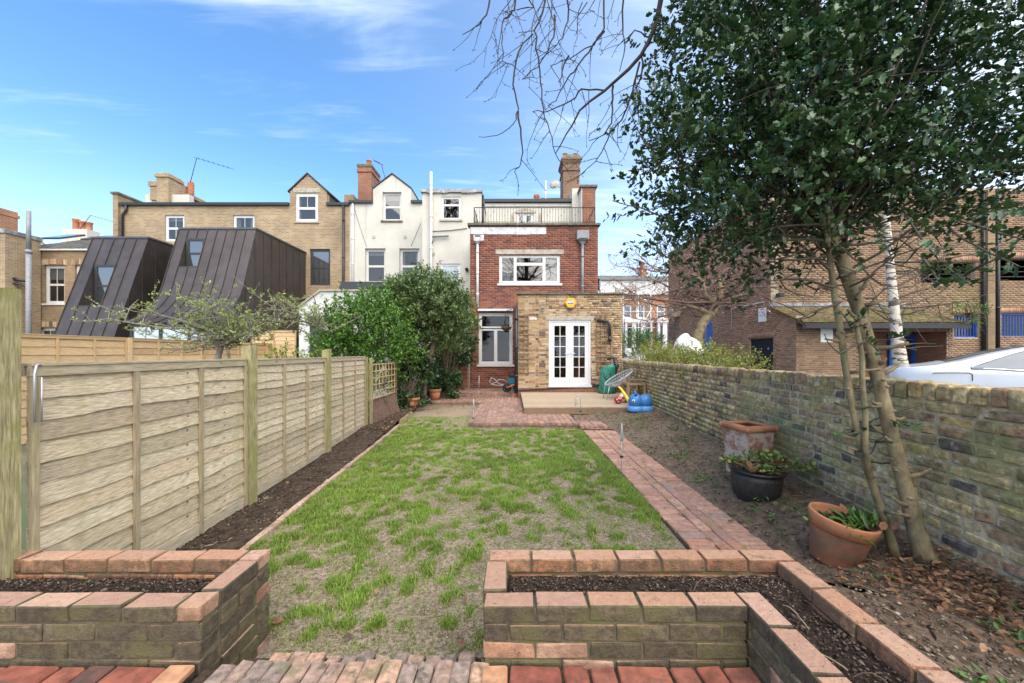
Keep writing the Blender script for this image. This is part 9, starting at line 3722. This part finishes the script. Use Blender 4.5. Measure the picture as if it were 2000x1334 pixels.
# ================================================================ weeds, litter, stones
for (px, py, n_, sz, lab) in ((1385, 0, 0, 0, ''),):
 pass
weeds = []
for k in range(30):
 y = random.uniform(5.2, 9.0)
 x = random.uniform(2.1, wall_x(y) - 0.3)
 weeds.append((x, y))
for k in range(30):
 y = random.uniform(1.3, 5.0)
 x = random.uniform(2.15, min(wall_x(y) - 0.15, 1.3 * y + 0.2)) if 1.3 * y + .2 > 2.3 else random.uniform(1.6, 1.9)
 weeds.append((x, y))
Cs, Ds, Ns, Ls = [], [], [], []
for (x, y) in weeds:
 m = random.randint(8, 26)
 z = float(right_z(np.array(x), np.array(y))) + 0.02
 Cs.append(np.array((x, y, z))[None] + rng.normal(0, 0.035 + 0.006 * y, (m, 3)) * np.array([1, 1, .15]))
 Ds.append(norm(rng.normal(size=(m, 3)) * np.array([1, 1, .4]) + np.array([0, 0, .7])))
 Ls.append(rng.uniform(.025, .06, m) * (0.8 + 0.05 * y))
C, D, Ln = np.concatenate(Cs), np.concatenate(Ds), np.concatenate(Ls)
N = norm(np.array([0, 0, 1.0]) + rng.normal(0, .4, (len(C), 3)))
tag(link('weeds', leaf_mesh('weeds', C, D, N, Ln, 0.4, 'oval', 'weed'), None, None, None, 'stuff'), 'small green weeds scattered over the soil bed by the old wall', 'weeds')
# path moss tufts
Cs = []
for k in range(60):
 y = random.uniform(2.3, 7.6)
 x = random.choice((1.42 + .215, 1.42 + .32, 1.42 + .43, random.uniform(1.45, 2.0)))
 Cs.append(np.array((x, y, 0.028))[None] + rng.normal(0, .022, (12, 3)) * np.array([1, 1.6, .05]))
C = np.concatenate(Cs)
n = len(C)
tag(link('path_weeds', leaf_mesh('path_weeds', C, norm(rng.normal(size=(n, 3)) * np.array([1, 1, .3]) + np.array([0, 0, .8])), norm(rng.normal(size=(n, 3))), rng.uniform(.012, .032, n), 0.2, 'simple', 'grass'), None, None, None, 'stuff'),
 'fine grass and moss growing in the joints of the brick path', 'weeds')
# leaf litter under the holly
def litter(label, pts, smin, smax, mat='dry_leaf'):
 n = len(pts)
 D = norm(rng.normal(size=(n, 3)) * np.array([1, 1, .30]))
 N = norm(np.array([0, 0, 1.0]) + rng.normal(0, .45, (n, 3)))
 tag(link('leaf_litter', leaf_mesh('leaf_litter', pts, D, N, rng.uniform(smin, smax, n), 0.55, 'oval', mat), None, None, None, 'stuff'), label, 'leaf litter')


def rpts(n, cx, cy, sx, sy, zf):
 x, y = rng.normal(cx, sx, n), rng.normal(cy, sy, n)
 k = (x < wall_x(y) - 0.03) & (x > 1.52) & (y > 0.6)
 x, y = x[k], y[k]
 return np.stack([x, y, zf(x, y) + rng.uniform(.015, .05, len(x))], -1)


rzz = lambda x, y: right_z(x, y)
litter('thick brown holly leaf litter round the trunks at the foot of the old wall', np.concatenate([rpts(480, 2.6, 2.25, .25, .2, rzz), rpts(420, 2.68, 1.85, .22, .28, rzz), rpts(200, 2.8, 2.6, .2, .3, rzz), rpts(330, 2.4, 1.75, .45, .5, rzz)]), 0.018, 0.058)
y = rng.uniform(7, 11, 170)
x = rng.normal(-2.55, .22, 170)
k = x < edge_x(y) + .15
litter('brown leaves gathered below the ivy at the far end of the left bed', np.stack([x[k], y[k], left_z(x[k], y[k]) + .04], -1), 0.04, 0.09)
x, y = rng.normal(-1.7, .5, 40), rng.normal(11.3, .12, 40)
litter('brown leaves caught along the edge of the far brick strip', np.stack([x, y, 0 * x + .04], -1), 0.04, 0.09)
# twigs on the soil
segs = []
for k in range(90):
 y = random.uniform(1.2, 6.5)
 x = random.uniform(1.65, wall_x(y) - .1)
 if y > 2.1:
  x = max(x, 2.12)
 a = random.uniform(0, 6.28)
 L_ = random.uniform(.05, .22)
 z = float(right_z(np.array(x), np.array(y))) + .028
 segs.append((bend((x, y, z), (x + L_ * math.cos(a), y + L_ * math.sin(a), z + random.uniform(-.005, .02)), 4, .12), random.uniform(.0015, .004), .001))
g = MB()
branch_tubes(g, segs, 5)
tag(g.build('twig_litter', MT['twig'], None, 'stuff'), 'thin dry twigs lying about on the right hand soil bed', 'twigs')
segs = []
for (x, y) in ((0.85, 1.80), (0.95, 1.86), (1.15, 1.70), (1.2, 1.55), (1.25, 1.2), (1.18, 1.35)):
 a = random.uniform(-.5, .5) + (0 if y > 1.75 else 1.8)
 segs.append((bend((x, y, .455), (x + .17 * math.cos(a), y + .12 * math.sin(a), .475), 5, .25), .003, .0015))
g = MB()
branch_tubes(g, segs, 5)
tag(g.build('dry_stalks', MT['twig'], None, 'stuff'), 'curled dry stalks lying on the compost of the right raised bed', 'stalks')
# single fallen leaves one can tell apart
lf = []
for k in range(4):
 V = OVAL_V * np.array([1, .55, 1.0]) + rng.normal(0, .04, OVAL_V.shape) * np.array([.3, .5, 1])
 lf.append(np_mesh('fallen_leaf', V, OVAL_F, MT['dry_leaf']))
spots = [(640, 1188, 'near side of the lawn, beside the left raised bed'), (735, 1160, 'bare near lawn, a hand from a tall grass tuft'), (912, 1165, 'lawn just left of the right raised bed, far one'), (668, 1248, 'lawn edge right above the worn steps, left one'),
   (905, 1250, 'lawn edge right above the worn steps, right one'), (555, 1210, 'lawn tight against the left raised bed'), (520, 990, 'dark soil under the first fence post'), (612, 950, 'brick lawn edging, nearest of three'), (575, 905, 'dark soil below the second fence panel'),
   (560, 940, 'dark soil halfway along the second fence panel'), (1330, 930, 'left edge of the brick path by the grass strip'), (1350, 940, 'middle of the brick path'), (1090, 1000, 'middle of the lawn towards the path'), (1010, 940, 'centre of the lawn'),
   (890, 1110, 'bare patch left of the right raised bed, near one'), (1005, 870, 'far lawn below the patio edge'), (940, 900, 'far lawn among thick grass'), (1180, 905, 'lawn beside the far end of the path'), (1262, 1000, 'bare lawn beside the near end of the path'),
   (1420, 1018, 'right edge of the brick path'), (1610, 1020, 'soil left of the leaning terracotta pot'), (1560, 1015, 'soil between the glazed pot and the leaning pot'), (760, 1000, 'left half of the lawn'), (700, 980, 'left side of the lawn by the edging'),
   (1115, 860, 'soil strip under the patio edge'), (1060, 845, 'foot of the patio brick face'), (880, 855, 'far left lawn by the edging board'), (1290, 960, 'grass strip along the path'), (1480, 1000, 'soil in front of the glazed pot')]
for i, (px, py, where) in enumerate(spots):
 z = .035
 Yg = (CAM_Z - z) * F / (py - 690)
 o = link('fallen_leaf', lf[i % 4], None, (WX(px, Yg), Yg, z), (random.uniform(-.4, .4), random.uniform(-.4, .4), random.uniform(0, 6.28)))
 s = random.uniform(.045, .07)
 o.scale = (s, s, s)
 tag(o, 'dry brown leaf on the ' + where, 'leaf', 'single dry leaves fallen about the garden')
for (px, py, s, lab) in ((1955, 1160, .05, 'pale grey stone lying by the foot of the old wall'), (1965, 1275, .075, 'large whitish stone at the bottom right corner'), (1800, 1190, .05, 'dull pinkish brick fragment among the leaf litter'), (1930, 1195, .03, 'small pale stone below the leaf litter')):
 z = .03
 Yg = (CAM_Z - z) * F / (py - 690)
 V = norm(rng.normal(size=(26, 3))) * rng.uniform(.8, 1.1, (26, 1)) * np.array([1.35, .8, .5]) * s
 bm = bmesh.new()
 for v in V:
  bm.verts.new(v)
 bmesh.ops.convex_hull(bm, input=bm.verts)
 me = bpy.data.meshes.new('rubble_stone')
 bm.to_mesh(me)
 bm.free()
 me.materials.append(MT['stone'] if 'brick' not in lab else MT['old_terracotta'])
 tag(link('rubble_stone', me, None, (WX(px, Yg), Yg, z + .01), (0, 0, random.uniform(0, 3))), lab, 'stone')
